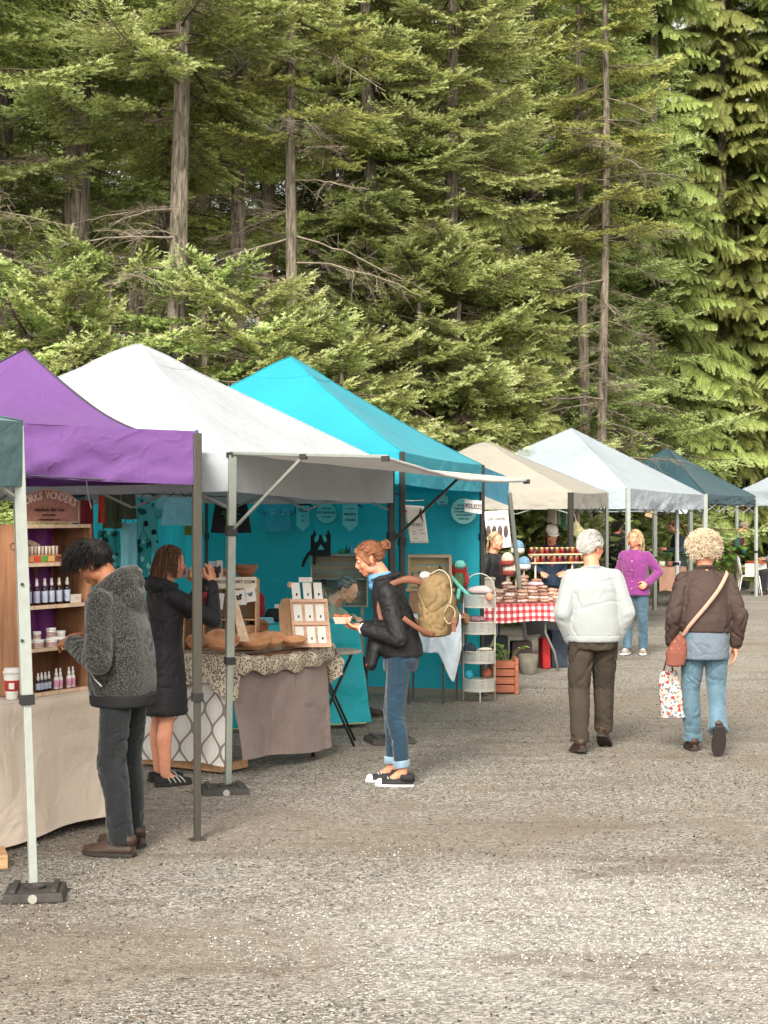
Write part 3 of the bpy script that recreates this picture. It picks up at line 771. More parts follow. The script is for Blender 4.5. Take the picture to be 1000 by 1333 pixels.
# purple
t=thing('market_canopy','purple pop up canopy with dark piping and a bronze leg','canopy tent',(-1.04,9,0))
C=[(-1.04,9.0,2.29),(-1.22,10.55,2.33),(-3.5,11.3,2.33),(-3.35,8.8,2.42)]
canopy(t,C,(-2.25,10.1,2.86),PURPLE,.30,rs=.17,ps=.03,seam=DARKPIPE,wr=.045,seed=5,drops=[.30,.30,.30,.30])
leg(t,(-1.045,9.01,2.28),G(257,1094),BRONZE,.047,.036,.80,slider=None)
for c in C[1:]: leg(t,c,(c[0],c[1],0),BRONZE)
trusses(t,C,BRONZE,dep=.16,sides=(1,2))
# white with awning
WA=V((-1.008,10.59,0)); WD=V((.076,13.22,0)); ROW=(WD-WA).normalized(); OUT=V((ROW.y,-ROW.x,0))
t=thing('market_canopy','white canopy with its front flap raised as an awning on grey struts','canopy tent',WA)
zA,zD=2.235,2.22
C=[WA+V((0,0,zA)),WD+V((0,0,zD)),WD-OUT*3+V((0,0,2.23)),WA-OUT*3+V((0,0,2.23))]
canopy(t,C,(-1.90,12.45,3.14),WHITEC,.26,rs=.0,ps=.03,wr=.012,seed=8,cap=.05,drops=[.255,.30,.28,.26])
leg(t,WA+V((.01,.01,zA-.02)),G(297,1031),STEELG,.052,.04,.86,slider=1.72,foot=False); leg(t,WD+V((-.02,.01,zD)),GX(512,13.22),STEELD,.05,.04,1.0,slider=1.65,foot=False)
for c in C[2:]: leg(t,c,(c.x,c.y,0),STEELG)
trusses(t,C,STEELG,sides=(1,2,3))
B=WA+OUT*1.1+V((0,0,2.19)); Cc=WD+OUT*1.14+V((0,0,2.10)); A3=WA+V((0,0,zA-.005)); D3=WD+V((0,0,zD-.01))
m=MB()
def awn(u,v):
    p=lerp(lerp(A3,D3,u),lerp(B,Cc,u),v); p.z-=.07*math.sin(PI*u)*(.25+.6*v)+.008*noise.noise(V((u*9,v*3,0))); return p
m.grid(awn,30,14); m.build('awning_cloth',AWN,t,smooth=True)
m=MB()
m.tube([awn(i/30,1)+V((0,0,-.004)) for i in range(31)],.012,6); m.build('awning_hem',AWN,t,smooth=True)
m=MB(); m.bar(A3,B+OUT*.02,.022); m.build('awning_rod',STEELG,t,bevel=.003); m=MB(); m.bar(D3,Cc+OUT*.02,.022); m.build('awning_rod',STEELG,t,bevel=.003)
m=MB(); m.bar(WA+V((.01,0,1.72)),lerp(A3,B,.48)-V((0,0,.01)),.018); m.build('strut',STEELG,t); 
m=MB(); m.bar(WD+V((.0,0,1.62)),lerp(D3,Cc,.52)-V((0,0,.01)),.02); m.build('strut',STEELD,t)
m=MB()
for p in (A3,lerp(A3,B,.48),B,Cc): m=MB(); m.box(p-V((0,0,.012)),(.05,.03,.035),rz=-.38); m.build('clip',BLK,t,bevel=.003)
weight_plate(G(292,1032),.2,'black square weight plate under the grey leg of the white canopy',.31)
weight_plate(G(507,966),.25,'flat dark weight plate between the bistro table and the shopper in jeans',.36)
# turquoise
TC=[V((.15,13.42,2.35)),V((.99,16.28,2.33)),V((-1.89,17.12,2.33)),V((-2.73,14.24,2.35))]
t=thing('market_canopy','tall turquoise canopy with turquoise back and side walls','canopy tent',(.15,13.42,0))
canopy(t,TC,(-.885,15.26,3.32),TURQ,.27,rs=.03,ps=.05,wr=.02,seed=12,cap=.03)
for c in TC: leg(t,c,(c.x,c.y,0),STEELD,slider=1.6)
trusses(t,TC,STEELD,sides=(2,3))
def wall(a,b,z0,z1,seed,bow=.05):
    m=MB(); a=V(a);b=V(b);L=(b-a).length; out=V(((b-a).y,-(b-a).x,0)).normalized()
    def f(u,v):
        p=lerp(a,b,u); s=u*L; p.z=lerp(z0,z1,v)
        return V((p.x,p.y,p.z))+out*(.02*math.sin(s*7+v)*(.2+v*.5)*noise.noise(V((s*2,0,seed)))*3+.014*noise.noise(V((s*3.2,v*1.2,seed)))+.008*noise.noise(V((s*11,v*2,seed)))-bow*math.sin(PI*u)*math.sin(PI*v))
    m.grid(f,90,24); return m
wall(TC[2],TC[1],.06,2.12,3).build('side_wall',TURQ,t,smooth=True)
wall(TC[3],TC[2],.06,2.12,6).build('back_wall',TURQ,t,smooth=True)
FL0=TC[1]+V((.01,0,-.02)); FL1=P(662,621,18.0); LTQ=cloth('pale_turquoise_polyester','#3a9fc2',.3)
m=MB(); m.grid(lambda u,v:lerp(FL0,FL1,u)-V((0,0,(.29+.03*u)*v))+V((.015*noise.noise(V((u*5,v*2,0))),-.03*noise.noise(V((u*5,v*2,3))),0)),14,8)
m.grid(lambda u,v:lerp(lerp(FL0,FL1,u),lerp(TC[1]+V((-.9,.3,.28)),FL1+V((-1.2,.35,.25)),u),v),10,6); m.build('side_flap',LTQ,t,smooth=True)
leg(t,P(663,640,18.0),G(688,866),STEELW,.045,.04,.95,foot=False)
# beige
t=thing('market_canopy','low beige canopy over the checked tablecloth stall','canopy tent',(2.46,21,0))
C=[V((2.46,21,2.12)),V((3.3,23.9,2.16)),V((.42,24.74,2.16)),V((-.42,21.84,2.12))]
canopy(t,C,(1.44,22.87,2.86),BEIGE,.21,rs=.0,ps=.03,wr=.012,seed=15,cap=.06)
leg(t,C[0]-V((.03,0,0)),(2.42,21,0),STEELD,.06,.05)
for c in C[1:]: leg(t,c,(c.x,c.y,0),STEELG)
trusses(t,C,STEELG,dep=.22)
# white second
t=thing('market_canopy','large white peaked canopy between the beige and dark green ones','canopy tent',(3.72,24.6,0))
C=[V((3.72,24.6,2.24)),V((5.6,28.2,2.18)),V((2.6,29.8,2.2)),V((.72,26.2,2.24))]
canopy(t,C,(3.16,27.2,3.29),WHITE2,.31,rs=.0,ps=.05,wr=.03,seed=18,drops=[.32,.25,.3,.3])
for c in C: leg(t,c,(c.x,c.y,0),STEELW,.06,.05)
leg(t,V((4.95,27.25,1.95)),(4.95,27.25,0),STEELW,.05,.05)
trusses(t,C,STEELG)
m=MB(); e=P(804,650,24.9); m.tube([e+V((-.07,0,-.02)),e+V((-.03,-.0,.04)),e+V((0,0,.06)),e+V((.05,.0,.02)),e+V((.09,0,-.02)),e+V((-.07,0,-.02))],.006,4)
m.build('emblem',plain('emblem_maroon','#7a4a4a'),t)
# hidden white behind
t=thing('market_canopy','small white canopy mostly hidden behind the large white one','canopy tent',(5.2,31,0))
C=[V((5.2,31,2.15)),V((6.1,32.1,2.15)),V((4.3,33.7,2.15)),V((3.3,32.5,2.15))]
canopy(t,C,(4.7,32.3,2.75),WHITE2,.25,seed=21)
for c in C: leg(t,c,(c.x,c.y,0),STEELG,.075,.07)
# dark green
t=thing('market_canopy','dark green peaked canopy on white legs','canopy tent',(6.72,33.7,0))
C=[V((6.72,33.7,2.27)),V((8.35,36.2,2.25)),V((5.83,37.85,2.27)),V((4.2,35.35,2.27))]
canopy(t,C,(6.3,35.9,3.32),DKGREEN,.20,rs=.03,ps=.06,wr=.03,seed=24,seam=plain('dark_green_seam','#142c2e'))
for c in C: leg(t,c,(c.x,c.y,0),STEELW,.06,.055)
trusses(t,C,STEELW,dep=.22,off=.16)
m=MB(); e=P(981,650,36.0); m.tube([e+V((.0,-.06,.10)),e+V((.08,-.06,.06)),e+V((0,-.06,.02)),e+V((.08,-.06,-.03))],.014,5); m.build('emblem',STEELW,t)
# far right white
t=thing('market_canopy','white canopy cut off by the right edge above the white chairs','canopy tent',(10.2,38.5,0))
C=[V((10.2,38.5,2.45)),V((12.0,41.,2.45)),V((10.7,42.6,2.45)),V((8.75,40.0,2.42))]
canopy(t,C,(10.6,40.6,3.3),WHITE2,.36,wr=.03,seed=27)
for c in C: leg(t,c,(c.x,c.y,0),STEELW,.06,.055)
# ---------------------------------------------------------------- people
def soft_mesh(mb,name,mats,voxel=.008,smooth=3,wr=0,ws=9,seed=0,parent=None,aniso=(1,1,1),zfade=None):
    """join overlapping closed shapes into one continuous skin, then add cloth wrinkles"""
    me=mb.mesh('t',mats); o=bpy.data.objects.new('t',me); COL.objects.link(o)
    r=o.modifiers.new('r','REMESH'); r.mode='VOXEL'; r.voxel_size=voxel; r.use_smooth_shade=True
    if smooth: q=o.modifiers.new('s','SMOOTH'); q.iterations=smooth; q.factor=.5
    dg=bpy.context.evaluated_depsgraph_get(); m2=bpy.data.meshes.new_from_object(o.evaluated_get(dg)); m2.name=name
    bpy.data.objects.remove(o); bpy.data.meshes.remove(me)
    m2.materials.clear()
    for m in (mats if isinstance(mats,(list,tuple)) else [mats]): m2.materials.append(m)
    if wr:
        n=len(m2.vertices); co=np.zeros(n*3,np.float32); m2.vertices.foreach_get('co',co); co=co.reshape(-1,3)
        nm=np.array([v.normal[:] for v in m2.vertices]); d=np.zeros(n); sd=seed*5.7
        for i in range(n):
            x,y,z=co[i]; p=V((x*ws*aniso[0]+sd,y*ws*aniso[1],z*ws*aniso[2])); wob=noise.noise(p*.5)*1.6
            a=noise.noise(p+V((wob,wob*.6,wob))); b=noise.noise(p*2.3+V((9,wob*2,3)))
            c2=noise.noise(p*.45+V((4,8,2))); d[i]=.75*c2-1.0*math.exp(-(a/.11)**2)*smoothstep(-.25,.35,c2+b*.6)-.45*math.exp(-(b/.13)**2)*smoothstep(0,.4,a)
        co+=nm*(d*wr)[:,None]; m2.vertices.foreach_set('co',co.ravel())
    m2.polygons.foreach_set('use_smooth',[True]*len(m2.polygons)); m2.update()
    o=bpy.data.objects.new(name,m2); link(o,parent); return o
def loft(mb,rings,n=22,mi=0,pw=2.3):
    """rings: (x,y,z,rx,ry) ; closed elliptical loft"""
    vs=[]
    for (x,y,z,rx,ry) in rings:
        for j in range(n):
            a=2*PI*j/n; c,s=math.cos(a),math.sin(a)
            vs.append(V((x+rx*math.copysign(abs(c)**(2/pw),c),y+ry*math.copysign(abs(s)**(2/pw),s),z)))
    k=len(rings); fs=[(i*n+j,i*n+(j+1)%n,(i+1)*n+(j+1)%n,(i+1)*n+j) for i in range(k-1) for j in range(n)]
    fs+=[tuple(range(n-1,-1,-1)),tuple((k-1)*n+j for j in range(n))]
    mb.add(vs,fs,mi)
def capsule(mb,a,b,ra,rb,n=12):
    a=V(a);b=V(b);L=(b-a).length; d=(b-a).normalized() if L>1e-6 else V((0,0,1)); pts=[];rr=[]
    for t in (-1,-.8,-.5): pts.append(a+d*ra*t); rr.append(ra*math.sqrt(max(0.0004,1-t*t)))
    for t in (0,.25,.5,.75,1): pts.append(lerp(a,b,t)); rr.append(ra+(rb-ra)*t)
    for t in (.5,.8,1): pts.append(b+d*rb*t); rr.append(rb*math.sqrt(max(0.0004,1-t*t)))
    mb.tube(pts,rr,n)
def hand(mb,w,d,up,side=1,curl=.5,sc=1.0,spread=.12,thumb=.6):
    """w wrist, d direction of the metacarpals, up = back of the hand; side=+1 thumb towards d x up"""
    w=V(w); d=V(d).normalized(); up=V(up); up=(up-d*up.dot(d)).normalized(); s=d.cross(up)*side
    capsule(mb,w-d*.02,w+d*.03*sc,.023,.024)
    for k,(off,ln) in enumerate(((.030,.072),(.010,.080),(-.010,.076),(-.029,.060))):
        kb=w+d*(.082-.004*abs(k-1))*sc+s*off*sc; capsule(mb,w+d*.02+s*off*.55*sc,kb,.014*sc,.0115*sc,8)
        dirn=(d+s*off*spread*30).normalized(); p=kb; ang=curl*(.55+.12*k); seg=[ln*.45,ln*.32,ln*.26]; r=.0092*sc
        for j,l in enumerate(seg):
            dirn=(Matrix.Rotation(-ang if j==0 else -curl*.8,3,s*side)@dirn) if True else dirn
            q=p+dirn*l*sc; capsule(mb,p,q,r,r*.92,8); p=q; r*=.92
    t0=w+d*.02*sc+s*.020*sc; t1=t0+(d*.5+s*.75-up*.25*thumb).normalized()*.045*sc; t2=t1+(d*.85+s*.30-up*.45*thumb).normalized()*.034*sc; t3=t2+(d-up*.5*thumb).normalized()*.026*sc
    capsule(mb,t0,t1,.015*sc,.012*sc,8); capsule(mb,t1,t2,.0115*sc,.010*sc,8); capsule(mb,t2,t3,.010*sc,.0085*sc,8)
def head_mb(mb,M,female=True,fat=1.0):
    def E(c,r,rot=None): mb.ell(M@V(c),r,16,12,M=M.to_3x3()@rot if rot else M.to_3x3())
    E((0,-.015,.034),(.074,.094,.084)); E((0,.012,.02),(.068,.080,.075)); E((0,.026,-.028),(.060*fat,.064,.080))
    E((0,.046,-.078),(.036*fat,.036,.030)); E((0,.062,-.092),(.020,.020,.018))
    for s in (-1,1):
        E((s*.034*fat,.052,-.026),(.027*fat,.030,.030)); E((s*.046*fat,.012,-.068),(.020,.040,.028),Matrix.Rotation(R(25),3,'X'))
        E((s*.076,-.008,-.012),(.008,.019,.030),Matrix.Rotation(R(-12),3,'X')); E((s*.079,-.014,.002),(.010,.012,.016)); E((s*.076,-.004,-.036),(.008,.010,.010))
        E((s*.010,.094,-.032),(.009,.010,.008)); E((s*.030,.073,.028),(.022,.012,.008),Matrix.Rotation(R(s*-6),3,'Y'))
    a=[M@V(p) for p in ((0,.082,.018),(0,.096,-.006),(0,.106,-.026))]; mb.tube(a,[.008,.010,.012],8)
    E((0,.084,-.056),(.022,.013,.007)); E((0,.081,-.066),(.019,.013,.007)); E((0,.080,-.046),(.020,.012,.010))
def skin(name,c):
    if name in MATS: return MATS[name]
    t=NT(name); t.set(.5,0,.35); v=t.mapping('Object'); n=t.noise(v,18,4); cc=lin(c)[:3]
    t.col(t.ramp(n,[(.3,tuple(a*b for a,b in zip(cc,(.86,.80,.78)))),(.7,cc)])); t.b.inputs['Subsurface Weight'].default_value=.12
    t.b.inputs['Subsurface Radius'].default_value=(.012,.005,.003); t.b.inputs['Subsurface Scale'].default_value=.5
    t.bump(t.noise(v,160,3),.15,.001); MATS[name]=t.m; return t.m
HAIRM={}
def hair_mat(name,stops):
    if name in HAIRM: return HAIRM[name]
    t=NT(name); t.set(.6,0,.2); at=t.attr('tone').outputs['Fac']; t.col(t.ramp(at,stops)); HAIRM[name]=t.m; return t.m
def hair(parent,M,matl,style,seed=1,n=520,length=.25,r=.0028,vol=1.0,base=True,face_open=.35,part='hair'):
    """strands over the scalp. M: head frame (local)"""
    rng=random.Random(seed); paths=[]; tn=[]
    cen=V((0,-.012,.030)); rad=V((.080,.100,.090))*1.0
    def scalp(a,e): return V((rad.x*math.cos(e)*math.cos(a),rad.y*math.cos(e)*math.sin(a),rad.z*math.sin(e)))
    cnt=0
    while cnt<n:
        a=rng.uniform(0,2*PI); e=math.asin(rng.uniform(-.62,1)); p=scalp(a,e)
        fwd=p.y/rad.y
        # hairline: no roots on the face or below the ears in front
        if fwd>.12 and p.z<.038+.030*(fwd)-(.05 if abs(p.x)>.04 and fwd<.62 else 0): continue
        if p.z<-.045 and fwd>-.2: continue
        if abs(p.x)>.06 and p.z<-.002 and fwd>-.2: continue
        cnt+=1; root=cen+p*.98; nn=V((p.x/rad.x**2,p.y/rad.y**2,p.z/rad.z**2)).normalized(); k=9; pts=[]
        if style=='curl':
            ax=(nn+V((rng.gauss(0,.35),rng.gauss(0,.35),rng.gauss(0,.3)+.05))).normalized(); x,y,_=frame_of(ax)
            L=length*rng.uniform(.5,1.15); turns=rng.uniform(1.2,2.2); ra=rng.uniform(.007,.013)*vol; ph=rng.uniform(0,6.28); k=14
            for i in range(k):
                t=i/(k-1); q=root+ax*L*t+(x*math.cos(ph+t*turns*6.28)+y*math.sin(ph+t*turns*6.28))*ra*min(1,t*3); q.z-=.25*L*t*t; pts.append(q)
        elif style=='tousle':
            ax=(nn*.34+V((rng.gauss(0,.14),.62+rng.gauss(0,.12),-.12*abs(nn.x)+rng.gauss(0,.10)))).normalized(); x,y,_=frame_of(ax); L=length*rng.uniform(.5,1.1)*(.45+.75*max(0,e+.5)); ra=.006*vol; ph=rng.uniform(0,6.28); k=9
            for i in range(k):
                t=i/(k-1); q=root+ax*L*t+(x*math.cos(ph+t*2.6)+y*math.sin(ph+t*2.6))*ra*t*2; q.z-=.45*L*t*t; dd=q-cen; ss=math.sqrt((dd.x/rad.x)**2+(dd.y/rad.y)**2+(dd.z/rad.z)**2); q=cen+dd*(1.05/ss) if ss<1.05 and q.y<.07 else q; pts.append(q)
        elif style=='short':
            fl=V((p.x*2.0,-.8,-.55+p.z*2)) if True else nn
            tg=(fl-nn*fl.dot(nn)).normalized(); L=length*rng.uniform(.6,1.1)
            for i in range(6):
                t=i/5; q=root+tg*L*t+nn*(.006+.010*math.sin(PI*t*.8))*vol; d=q-cen; s=math.sqrt((d.x/rad.x)**2+(d.y/rad.y)**2+(d.z/rad.z)**2)
                if s<1.03: q=cen+d*(1.03/s)
                pts.append(q+V((rng.gauss(0,.0004),rng.gauss(0,.0004),0)))
            k=6
        elif style=='back':      # pulled back to a point
            tgt=V((rng.gauss(0,.010),-.115,.035+rng.gauss(0,.01)))
            for i in range(k):
                t=i/(k-1); q=lerp(root,tgt,t); d=q-cen; s=math.sqrt((d.x/rad.x)**2+(d.y/rad.y)**2+(d.z/rad.z)**2)
                if s<1.06: q=cen+d*(1.06/s)
                if rng.random()<.02: q+=nn*.008
                pts.append(q)
        else:  # long: falls round the head
            L=length*rng.uniform(.8,1.1); wav=rng.uniform(0,6.28); side=p.copy(); side.z=0; k=12
            if side.length<.02: side=V((rng.choice((-1,1))*.5,-.6,0))
            if side.y>0.02 and style!='wavyfull': side=V((math.copysign(1,side.x)*1.0,.15,0))
            sd=side.normalized(); h=V((sd.x*rad.x,sd.y*rad.y,0))
            top=root+nn*.01; arc=(1-max(0,e)/(PI/2))
            for i in range(k):
                t=i/(k-1); s=t*L
                # first run over the scalp to the side then hang
                g=min(1,s/.12+ (0 if e>0 else 1)); el=max(0,e)*(1-g)
                if e>0 and g<1: q=cen+V((h.x*math.cos(el)*1.0,h.y*math.cos(el),rad.z*math.sin(el)))*1.07; q=lerp(top,q,min(1,t*5))
                else:
                    zz=(cen.z if e>0 else root.z)-(s-(.12 if e>0 else 0)); flare=1.10+.16*vol*math.sin(min(1,max(0,(cen.z-zz)/.2))*PI*.8)
                    q=V((cen.x+h.x*flare,cen.y+h.y*flare,zz))
                w=.006*(1 if style=='long' else 2.4)*t
                q+=V((math.sin(wav+s*(22 if style=='long' else 45))*w,math.cos(wav*1.3+s*25)*w,0)); pts.append(q)
        A=np.array([(M@q)[:] for q in pts]); kk=len(A); u=np.linspace(0,1,kk); rr=r*rng.uniform(.7,1.25)*(1-.55*u)
        paths.append((A,rr)); tn.append(min(1,max(0,rng.gauss(.5,.22))))
    wv,wf=tubes_np(paths); tone=np.concatenate([np.full((len(p[0])-1)*6,t) for p,t in zip(paths,tn)])
    if base:
        b=MB(); b.ell((0,0,0),1,26,18); bv=[]
        for q in b.v:
            p=V((q.x*rad.x,q.y*rad.y,q.z*rad.z)); f=q.y
            bad=(f>.10 and p.z<.040+.030*f-(.05 if abs(p.x)>.04 and f<.62 else 0)) or (p.z<-.045 and f>-.2) or (abs(p.x)>.06 and p.z<0 and f>-.2)
            bv.append(M@(cen+p*(.84 if bad else 1.0)))
        tr=[]
        for f in b.f:
            if len(f)==3: tr.append(f)
            else: tr+= [(f[0],f[1],f[2]),(f[0],f[2],f[3])]
        n0=len(wv); wv=np.concatenate([wv,np.array([p[:] for p in bv])]); wf=np.concatenate([wf,np.array(tr)+n0]); tone=np.concatenate([tone,np.full(len(tr),.12)])
    me=tris_obj(part,wv,wf,[matl],tone=tone,smooth=True); o=bpy.data.objects.new(part,me); link(o,parent); return o
BLACKH=hair_mat('black_hair',[(0,(.003,.003,.003)),(.6,(.009,.008,.007)),(1,(.035,.028,.024))])
BROWNH=hair_mat('brown_hair',[(0,(.03,.014,.008)),(.5,(.10,.048,.026)),(1,(.32,.18,.10))])
REDH=hair_mat('auburn_hair',[(0,(.07,.025,.012)),(.5,(.22,.085,.04)),(1,(.45,.22,.12))])
WHITEH=hair_mat('white_hair',[(0,(.30,.28,.25)),(.5,(.55,.53,.49)),(1,(.8,.78,.74))])
BLONDEC=hair_mat('pale_blonde_hair',[(0,(.34,.23,.13)),(.5,(.68,.54,.37)),(1,(.9,.82,.66))])
BLONDE=hair_mat('blonde_hair',[(0,(.20,.12,.06)),(.5,(.45,.31,.17)),(1,(.75,.6,.40))])
GREYH=hair_mat('greying_hair',[(0,(.05,.048,.045)),(.5,(.16,.155,.148)),(1,(.5,.49,.47))])
SK1=skin('warm_brown_skin','#a26a4c'); SK2=skin('fair_skin','#d99a7c'); SK3=skin('ruddy_skin','#cf8a6c'); SK4=skin('tan_skin','#e0b090')
EYEW=plain('eye_white','#d8d4cc',.2); EYED=plain('dark_iris','#1c120c',.15)

class Person:
    def __init__(s,label,loc,face,h=1.70,lean=(0,0),head=(0,0,0),hoff=(0,0,0),sk=None,dz=0,group=None):
        s.t=thing('person',label,'person',loc,math.atan2(-face[0],face[1]),group); k=h/1.70; s.t.scale=(k,k,k)
        s.lean=lean; s.sk=sk or SK2; s.dz=dz; s.J={}
        s.hc=s.sp(1.572)+V((0,.035,0))+V(hoff); yaw,pit,rol=[R(a) for a in head]
        s.HM=Matrix.Translation(s.hc)@Matrix.Rotation(yaw,4,'Z')@Matrix.Rotation(-pit,4,'X')@Matrix.Rotation(rol,4,'Y')
        s.b=MB()
    def sp(s,z):
        k=max(0,(z-.93)/.47)**1.15; return V((s.lean[0]*k,s.lean[1]*k,z+s.dz))
    def pose(s,arms,legs,sh=.165):
        """arms/legs: dict L/R -> (elbow,wrist) / (knee,ankle)"""
        s.arm=arms; s.lg=legs; s.shj={k:s.sp(1.335)+V((sg*sh,0,0)) for k,sg in (('L',-1),('R',1))}; s.hp={k:V((sg*.088,0,.90+s.dz)) for k,sg in (('L',-1),('R',1))}
    def body(s,hands={},voxel=.0065,female=True,fat=1.0,bare_legs=False):
        b=s.b; c=s.sp
        loft(b,[(*c(.80),.10,.07),(*c(.90),.135,.095),(*c(1.05),.112,.082),(*c(1.2),.128,.092),(*c(1.32),.135,.085),(*c(1.39),.09,.06)])
        nb=c(1.38)+V((0,-.01,0)); capsule(b,nb,s.HM@V((0,-.02,-.05)),.064,.056)
        head_mb(b,s.HM,female,fat)
        for k in 'LR':
            e,w=[V(p) for p in s.arm[k]]; sh=s.shj[k]
            capsule(b,c(1.34),sh,.05,.045); capsule(b,sh,e,.045,.036); capsule(b,e,w,.036,.025)
            if k in hands:
                hd=hands[k]; hand(b,w,hd[0],hd[1],hd[2],hd[3] if len(hd)>3 else .5)
            kn,an=[V(p) for p in s.lg[k]]; hp=s.hp[k]
            capsule(b,hp,kn,.078,.054); 
            if bare_legs:
                capsule(b,kn,lerp(kn,an,.35)+V((0,-.02,0)),.052,.056); capsule(b,lerp(kn,an,.35)+V((0,-.02,0)),an,.056,.036)
            else: capsule(b,kn,an,.050,.036)
            capsule(b,an,an+V((0,.06,-.04)),.034,.028)
        o=soft_mesh(b,'body',s.sk,voxel,2,parent=s.t)
        for sg in (-1,1):
            m=MB(); m.ell(s.HM@V((sg*.030,.0755,.010)),(.012,.010,.008),10,8,M=s.HM.to_3x3()); e=m.build('eye',EYEW,s.t,smooth=True,world=False)
            m=MB(); m.ell(s.HM@V((sg*.030,.0828,.010)),(.0055,.004,.0055),8,6,M=s.HM.to_3x3()); m.build('iris',EYED,e,smooth=True,world=False)
        m=MB(); m.ell(s.HM@V((0,.0895,-.0605)),(.021,.0095,.0075),12,8,M=s.HM.to_3x3()); m.build('lips',plain('lip_rose','#a85a50',.4),s.t,smooth=True,world=False)
        return o
    def brows(s,m):
        for sg in (-1,1):
            b=MB(); b.tube([s.HM@V((sg*.014,.090,.026)),s.HM@V((sg*.030,.088,.032)),s.HM@V((sg*.046,.074,.027))],[.003,.0036,.002],5); b.build('eyebrow',m,s.t,smooth=True,world=False)
    def top(s,name,m,rings,sleeve=(.062,.056,.046),voxel=.008,wr=.007,ws=11,seed=1,extra=None,cuffm=None,smooth=3,arms='LR',shr=.07,cap=True,neck=True):
        """rings: (z,rx,ry[,dx,dy]) bottom to top"""
        b=MB(); rr=[]
        for q in rings:
            z,rx,ry=q[:3]; c=s.sp(z); dx,dy=(q[3],q[4]) if len(q)>3 else (0,0); rr.append((c.x+dx,c.y+dy,c.z,rx,ry))
        loft(b,rr,28)
        for k in arms:
            e,w=[V(p) for p in s.arm[k]]; sh=s.shj[k]
            sg=-1 if k=='L' else 1; capsule(b,s.sp(1.36)+V((sg*.055,-.008,0)),sh,shr*.78,shr*.86); capsule(b,s.sp(1.40)+V((sg*.035,-.018,0)),s.sp(1.355)+V((sg*.115,-.01,0)),.038,.052); capsule(b,sh,e,sleeve[0],sleeve[1]); d=(w-e); capsule(b,e,e+d*.93,sleeve[1],sleeve[2])
        if extra: extra(b)
        o=soft_mesh(b,name,m,voxel,smooth,wr,ws,seed,s.t)
        if cuffm:
            for k in arms:
                e,w=[V(p) for p in s.arm[k]]; d=(w-e).normalized(); c=MB(); c.tube([w-d*.055,w-d*.02,w-d*.005],[sleeve[2]*.80,sleeve[2]*.86,sleeve[2]*.80],14); c.build('cuff',cuffm,o,smooth=True,world=False)
        return o
    def pants(s,name,m,rt=.098,rk=.068,ra=.056,seat=(.155,.115),voxel=.008,wr=.006,ws=12,seed=2,up=1.02,short=0,flare=0,smooth=3):
        b=MB(); z0=.80+s.dz
        c=s.sp
        loft(b,[(0,0,.79+s.dz,seat[0]*.93,seat[1]*.92),(0,-.005,.87+s.dz,seat[0],seat[1]),(0,0,.95+s.dz,seat[0]*.95,seat[1]*.95),(*c(up),seat[0]*.84,seat[1]*.88)],24)
        for k in 'LR':
            kn,an=[V(p) for p in s.lg[k]]; hp=s.hp[k]; sg=-1 if k=='L' else 1
            b.ell(hp+V((sg*.0,-.035,-.0)),(.085,.085,.10),14,10)
            capsule(b,hp,lerp(hp,kn,.5),rt,(rt+rk)/2); capsule(b,lerp(hp,kn,.5),kn,(rt+rk)/2,rk); mid=lerp(kn,an,.4)+V((0,-.012,0)); capsule(b,kn,mid,rk,(rk+ra)/2+.002)
            e=an+(an-kn).normalized()*(-short if short else .012); b.tube([mid,lerp(mid,e,.5),e],[(rk+ra)/2,ra+.003,ra+flare],16)
        return soft_mesh(b,name,m,voxel,smooth,wr,ws,seed,s.t,aniso=(1,1,1.15))
    def shoe(s,k,yaw,pitch,um,solem,L=.27,W=.098,style='shoe',off=(0,0,0),lace=None,stripe=None,H=.075,toe=None):
        an=V(s.lg[k][1]); M=Matrix.Translation(V((an.x,an.y,an.z))+V(off))@Matrix.Rotation(R(yaw),4,'Z')@Matrix.Rotation(R(pitch),4,'X')
        base=-.082
        def W_(t): return W/2*(.68+.32*math.sin(PI*min(1,t*1.05)**1.3))*(1 if t<.8 else math.sqrt(max(0,1-((t-.8)/.205)**2))*.86+.14) if t>.03 else W/2*.5
        def Hh(t): return (H*(1.05-.1*t) if t<.38 else lerp(H*1.0,.040,min(1,(t-.38)/.38)) if t<.76 else .040*(1-.35*((t-.76)/.24)**2))
        u=MB(); y0=-.075; n=16; rings=[]; k2=18
        for i in range(k2):
            t=i/(k2-1); y=y0+L*t; w=W_(t); hh=Hh(t); ring=[]
            for j in range(n):
                a=PI*j/(n-1); x=w*math.cos(a); z=base+.018+hh*math.sin(a)**.75; ring.append(V((x*(1-.25*math.sin(a)),y,z)))
            rings+=ring
        fs=[(i*n+j,i*n+j+1,(i+1)*n+j+1,(i+1)*n+j) for i in range(k2-1) for j in range(n-1)]+[((i+1)*n,(i+1)*n+n-1,i*n+n-1,i*n) for i in range(k2-1)]+[tuple(range(n)),tuple((k2-1)*n+j for j in range(n-1,-1,-1))]
        u.add(rings,fs)
        if style!='sandal': u.tube([V((0,-.028,base+H*.75)),V((0,-.03,base+H+.028))],[.046,.044],16,squash=1.25)
        u.xf(M); o=u.build('shoe',um,s.t,smooth=True,world=False)
        sm=MB(); out=[]
        for i in range(k2): t=i/(k2-1); out.append(V((W_(t)*1.06+.001,y0+L*t-(.004 if t<.5 else -.004),0)))
        poly=[V((-p.x,p.y,base)) for p in out]+[V((p.x,p.y,base)) for p in reversed(out)]
        sm.extrude(poly,(0,0,0),(0,0,.022)); sm.xf(M); so_=sm.build('sole',solem,o,world=False,bevel=.004)
        if toe:
            l=MB(); l.ell((0,y0+L*.88,base+.026),(W*.44,L*.125,.032),16,10); l.xf(M); l.build('toe_cap',toe,o,smooth=True,world=False)
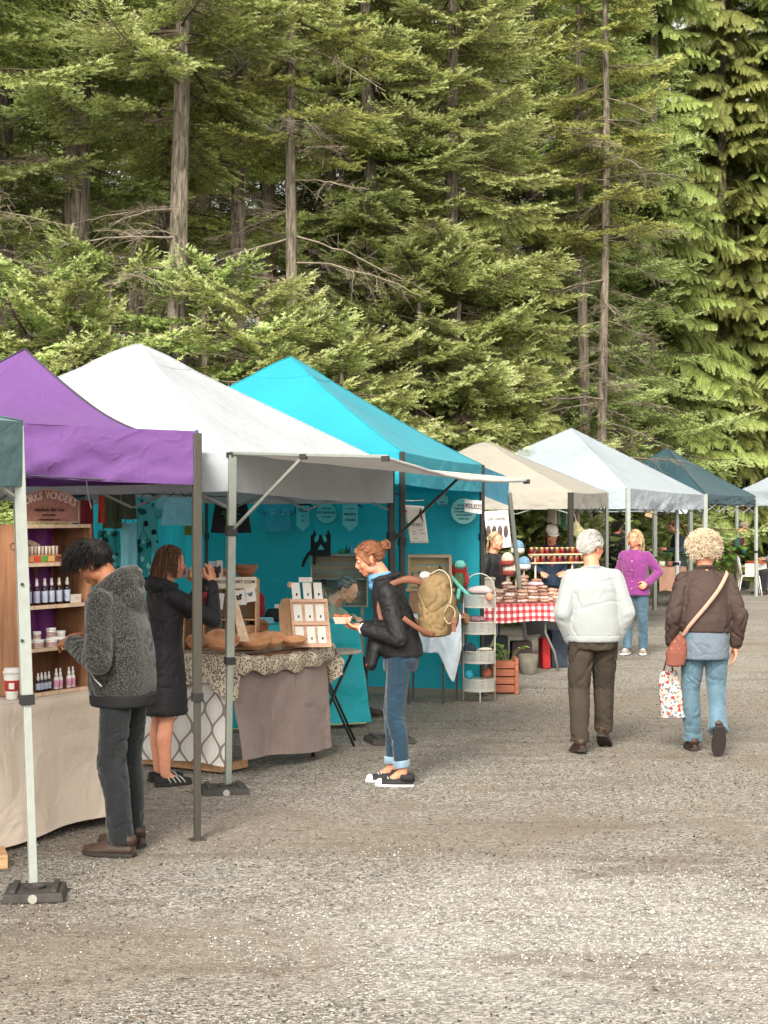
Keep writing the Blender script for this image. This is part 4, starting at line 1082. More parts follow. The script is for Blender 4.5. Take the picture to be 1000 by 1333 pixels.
        if lace:
            l=MB()
            for i in range(5):
                t=.40+.07*i; z=base+.022+Hh(t); w=W_(t)*.5; l.tube([M@V((-w,y0+L*t-.008,z-.010)),M@V((0,y0+L*t,z+.001)),M@V((w,y0+L*t+.008,z-.010))],.0028,5)
            l.build('lace',lace,o,smooth=True,world=False)
        if stripe:
            l=MB()
            for i in range(4):
                t=.28+.13*i; z=base+.02+Hh(t); w=W_(t); l.tube([M@V((-w*1.02,y0+L*t+.03,base+.025)),M@V((-w*.7,y0+L*t+.01,base+.02+Hh(t)*.78)),M@V((0,y0+L*t,z+.002)),M@V((w*.7,y0+L*t+.01,base+.02+Hh(t)*.78)),M@V((w*1.02,y0+L*t+.03,base+.025))],.0045,5)
            l.build('strap',stripe,o,smooth=True,world=False)
        return o
    def part(s,name,mb,m,parent=None,**kw): return mb.build(name,m,parent or s.t,world=False,**kw)

# ---- fabrics
def heather(name,dark,light,sc=190):
    if name in MATS: return MATS[name]
    t=NT(name); t.set(.95,0,.15,.3); v=t.mapping('Object',(1,1,.8)); n=t.noise(v,sc,2,.6); n2=t.noise(v,sc*.5,3,.7)
    c=t.ramp(t.math('ADD',t.math('MULTIPLY',n,.68),t.math('MULTIPLY',n2,.32)),[(.46,dark),(.60,light)]); t.col(c)
    b=t.bump(t.noise(v,6,3,.5,1),.9,.008); t.bump(n,.5,.003,b); MATS[name]=t.m; return t.m
def denim(name,c,fade=1.5):
    if name in MATS: return MATS[name]
    t=NT(name); t.set(.85,0,.2,.2); v=t.mapping('Object'); cc=lin(c)[:3]
    n=t.noise(t.mapping('Object',(1,1,.45)),7,5,.6,.5); f=t.noise(v,260,2)
    a=t.ramp(n,[(.35,tuple(x*.72 for x in cc)),(.55,cc),(.72,tuple(min(1,x*fade) for x in cc))]); t.col(t.mix(.35,a,t.mix(f,(0,0,0),(1,1,1)),'OVERLAY'))
    b=t.bump(t.noise(t.mapping('Object',(1,1,2.2)),9,4,.55,1.5),.8,.010); t.bump(f,.3,.001,b); MATS[name]=t.m; return t.m
HOODIE=heather('heathered_knit',(.006,.006,.006),(.075,.074,.064)); RIB=mat('black_rib_knit','#18181a',.9,bump=.3,bs=120)
DENBLK=denim('charcoal_denim','#1f2224',1.8); DENBLU=denim('blue_denim','#1d3444',1.5); DENLT=denim('faded_blue_denim','#4f6875',1.35); DENMID=denim('mid_blue_denim','#425a69',1.45)
SHELL=mat('black_shell','#191a1b',.66,var=.15,bump=.2,bs=25,bd=.004,fold=.012,folds=7,spec=.3); SHELL2=mat('soft_black_shell','#1a1a1d',.65,bump=.2,bs=25,fold=.012,folds=6)
FLEECE=mat('white_fleece','#8d9191',.95,var=.05,bump=.2,bs=180,bd=.001,fold=.010,folds=6,sheen=.3); OLIVE=mat('olive_corduroy','#352d23',.9,var=.2,vs=9,bump=.3,bs=140,fold=.008,folds=8)
BROWNJ=mat('brown_microfibre','#3a2b25',.8,var=.12,vs=4,bump=.2,bs=50,fold=.014,folds=6); GREYT=mat('grey_jersey','#5c6670',.9,fold=.010,folds=9)
MAGENTA=mat('magenta_fleece','#702a68',.9,var=.08,bump=.2,bs=150,fold=.010,folds=8,sheen=.3)
LEATH=mat('dark_brown_leather','#3b2b22',.55,var=.3,vs=20,bump=.3,bs=70); SOLED=mat('dark_sole','#2a2522',.8,bump=.4,bs=60); SOLEW=plain('white_rubber','#d5d3cd',.5); CANV=mat('black_canvas','#1f1f20',.8,bump=.2,bs=200)
GREYSH=mat('grey_mesh_shoe','#8d8478',.8,var=.3,vs=30)
# ---------------------------------------------------------------- stalls: materials
PINE=wood('honey_pine',(.42,.22,.10),(.62,.38,.20),axis='z'); PINEX=wood('honey_pine_flat',(.42,.22,.10),(.62,.38,.20),axis='x'); PLY=wood('brown_plywood',(.22,.10,.05),(.36,.18,.09),axis='z',rough=.45)
PALEW=wood('pale_board',(.55,.38,.25),(.72,.54,.38),axis='z'); GREYW=wood('weathered_board',(.20,.17,.12),(.36,.31,.23),axis='x'); CEDW=wood('red_cedar_board',(.22,.06,.03),(.36,.12,.06),axis='x')
BOWLW=wood('turned_wood',(.36,.16,.07),(.55,.28,.14),axis='x',rough=.4); LINEN=cloth('oatmeal_linen','#ccbcab',.0,.9,fold=.02,folds=2.5,crump=.22)
TAUPE=cloth('taupe_cloth','#80706a',.0,.9,fold=.02,folds=3.5,crump=.25); WHCL=mat('white_cotton_cloth','#c4cdd4',.9,fold=.012,folds=6,trans=.1)
TEALCL=mat('teal_counter_cloth','#18a5b0',.6,var=.08,vs=3,fold=.02,folds=5,bump=.1,bs=150); WHP=plain('white_plastic','#d8d5cf',.4); WHCARD=mat('white_card_stock','#d5d2cb',.7,var=.05,vs=30)
INK=plain('black_ink','#16161a',.7); AMB=plain('amber_glass','#1c0f0a',.12); LAB=mat('lilac_label','#a9b2c6',.6,var=.2,vs=30); PINKL=mat('pink_label','#c98fae',.6,var=.3,vs=40)
def tt(s,size,o,xd,yd,m,parent,name='lettering',ext=.001,bold=0,shear=0,label=None):
    b=text_mb(s,size,ext,bold=bold,shear=shear); b.xf(plane_M(o,xd,yd)); return b.build(name,m,parent)
UP=V((0,0,1))
# ---- left stall table
TD=V((.50,.86,0)).normalized(); TO=V((.86,-.50,0)).normalized()   # along the table, and out to the lane
def draped(name,root,corner_fn,m,ztop,zhem,n=140,flare=.05,fold=.018,freq=9,seed=1,lift=None):
    """cloth over a table: corner_fn(s in 0..1)-> (pos, outward) along the table edge; skirt to zhem"""
    mb=MB()
    def f(u,v):
        p,o,s=corner_fn(u); w=v; z=lerp(ztop,zhem(u) if callable(zhem) else zhem,w)
        a=fold*(w**.8)*(math.sin(s*freq+2*noise.noise(V((s*1.3,seed,0))))*.8+noise.noise(V((s*3,w*1.3,seed)))*1.3)
        q=V((p.x,p.y,z))+o*(.006+flare*w+a+(.012*math.sin(PI*min(1,w*9)) if w<.12 else .012*0)); return q
    mb.grid(f,n,22); return mb.build(name,m,root,smooth=True)
def round_rect(c,ax,ay,hx,hy,r,u0=0,u1=1):
    """edge walker of a rounded rectangle, returns fn(u)->(pos,outward,arclength)"""
    segs=[]; P_=[]; N_=[]
    cs=[(hx-r,hy-r,0),(-hx+r,hy-r,90),(-hx+r,-hy+r,180),(hx-r,-hy+r,270)]
    for (x,y,a0) in cs:
        for k in range(9):
            a=R(a0+k*11.25); P_.append(c+ax*(x+r*math.cos(a))+ay*(y+r*math.sin(a))); N_.append(ax*math.cos(a)+ay*math.sin(a))
    P_.append(P_[0]);N_.append(N_[0]); L=[0]
    for i in range(1,len(P_)): L.append(L[-1]+(P_[i]-P_[i-1]).length)
    T=L[-1]
    def fn(u):
        s=lerp(u0,u1,u)*T; s=s%T if s>T or s<0 else s
        i=max(j for j in range(len(L)) if L[j]<=s+1e-9); i=min(i,len(L)-2); t=(s-L[i])/max(1e-9,L[i+1]-L[i]); return lerp(P_[i],P_[i+1],t),lerp(N_[i],N_[i+1],t).normalized(),s
    return fn,P_[:-1]
def table_legs(root,c,ax,ay,hx,hy,z,m,r=.016):
    for i in (-1,1):
        for j in (-1,1): mb=MB(); q=c+ax*i*(hx-.06)+ay*j*(hy-.06); mb.tube([V((q.x,q.y,z)),V((q.x+.01*i,q.y,0))],r,8); mb.build('leg',m,root,smooth=True)
tc=V((-1.63,9.70,0))-TD*.95-TO*.36
ZT=.775
t=thing('display_table','long table under an oatmeal linen cloth at the left stall','table',tc)
fn,poly=round_rect(tc,TD,TO,.95,.37,.16)
mb=MB(); mb.extrude([V((p.x,p.y,0)) for p in poly],(0,0,ZT-.03),(0,0,ZT-.004)); mb.build('tabletop',PLY,t)
table_legs(t,tc,TD,TO,.9,.34,ZT-.03,STEELG)
t=thing('tablecloth','oatmeal linen cloth falling in soft folds over the left stall table','tablecloth',tc)
mb=MB(); mb.add([V((p.x,p.y,ZT+.004))+.0*TD for p in poly],[tuple(range(len(poly)))]); mb.build('top_cloth',LINEN,t)
draped('skirt',t,fn,LINEN,ZT+.004,lambda u:.035+.02*math.sin(u*17),n=260,flare=.10,fold=.030,freq=8,seed=3)
m=MB(); c=G(0,1128); m.box(c+V((-.03,.05,.035)),(.10,.25,.07),rz=.3); top('wood_block',m,PINEX,'short pine block on the gravel under the left stall cloth','wood block',bevel=.004)
# ---- shelf display
S0=V((-2.035,9.15,ZT+.008)); SW=.575; SD=V((.50,.86,0)).normalized(); SI=V((-.86,.50,0)).normalized(); SDP=.30; SH=.985
def SP(x,d,z): return S0+SD*x+SI*d+UP*z
def obox(mb,x0,x1,d0,d1,z0,z1,mi=0):
    vs=[SP(x,d,z) for z in (z0,z1) for (x,d) in ((x0,d0),(x1,d0),(x1,d1),(x0,d1))]
    mb.add(vs,[(3,2,1,0),(4,5,6,7),(0,1,5,4),(1,2,6,5),(2,3,7,6),(3,0,4,7)],mi)
t=thing('shelf_unit','brown plywood shelf unit with five boards standing on the left stall table','shelf',S0)
m=MB(); obox(m,-.0,.018,0,SDP,0,SH); m.build('side_panel',PLY,t,bevel=.002)
m=MB(); obox(m,SW-.018,SW,0,SDP,0,SH); m.build('side_panel',PLY,t,bevel=.002)
m=MB(); obox(m,.018,SW-.018,SDP-.012,SDP-.002,0,SH-.02); m.build('back_panel',PLY,t)
SZ=[0.0,.255,.50,.745,.965]
for z in SZ: m=MB(); obox(m,.020,SW-.020,.004,SDP-.014,z,z+.018); obox(m,.0185,SW-.0185,-.004,.003,z-.001,z+.020,1); m.build('shelf_board',[PLY,PALEW],t)
m=MB(); 
def pc(u,v): p=SP(.16+.375*u,SDP-.030-.012*math.sin(u*15+v*2)-.01*math.sin(v*7),lerp(.265,.955,v)); return p
m.grid(pc,20,12); m.build('purple_lining',mat('purple_satin','#7c2f86',.5,fold=.01,folds=7),t,smooth=True)
m=MB(); m.tube([SP(-.002,.09+.02*math.cos(a*.524),.86+.02*math.sin(a*.524)) for a in range(13)],.0022,5); m.build('round_mark',plain('dark_brown_ink','#2a130b',.6),t)
# arched sign
t=thing('arched_sign','arched wooden sign lettered WORKS WONDERS on top of the shelf unit','sign',SP(.25,.05,SH+.01))
pl=[]; x0,x1=-.02,.50
for i in range(17): u=i/16; pl.append(SP(lerp(x0,x1,u),.04,SH+.012+.125+.065*math.sin(PI*u)))
pl=[SP(x1,.04,SH+.012),]+list(reversed(pl))+[SP(x0,.04,SH+.012)]
SGN=wood('reddish_signboard',(.30,.13,.09),(.46,.23,.16),axis='x'); m=MB(); m.extrude(pl,SI*.0,SI*.018); m.build('board',SGN,t)
m=MB(); m.tube([p-SI*.002 for p in pl+[pl[0]]],.005,5); m.build('rim',PALEW,t)
CREAM=plain('cream_paint','#e2cdb8',.6); word='WORKS WONDERS'; 
for i,ch in enumerate(word):
    if ch==' ': continue
    u=.08+.84*i/(len(word)-1); x=lerp(x0,x1,u); z=SH+.012+.098+.058*math.sin(PI*u); a=.42*math.cos(PI*u)
    tt(ch,.058,SP(x,.036,z),SD*math.cos(a)+UP*math.sin(a),UP*math.cos(a)-SD*math.sin(a),CREAM,t,bold=.002)
tt('Handmade Skin Care',.030,SP(.24,.036,SH+.085),SD,UP,plain('dark_red_ink','#3a1410',.6),t,shear=.3)
tt('herbal remedies',.018,SP(.24,.036,SH+.055),SD,UP,plain('dark_red_ink','#3a1410',.6),t)
tt('www.workswonders.com',.017,SP(.24,.036,SH+.028),SD,UP,plain('dark_red_ink','#3a1410',.6),t)
# products
def spray_proto():
    t=thing('spray_bottle','amber spray bottle','spray bottle',(0,0,0))
    m=MB(); m.lathe([(0,0),(.017,0),(.019,.003),(.019,.088),(.016,.100),(.008,.108),(.008,.112)],n=18); m.build('bottle',AMB,t,world=False,smooth=True)
    m=MB(); m.lathe([(.0194,.014),(.0196,.015),(.0196,.080),(.0194,.081)],n=18); m.build('label',LAB,t,world=False,smooth=True)
    m=MB(); m.lathe([(.0105,.108),(.011,.125),(.0085,.128),(.0078,.150),(.006,.154),(0,.154)],n=14); m.build('cap',WHP,t,world=False,smooth=True); return t
sp=spray_proto(); xs=[.085,.155,.222,.280,.345,.415]
words_=['first','second','third','fourth','fifth','sixth']
for i,x in enumerate(xs):
    loc=SP(x,.055,SZ[2]+.0185); o=sp if i==0 else copy_tree(sp,loc); o.location=loc
    o['label']='%s amber spray bottle from the left on the middle shelf'%words_[i]; o['group']='amber spray bottles on the shelf'; o['category']='spray bottle'
def jar_thing(loc,r,h,lab,label,cat='jar',band=None):
    t=thing('cream_jar',label,cat,loc,0,'white lidded jars on the shelf'); m=MB(); m.lathe([(0,0),(r*.93,0),(r,.003),(r,h*.72),(r*.9,h*.76)],n=22); m.build('jar',WHP if band is None else band,t,world=False,smooth=True)
    m=MB(); m.lathe([(r*1.005,h*.14),(r*1.01,h*.15),(r*1.01,h*.62),(r*1.005,h*.63)],n=22); m.build('label',lab,t,world=False,smooth=True)
    m=MB(); m.lathe([(r*1.03,h*.74),(r*1.05,h*.76),(r*1.05,h*.97),(r*1.0,h),(0,h)],n=22); m.build('lid',WHP,t,world=False,smooth=True); return t
LB2=mat('dusty_pink_label','#a98a86',.6,var=.4,vs=60)
z1=SZ[1]+.0185
jar_thing(SP(.05,.05,z1),.042,.048,LB2,'wide white jar nearest the white leg on the second shelf')
jar_thing(SP(.155,.055,z1),.042,.048,LB2,'wide white jar under the small one on the second shelf')
jar_thing(SP(.155,.055,z1+.0485),.024,.046,LB2,'small white jar stacked on the wide jar')
jar_thing(SP(.03,.05,z1+.0485),.020,.036,LB2,'smallest white jar half behind the white leg')
jar_thing(SP(.27,.05,z1),.036,.046,LB2,'wide jar by the young man\'s fingers'); jar_thing(SP(.27,.05,z1+.0465),.028,.062,LB2,'tall white jar stacked above the young man\'s fingers'); jar_thing(SP(.37,.08,z1),.038,.085,mat('clear_grey_glass','#8c8d88',.15),'grey glass jar with a white lid beside the hoodie cuff')
# boxes middle shelf
for x,d,w_,h_,lab in ((.012+.03,.03,.06,.045,'small cream carton at the left end of the middle shelf'),(.475,.035,.09,.05,'cream carton of blue labels at the right end of the middle shelf')):
    m=MB(); obox(m,x-w_/2,x+w_/2,d,d+.05,SZ[2]+.0185,SZ[2]+.0185+h_); top('carton',m,mat('carton_print','#c9c3b4',.7,var=.25,vs=50),lab,'carton',bevel=.001)
# roll-on rack on 4th shelf
t=thing('bottle_rack','low rack with a row of ten small roll on bottles on the upper shelf','rack',SP(.17,.05,SZ[3]+.0185))
m=MB(); obox(m,.03,.33,.02,.075,SZ[3]+.0185,SZ[3]+.062); m.build('tray',mat('colour_label_strip','#b98458',.6,var=.5,vs=25),t,bevel=.001)
for i,c in enumerate(('#c9884f','#c4442f','#5d9a3a','#d8a860','#7a3a30')):
    m=MB(); obox(m,.035+.059*i,.035+.059*i+.054,.0165,.019,SZ[3]+.026,SZ[3]+.058); m.build('label',plain('label_%d'%i,c,.6),t)
for i in range(10):
    m=MB(); m.lathe([(.009,0),(.009,.028),(.0095,.030),(.0095,.052),(.008,.055),(0,.055)],c=SP(.045+.030*i,.047,SZ[3]+.060),n=10); m.build('bottle',PALEW if i%2 else WHP,t,smooth=True)
t=thing('small_arched_sign','small arched card lettered WORKS WONDERS behind the roll on bottles','sign',SP(.15,.12,SZ[3]+.02))
pl=[SP(.0+.26,.12,SZ[3]+.02)]+[SP(.26-.26*i/10,.12,SZ[3]+.02+.10+.035*math.sin(PI*i/10)) for i in range(11)]+[SP(.0,.12,SZ[3]+.02)]
m=MB(); m.extrude(pl,V((0,0,0)),SI*.006); m.build('card',SGN,t)
for i,ch in enumerate(word):
    if ch==' ': continue
    u=.08+.84*i/(len(word)-1); a=.30*math.cos(PI*u); tt(ch,.030,SP(.26*u,.117,SZ[3]+.105+.032*math.sin(PI*u)),SD*math.cos(a)+UP*math.sin(a),UP*math.cos(a)-SD*math.sin(a),CREAM,t,bold=.001)
# dropper bottles on lowest board
z0=SZ[0]+.0205
def dropper(x,d,k,lm,label,clear=False):
    t=thing('dropper_bottle',label,'dropper bottle',SP(x,d,z0),0,'small bottles on the bottom board'); r=.0165*k
    m=MB(); m.lathe([(0,0),(r*.95,0),(r,.003),(r,.060*k),(r*.8,.072*k),(r*.5,.078*k)],n=16); m.build('bottle',WHP if clear else AMB,t,world=False,smooth=True)
    m=MB(); m.lathe([(r*1.01,.012*k),(r*1.03,.013*k),(r*1.03,.055*k),(r*1.01,.056*k)],n=16); m.build('label',lm,t,world=False,smooth=True)
    m=MB(); m.lathe([(r*.6,.074*k),(r*.62,.098*k),(r*.38,.102*k),(r*.36,.125*k),(0,.128*k)],n=12); m.build('cap',WHP,t,world=False,smooth=True)
for i,(x,d,k,lm,l,cl) in enumerate(((.035,.05,1.05,LAB,'dark dropper bottle touching the white leg on the bottom board',0),(.085,.06,1.05,LAB,'tall dark dropper bottle with a blue label on the bottom board',0),(.150,.04,.85,LAB,'left of the short dark droppers on the bottom board',0),(.185,.045,.85,LAB,'second of the short dark droppers on the bottom board',0),(.222,.05,.85,LAB,'third of the short dark droppers on the bottom board',0),(.258,.055,.85,LAB,'right of the short dark droppers on the bottom board',0),(.315,.05,.95,PINKL,'left pink labelled bottle on the bottom board',1),(.355,.055,.95,PINKL,'second pink labelled bottle on the bottom board',1),(.425,.05,.95,PINKL,'third pink labelled bottle near the hoodie front',1),(.465,.055,.95,PINKL,'pink labelled bottle farthest right on the bottom board',1))): dropper(x,d,k,lm,l,cl)
# coffee cup
t=thing('coffee_cup','white paper cup with a red sleeve on the oatmeal cloth','cup',(-2.10,9.1,ZT+.008))
m=MB(); m.lathe([(0,0),(.030,0),(.031,.003),(.046,.150),(.044,.150)],n=26); m.build('cup',WHP,t,world=False,smooth=True)
m=MB(); m.lathe([(.0362,.048),(.0368,.049),(.0425,.108),(.042,.109)],n=26); m.build('sleeve',plain('red_sleeve','#a82a26',.7),t,world=False,smooth=True)
m=MB(); m.lathe([(.047,.146),(.0495,.149),(.0495,.158),(.045,.160),(.043,.176),(.040,.178),(0,.174)],n=26); m.build('lid',WHP,t,world=False,smooth=True)
m=MB(); m.box((.008,-.0405,.078),(.030,.003,.034)); m.build('sleeve_patch',WHP,t,world=False)

# ---- bowl stall under the white awning canopy
N0=V((-1.06,11.30,0)); BX=V((.552,.834,0)).normalized(); BI=V((-BX.y,BX.x,0)); BL_,BWD=1.08,.78; BZ=.835
bc=N0+BX*BL_/2+BI*BWD/2
t=thing('bowl_table','folding table under the leopard print cloth','table',bc)
m=MB(); m.extrude([N0,N0+BX*BL_,N0+BX*BL_+BI*BWD,N0+BI*BWD],(0,0,BZ-.035),(0,0,BZ-.006)); m.build('tabletop',PLY,t); table_legs(t,bc,BX,BI,BL_/2,BWD/2,BZ-.035,STEELD)
def BP(x,d,z): return N0+BX*x+BI*d+UP*z
def trellis_mat():
    t=NT('trellis_cloth'); t.set(.9,0,.2); uv=t.n.new('ShaderNodeUVMap'); s=t.sep(uv.outputs[0])
    # ogee trellis: bands where |sin| curves meet
    def band(ph):
        yv=t.math('MULTIPLY',s[1],2*PI*2.6); w=t.math('MULTIPLY',t.math('SINE',t.math('ADD',yv,ph)),.25); xx=t.math('ADD',t.math('MULTIPLY',s[0],5.0),w if ph==0 else w)
        fr=t.math('FRACT',t.math('ADD',xx,0 if ph==0 else .5)); d=t.math('ABSOLUTE',t.math('SUBTRACT',fr,.5)); return d
    d1=band(0); d2=band(PI); d=t.math('MINIMUM',d1,d2); f=t.ramp(d,[(.055,1),(.085,0)]); f2=t.ramp(t.noise(t.mapping('Object'),7,3),[(.42,0),(.6,1)])
    inner=t.ramp(t.math('ABSOLUTE',t.math('SUBTRACT',d,.2)),[(.02,1),(.06,0)])
    c=t.mix(t.math('MULTIPLY',inner,.35),(.56,.54,.50),(.38,.37,.35)); c=t.mix(f,c,(.20,.175,.16)); t.col(c); t.bump(t.noise(t.mapping('Object'),5,3),.6,.012); return t.m
def leopard_mat():
    t=NT('leopard_cloth'); t.set(.9,0,.2); v=t.mapping('Object'); vo=t.n.new('ShaderNodeTexVoronoi'); vo.inputs['Scale'].default_value=62; t.link(v,vo.inputs['Vector']); vo.feature='F1'
    nn=t.noise(v,80,3); d=t.math('ADD',vo.outputs['Distance'],t.math('MULTIPLY',t.math('SUBTRACT',nn,.5),.5))
    ring=t.ramp(d,[(.16,0),(.22,1),(.38,1),(.46,0)]); core=t.ramp(d,[(.15,1),(.22,0)]); c=t.mix(ring,(.50,.43,.33),(.045,.032,.026)); c=t.mix(t.math('MULTIPLY',core,.7),c,(.30,.22,.14)); t.col(c); t.bump(t.noise(v,9,4),.7,.012); return t.m
TREL=trellis_mat(); LEO=leopard_mat()
t=thing('trellis_cloth','white cloth with a grey trellis pattern at the near end of the bowl stall','cloth',BP(0,.4,0))
def tf(u,v):
    d=lerp(-.02,BWD+.10,u); z=lerp(BZ-.02,.075+.012*math.sin(u*5),v); return BP(-.015-.10*v-.012*math.sin(d*17+v)*v-.02*noise.noise(V((d*3,v*2,1))),d,z)
m=MB(); m.grid(tf,60,24); m.build('drape',TREL,t,smooth=True)
t=thing('taupe_cloth','taupe cloth hung along the lane side of the bowl stall','cloth',BP(.5,0,0))
def qf(u,v):
    z=lerp(BZ-.02,.10+.03*math.sin(u*3.2+2),v); x=lerp(-.055-.02*v,BL_+.03,min(1,u/.86)); d=0
    e=.012+.10*v+.03*v*math.sin(x*9+1.5*math.sin(v*2))+.035*noise.noise(V((x*2.5,v*1.6,9)))*v+.012*noise.noise(V((x*8,v*5,2)))*v
    if u>.86: k=(u-.86)/.14; a=k*PI/2; rr=e; return BP(BL_+.03+rr*math.sin(a)*.7,-rr*math.cos(a)+k*.18,z)
    return BP(x,-e,z)
m=MB(); m.grid(qf,90,30); m.build('drape',TAUPE,t,smooth=True)
t=thing('leopard_cloth','leopard print cloth bunched over the top of the bowl stall','cloth',BP(.5,.4,BZ))
m=MB(); m.grid(lambda u,v:BP(lerp(-.02,BL_+.02,u),lerp(-.02,BWD+.02,v),BZ+.004+.006*noise.noise(V((u*5,v*5,0)))),30,20); m.build('top_cloth',LEO,t,smooth=True)
def lf(u,v):  # near end hang, uneven lower edge with a point
    d=lerp(-.10,BWD+.06,u); hem=.19+.12*math.exp(-((d+.06)/.16)**2)+.09*math.exp(-((d-.55)/.2)**2); z=BZ+.006-hem*v
    return BP(-.03-.055*v-.02*math.sin(d*21)*v-.012*noise.noise(V((d*6,v*3,4))),d,z)
m=MB(); m.grid(lf,60,16); m.build('end_drape',LEO,t,smooth=True)
def lg(u,v):  # scrunched roll along lane side
    x=lerp(-.05,BL_+.03,u); th=v*2.6; r=.040+.012*noise.noise(V((x*9,0,3)))+.006*math.sin(x*30); y=-.045-.012*math.sin(x*6)
    zc=BZ-.035-.025*math.sin(PI*u)+.02*noise.noise(V((x*4,5,0))); pr=r*(1+.25*noise.noise(V((x*14,th*1.5,8))))
    hang=0 if v<.6 else (v-.6)/.4*.05*(1+.8*noise.noise(V((x*5,1,1))))
    return BP(x,y-pr*math.sin(th)*1.1,zc+pr*math.cos(th)*1.0-hang)
m=MB(); m.grid(lg,110,20); m.build('rolled_edge',LEO,t,smooth=True)
def lh(u,v):
    d=lerp(-.08,.22,u); z=BZ-.01-.30*v*(1-.35*abs(u-.45)*2); return BP(BL_+.06+.04*v+.025*math.sin(u*9+v*3),d-.05*v+.02*math.sin(v*9),z)
m=MB(); m.grid(lh,26,18); m.build('corner_drape',LEO,t,smooth=True)
m=MB(); m.box(BP(.12,.45,.045),(.75,.30,.06),rz=2.55); top('wood_pallet',m,PINEX,'flat pine slab on the gravel under the trellis cloth','wood slab',bevel=.004)
# crates standing on the stall
def crate(name,label,x0,x1,d0,d1,z0,z1,m,group=None,cat='crate',slats=5):
    t=thing(name,label,cat,BP((x0+x1)/2,(d0+d1)/2,z0),0,group)
    def bb(a,b,c,d,e,f,nm):
        q=MB(); vs=[BP(x,y,z) for z in (e,f) for (x,y) in ((a,c),(b,c),(b,d),(a,d))]; q.add(vs,[(3,2,1,0),(4,5,6,7),(0,1,5,4),(1,2,6,5),(2,3,7,6),(3,0,4,7)]); q.build(nm,m,t,bevel=.002)
    th=.012
    for z in (z0,z1-th): bb(x0,x1,d0,d1,z,z+th,'end_panel')
    n=slats; w=(d1-d0)
    for i in range(n): a=d0+w*i/n; bb(x0-.001,x0+th-.002,a+.004,a+w/n-.004,z0+th+.001,z1-th-.001,'slat')
    for i in range(3): a=x0+(x1-x0)*i/3; bb(a+.018,a+(x1-x0)/3-.004,d1-.011,d1-.001,z0+th+.001,z1-th-.001,'slat'); 
    bb(x0,x0+.03,d0-.001,d0+.014,z0+th+.001,z1-th-.001,'corner_post'); bb(x1-.03,x1,d0-.001,d0+.014,z0+th+.001,z1-th-.001,'corner_post'); bb(x1-.02,x1-.001,d1-.04,d1-.013,z0+th+.001,z1-th-.001,'corner_post')
    return t
# seen from the camera the crates face the near end: use a frame turned towards the camera
def CP(px,py,Y): return P(px,py,Y)
def facing_crate(label,px0,px1,pyt,pyb,Y,depth,m,group=None,back=True,inner=(),post=.028,open_=True):
    a=P(px0,pyb,Y);b=P(px1,pyb,Y); c=P(px0,pyt,Y); w=b.x-a.x; h=c.z-a.z
    t=thing('wooden_crate',label,'crate',V(((a.x+b.x)/2,Y+depth/2,a.z)),0,group)
    def bb(x0,x1,y0,y1,z0,z1,nm): q=MB(); q.box(((x0+x1)/2,(y0+y1)/2,(z0+z1)/2),(x1-x0,y1-y0,z1-z0)); q.build(nm,m,t,bevel=.0015)
    x0,x1,z0,z1=a.x,b.x,a.z,c.z; th=.012
    bb(x0,x1,Y,Y+depth,z0,z0+th,'board'); bb(x0,x1,Y,Y+depth,z1-th,z1,'board')
    for s,xx in ((0,x0),(1,x1-th)):
        n=3
        for i in range(n): y0=Y+depth*i/n; bb(xx,xx+th,y0+.004,y0+depth/n-.006,z0+th+.001,z1-th-.001,'side_slat')
    if back:
        n=max(3,int(w/.09))
        for i in range(n): xa=x0+th+(w-2*th)*i/n; bb(xa+.003,xa+(w-2*th)/n-.003,Y+depth-.011,Y+depth-.001,z0+th+.001,z1-th-.001,'back_slat')
    for f in inner: z=z0+h*f; bb(x0+th+.001,x1-th-.001,Y+.004,Y+depth-.013,z,z+.010,'shelf')
    return t
GC='pine crates stacked on the bowl stall'
facing_crate('upright pine crate at the left behind the black coat on the bowl stall',238,262,776,855,11.72,.26,PINE,GC)
facing_crate('tall pine crate between the two canopy legs on the bowl stall',264,334,755,846,11.68,.30,PINE,GC,inner=(.42,))
# sign strip
t=thing('shop_sign','cream strip lettered NWORKSHOPART.COM with a scalloped edge along the crate top','sign',P(300,760,11.6))
a=P(264,767,11.64); b=P(334,767,11.64); w=b.x-a.x; hh=P(0,751,11.64).z-a.z
m=MB(); pts=[V((a.x,11.64,a.z+hh)),V((b.x,11.64,a.z+hh))]; n=15; low=[]
for i in range(n):
    for k in range(5): u=(i+k/5)/n; low.append(V((b.x-w*u,11.64,a.z+.012-.012*math.sin(PI*(k/5)))))
low.append(V((a.x,11.64,a.z+.012))); m.extrude([pts[0]]+[pts[1]]+low,(0,-.008,0),(0,0,0)); m.build('strip',plain('cream_board','#cfc6b3',.7),t)
tt('N WORKSHOP ART.COM',.042,V(((a.x+b.x)/2,11.630,a.z+hh*.58)),(1,0,0),UP,plain('brown_ink','#4a3a30',.7),t,space=1) if False else None
q=text_mb('NWORKSHOPART.COM',.034,.0008,space=1.0,bold=.0005); q.xf(plane_M(V(((a.x+b.x)/2,11.629,a.z+hh*.60)),(1,0,0),UP)); q.build('lettering',plain('brown_ink','#4a3a30',.7),t)
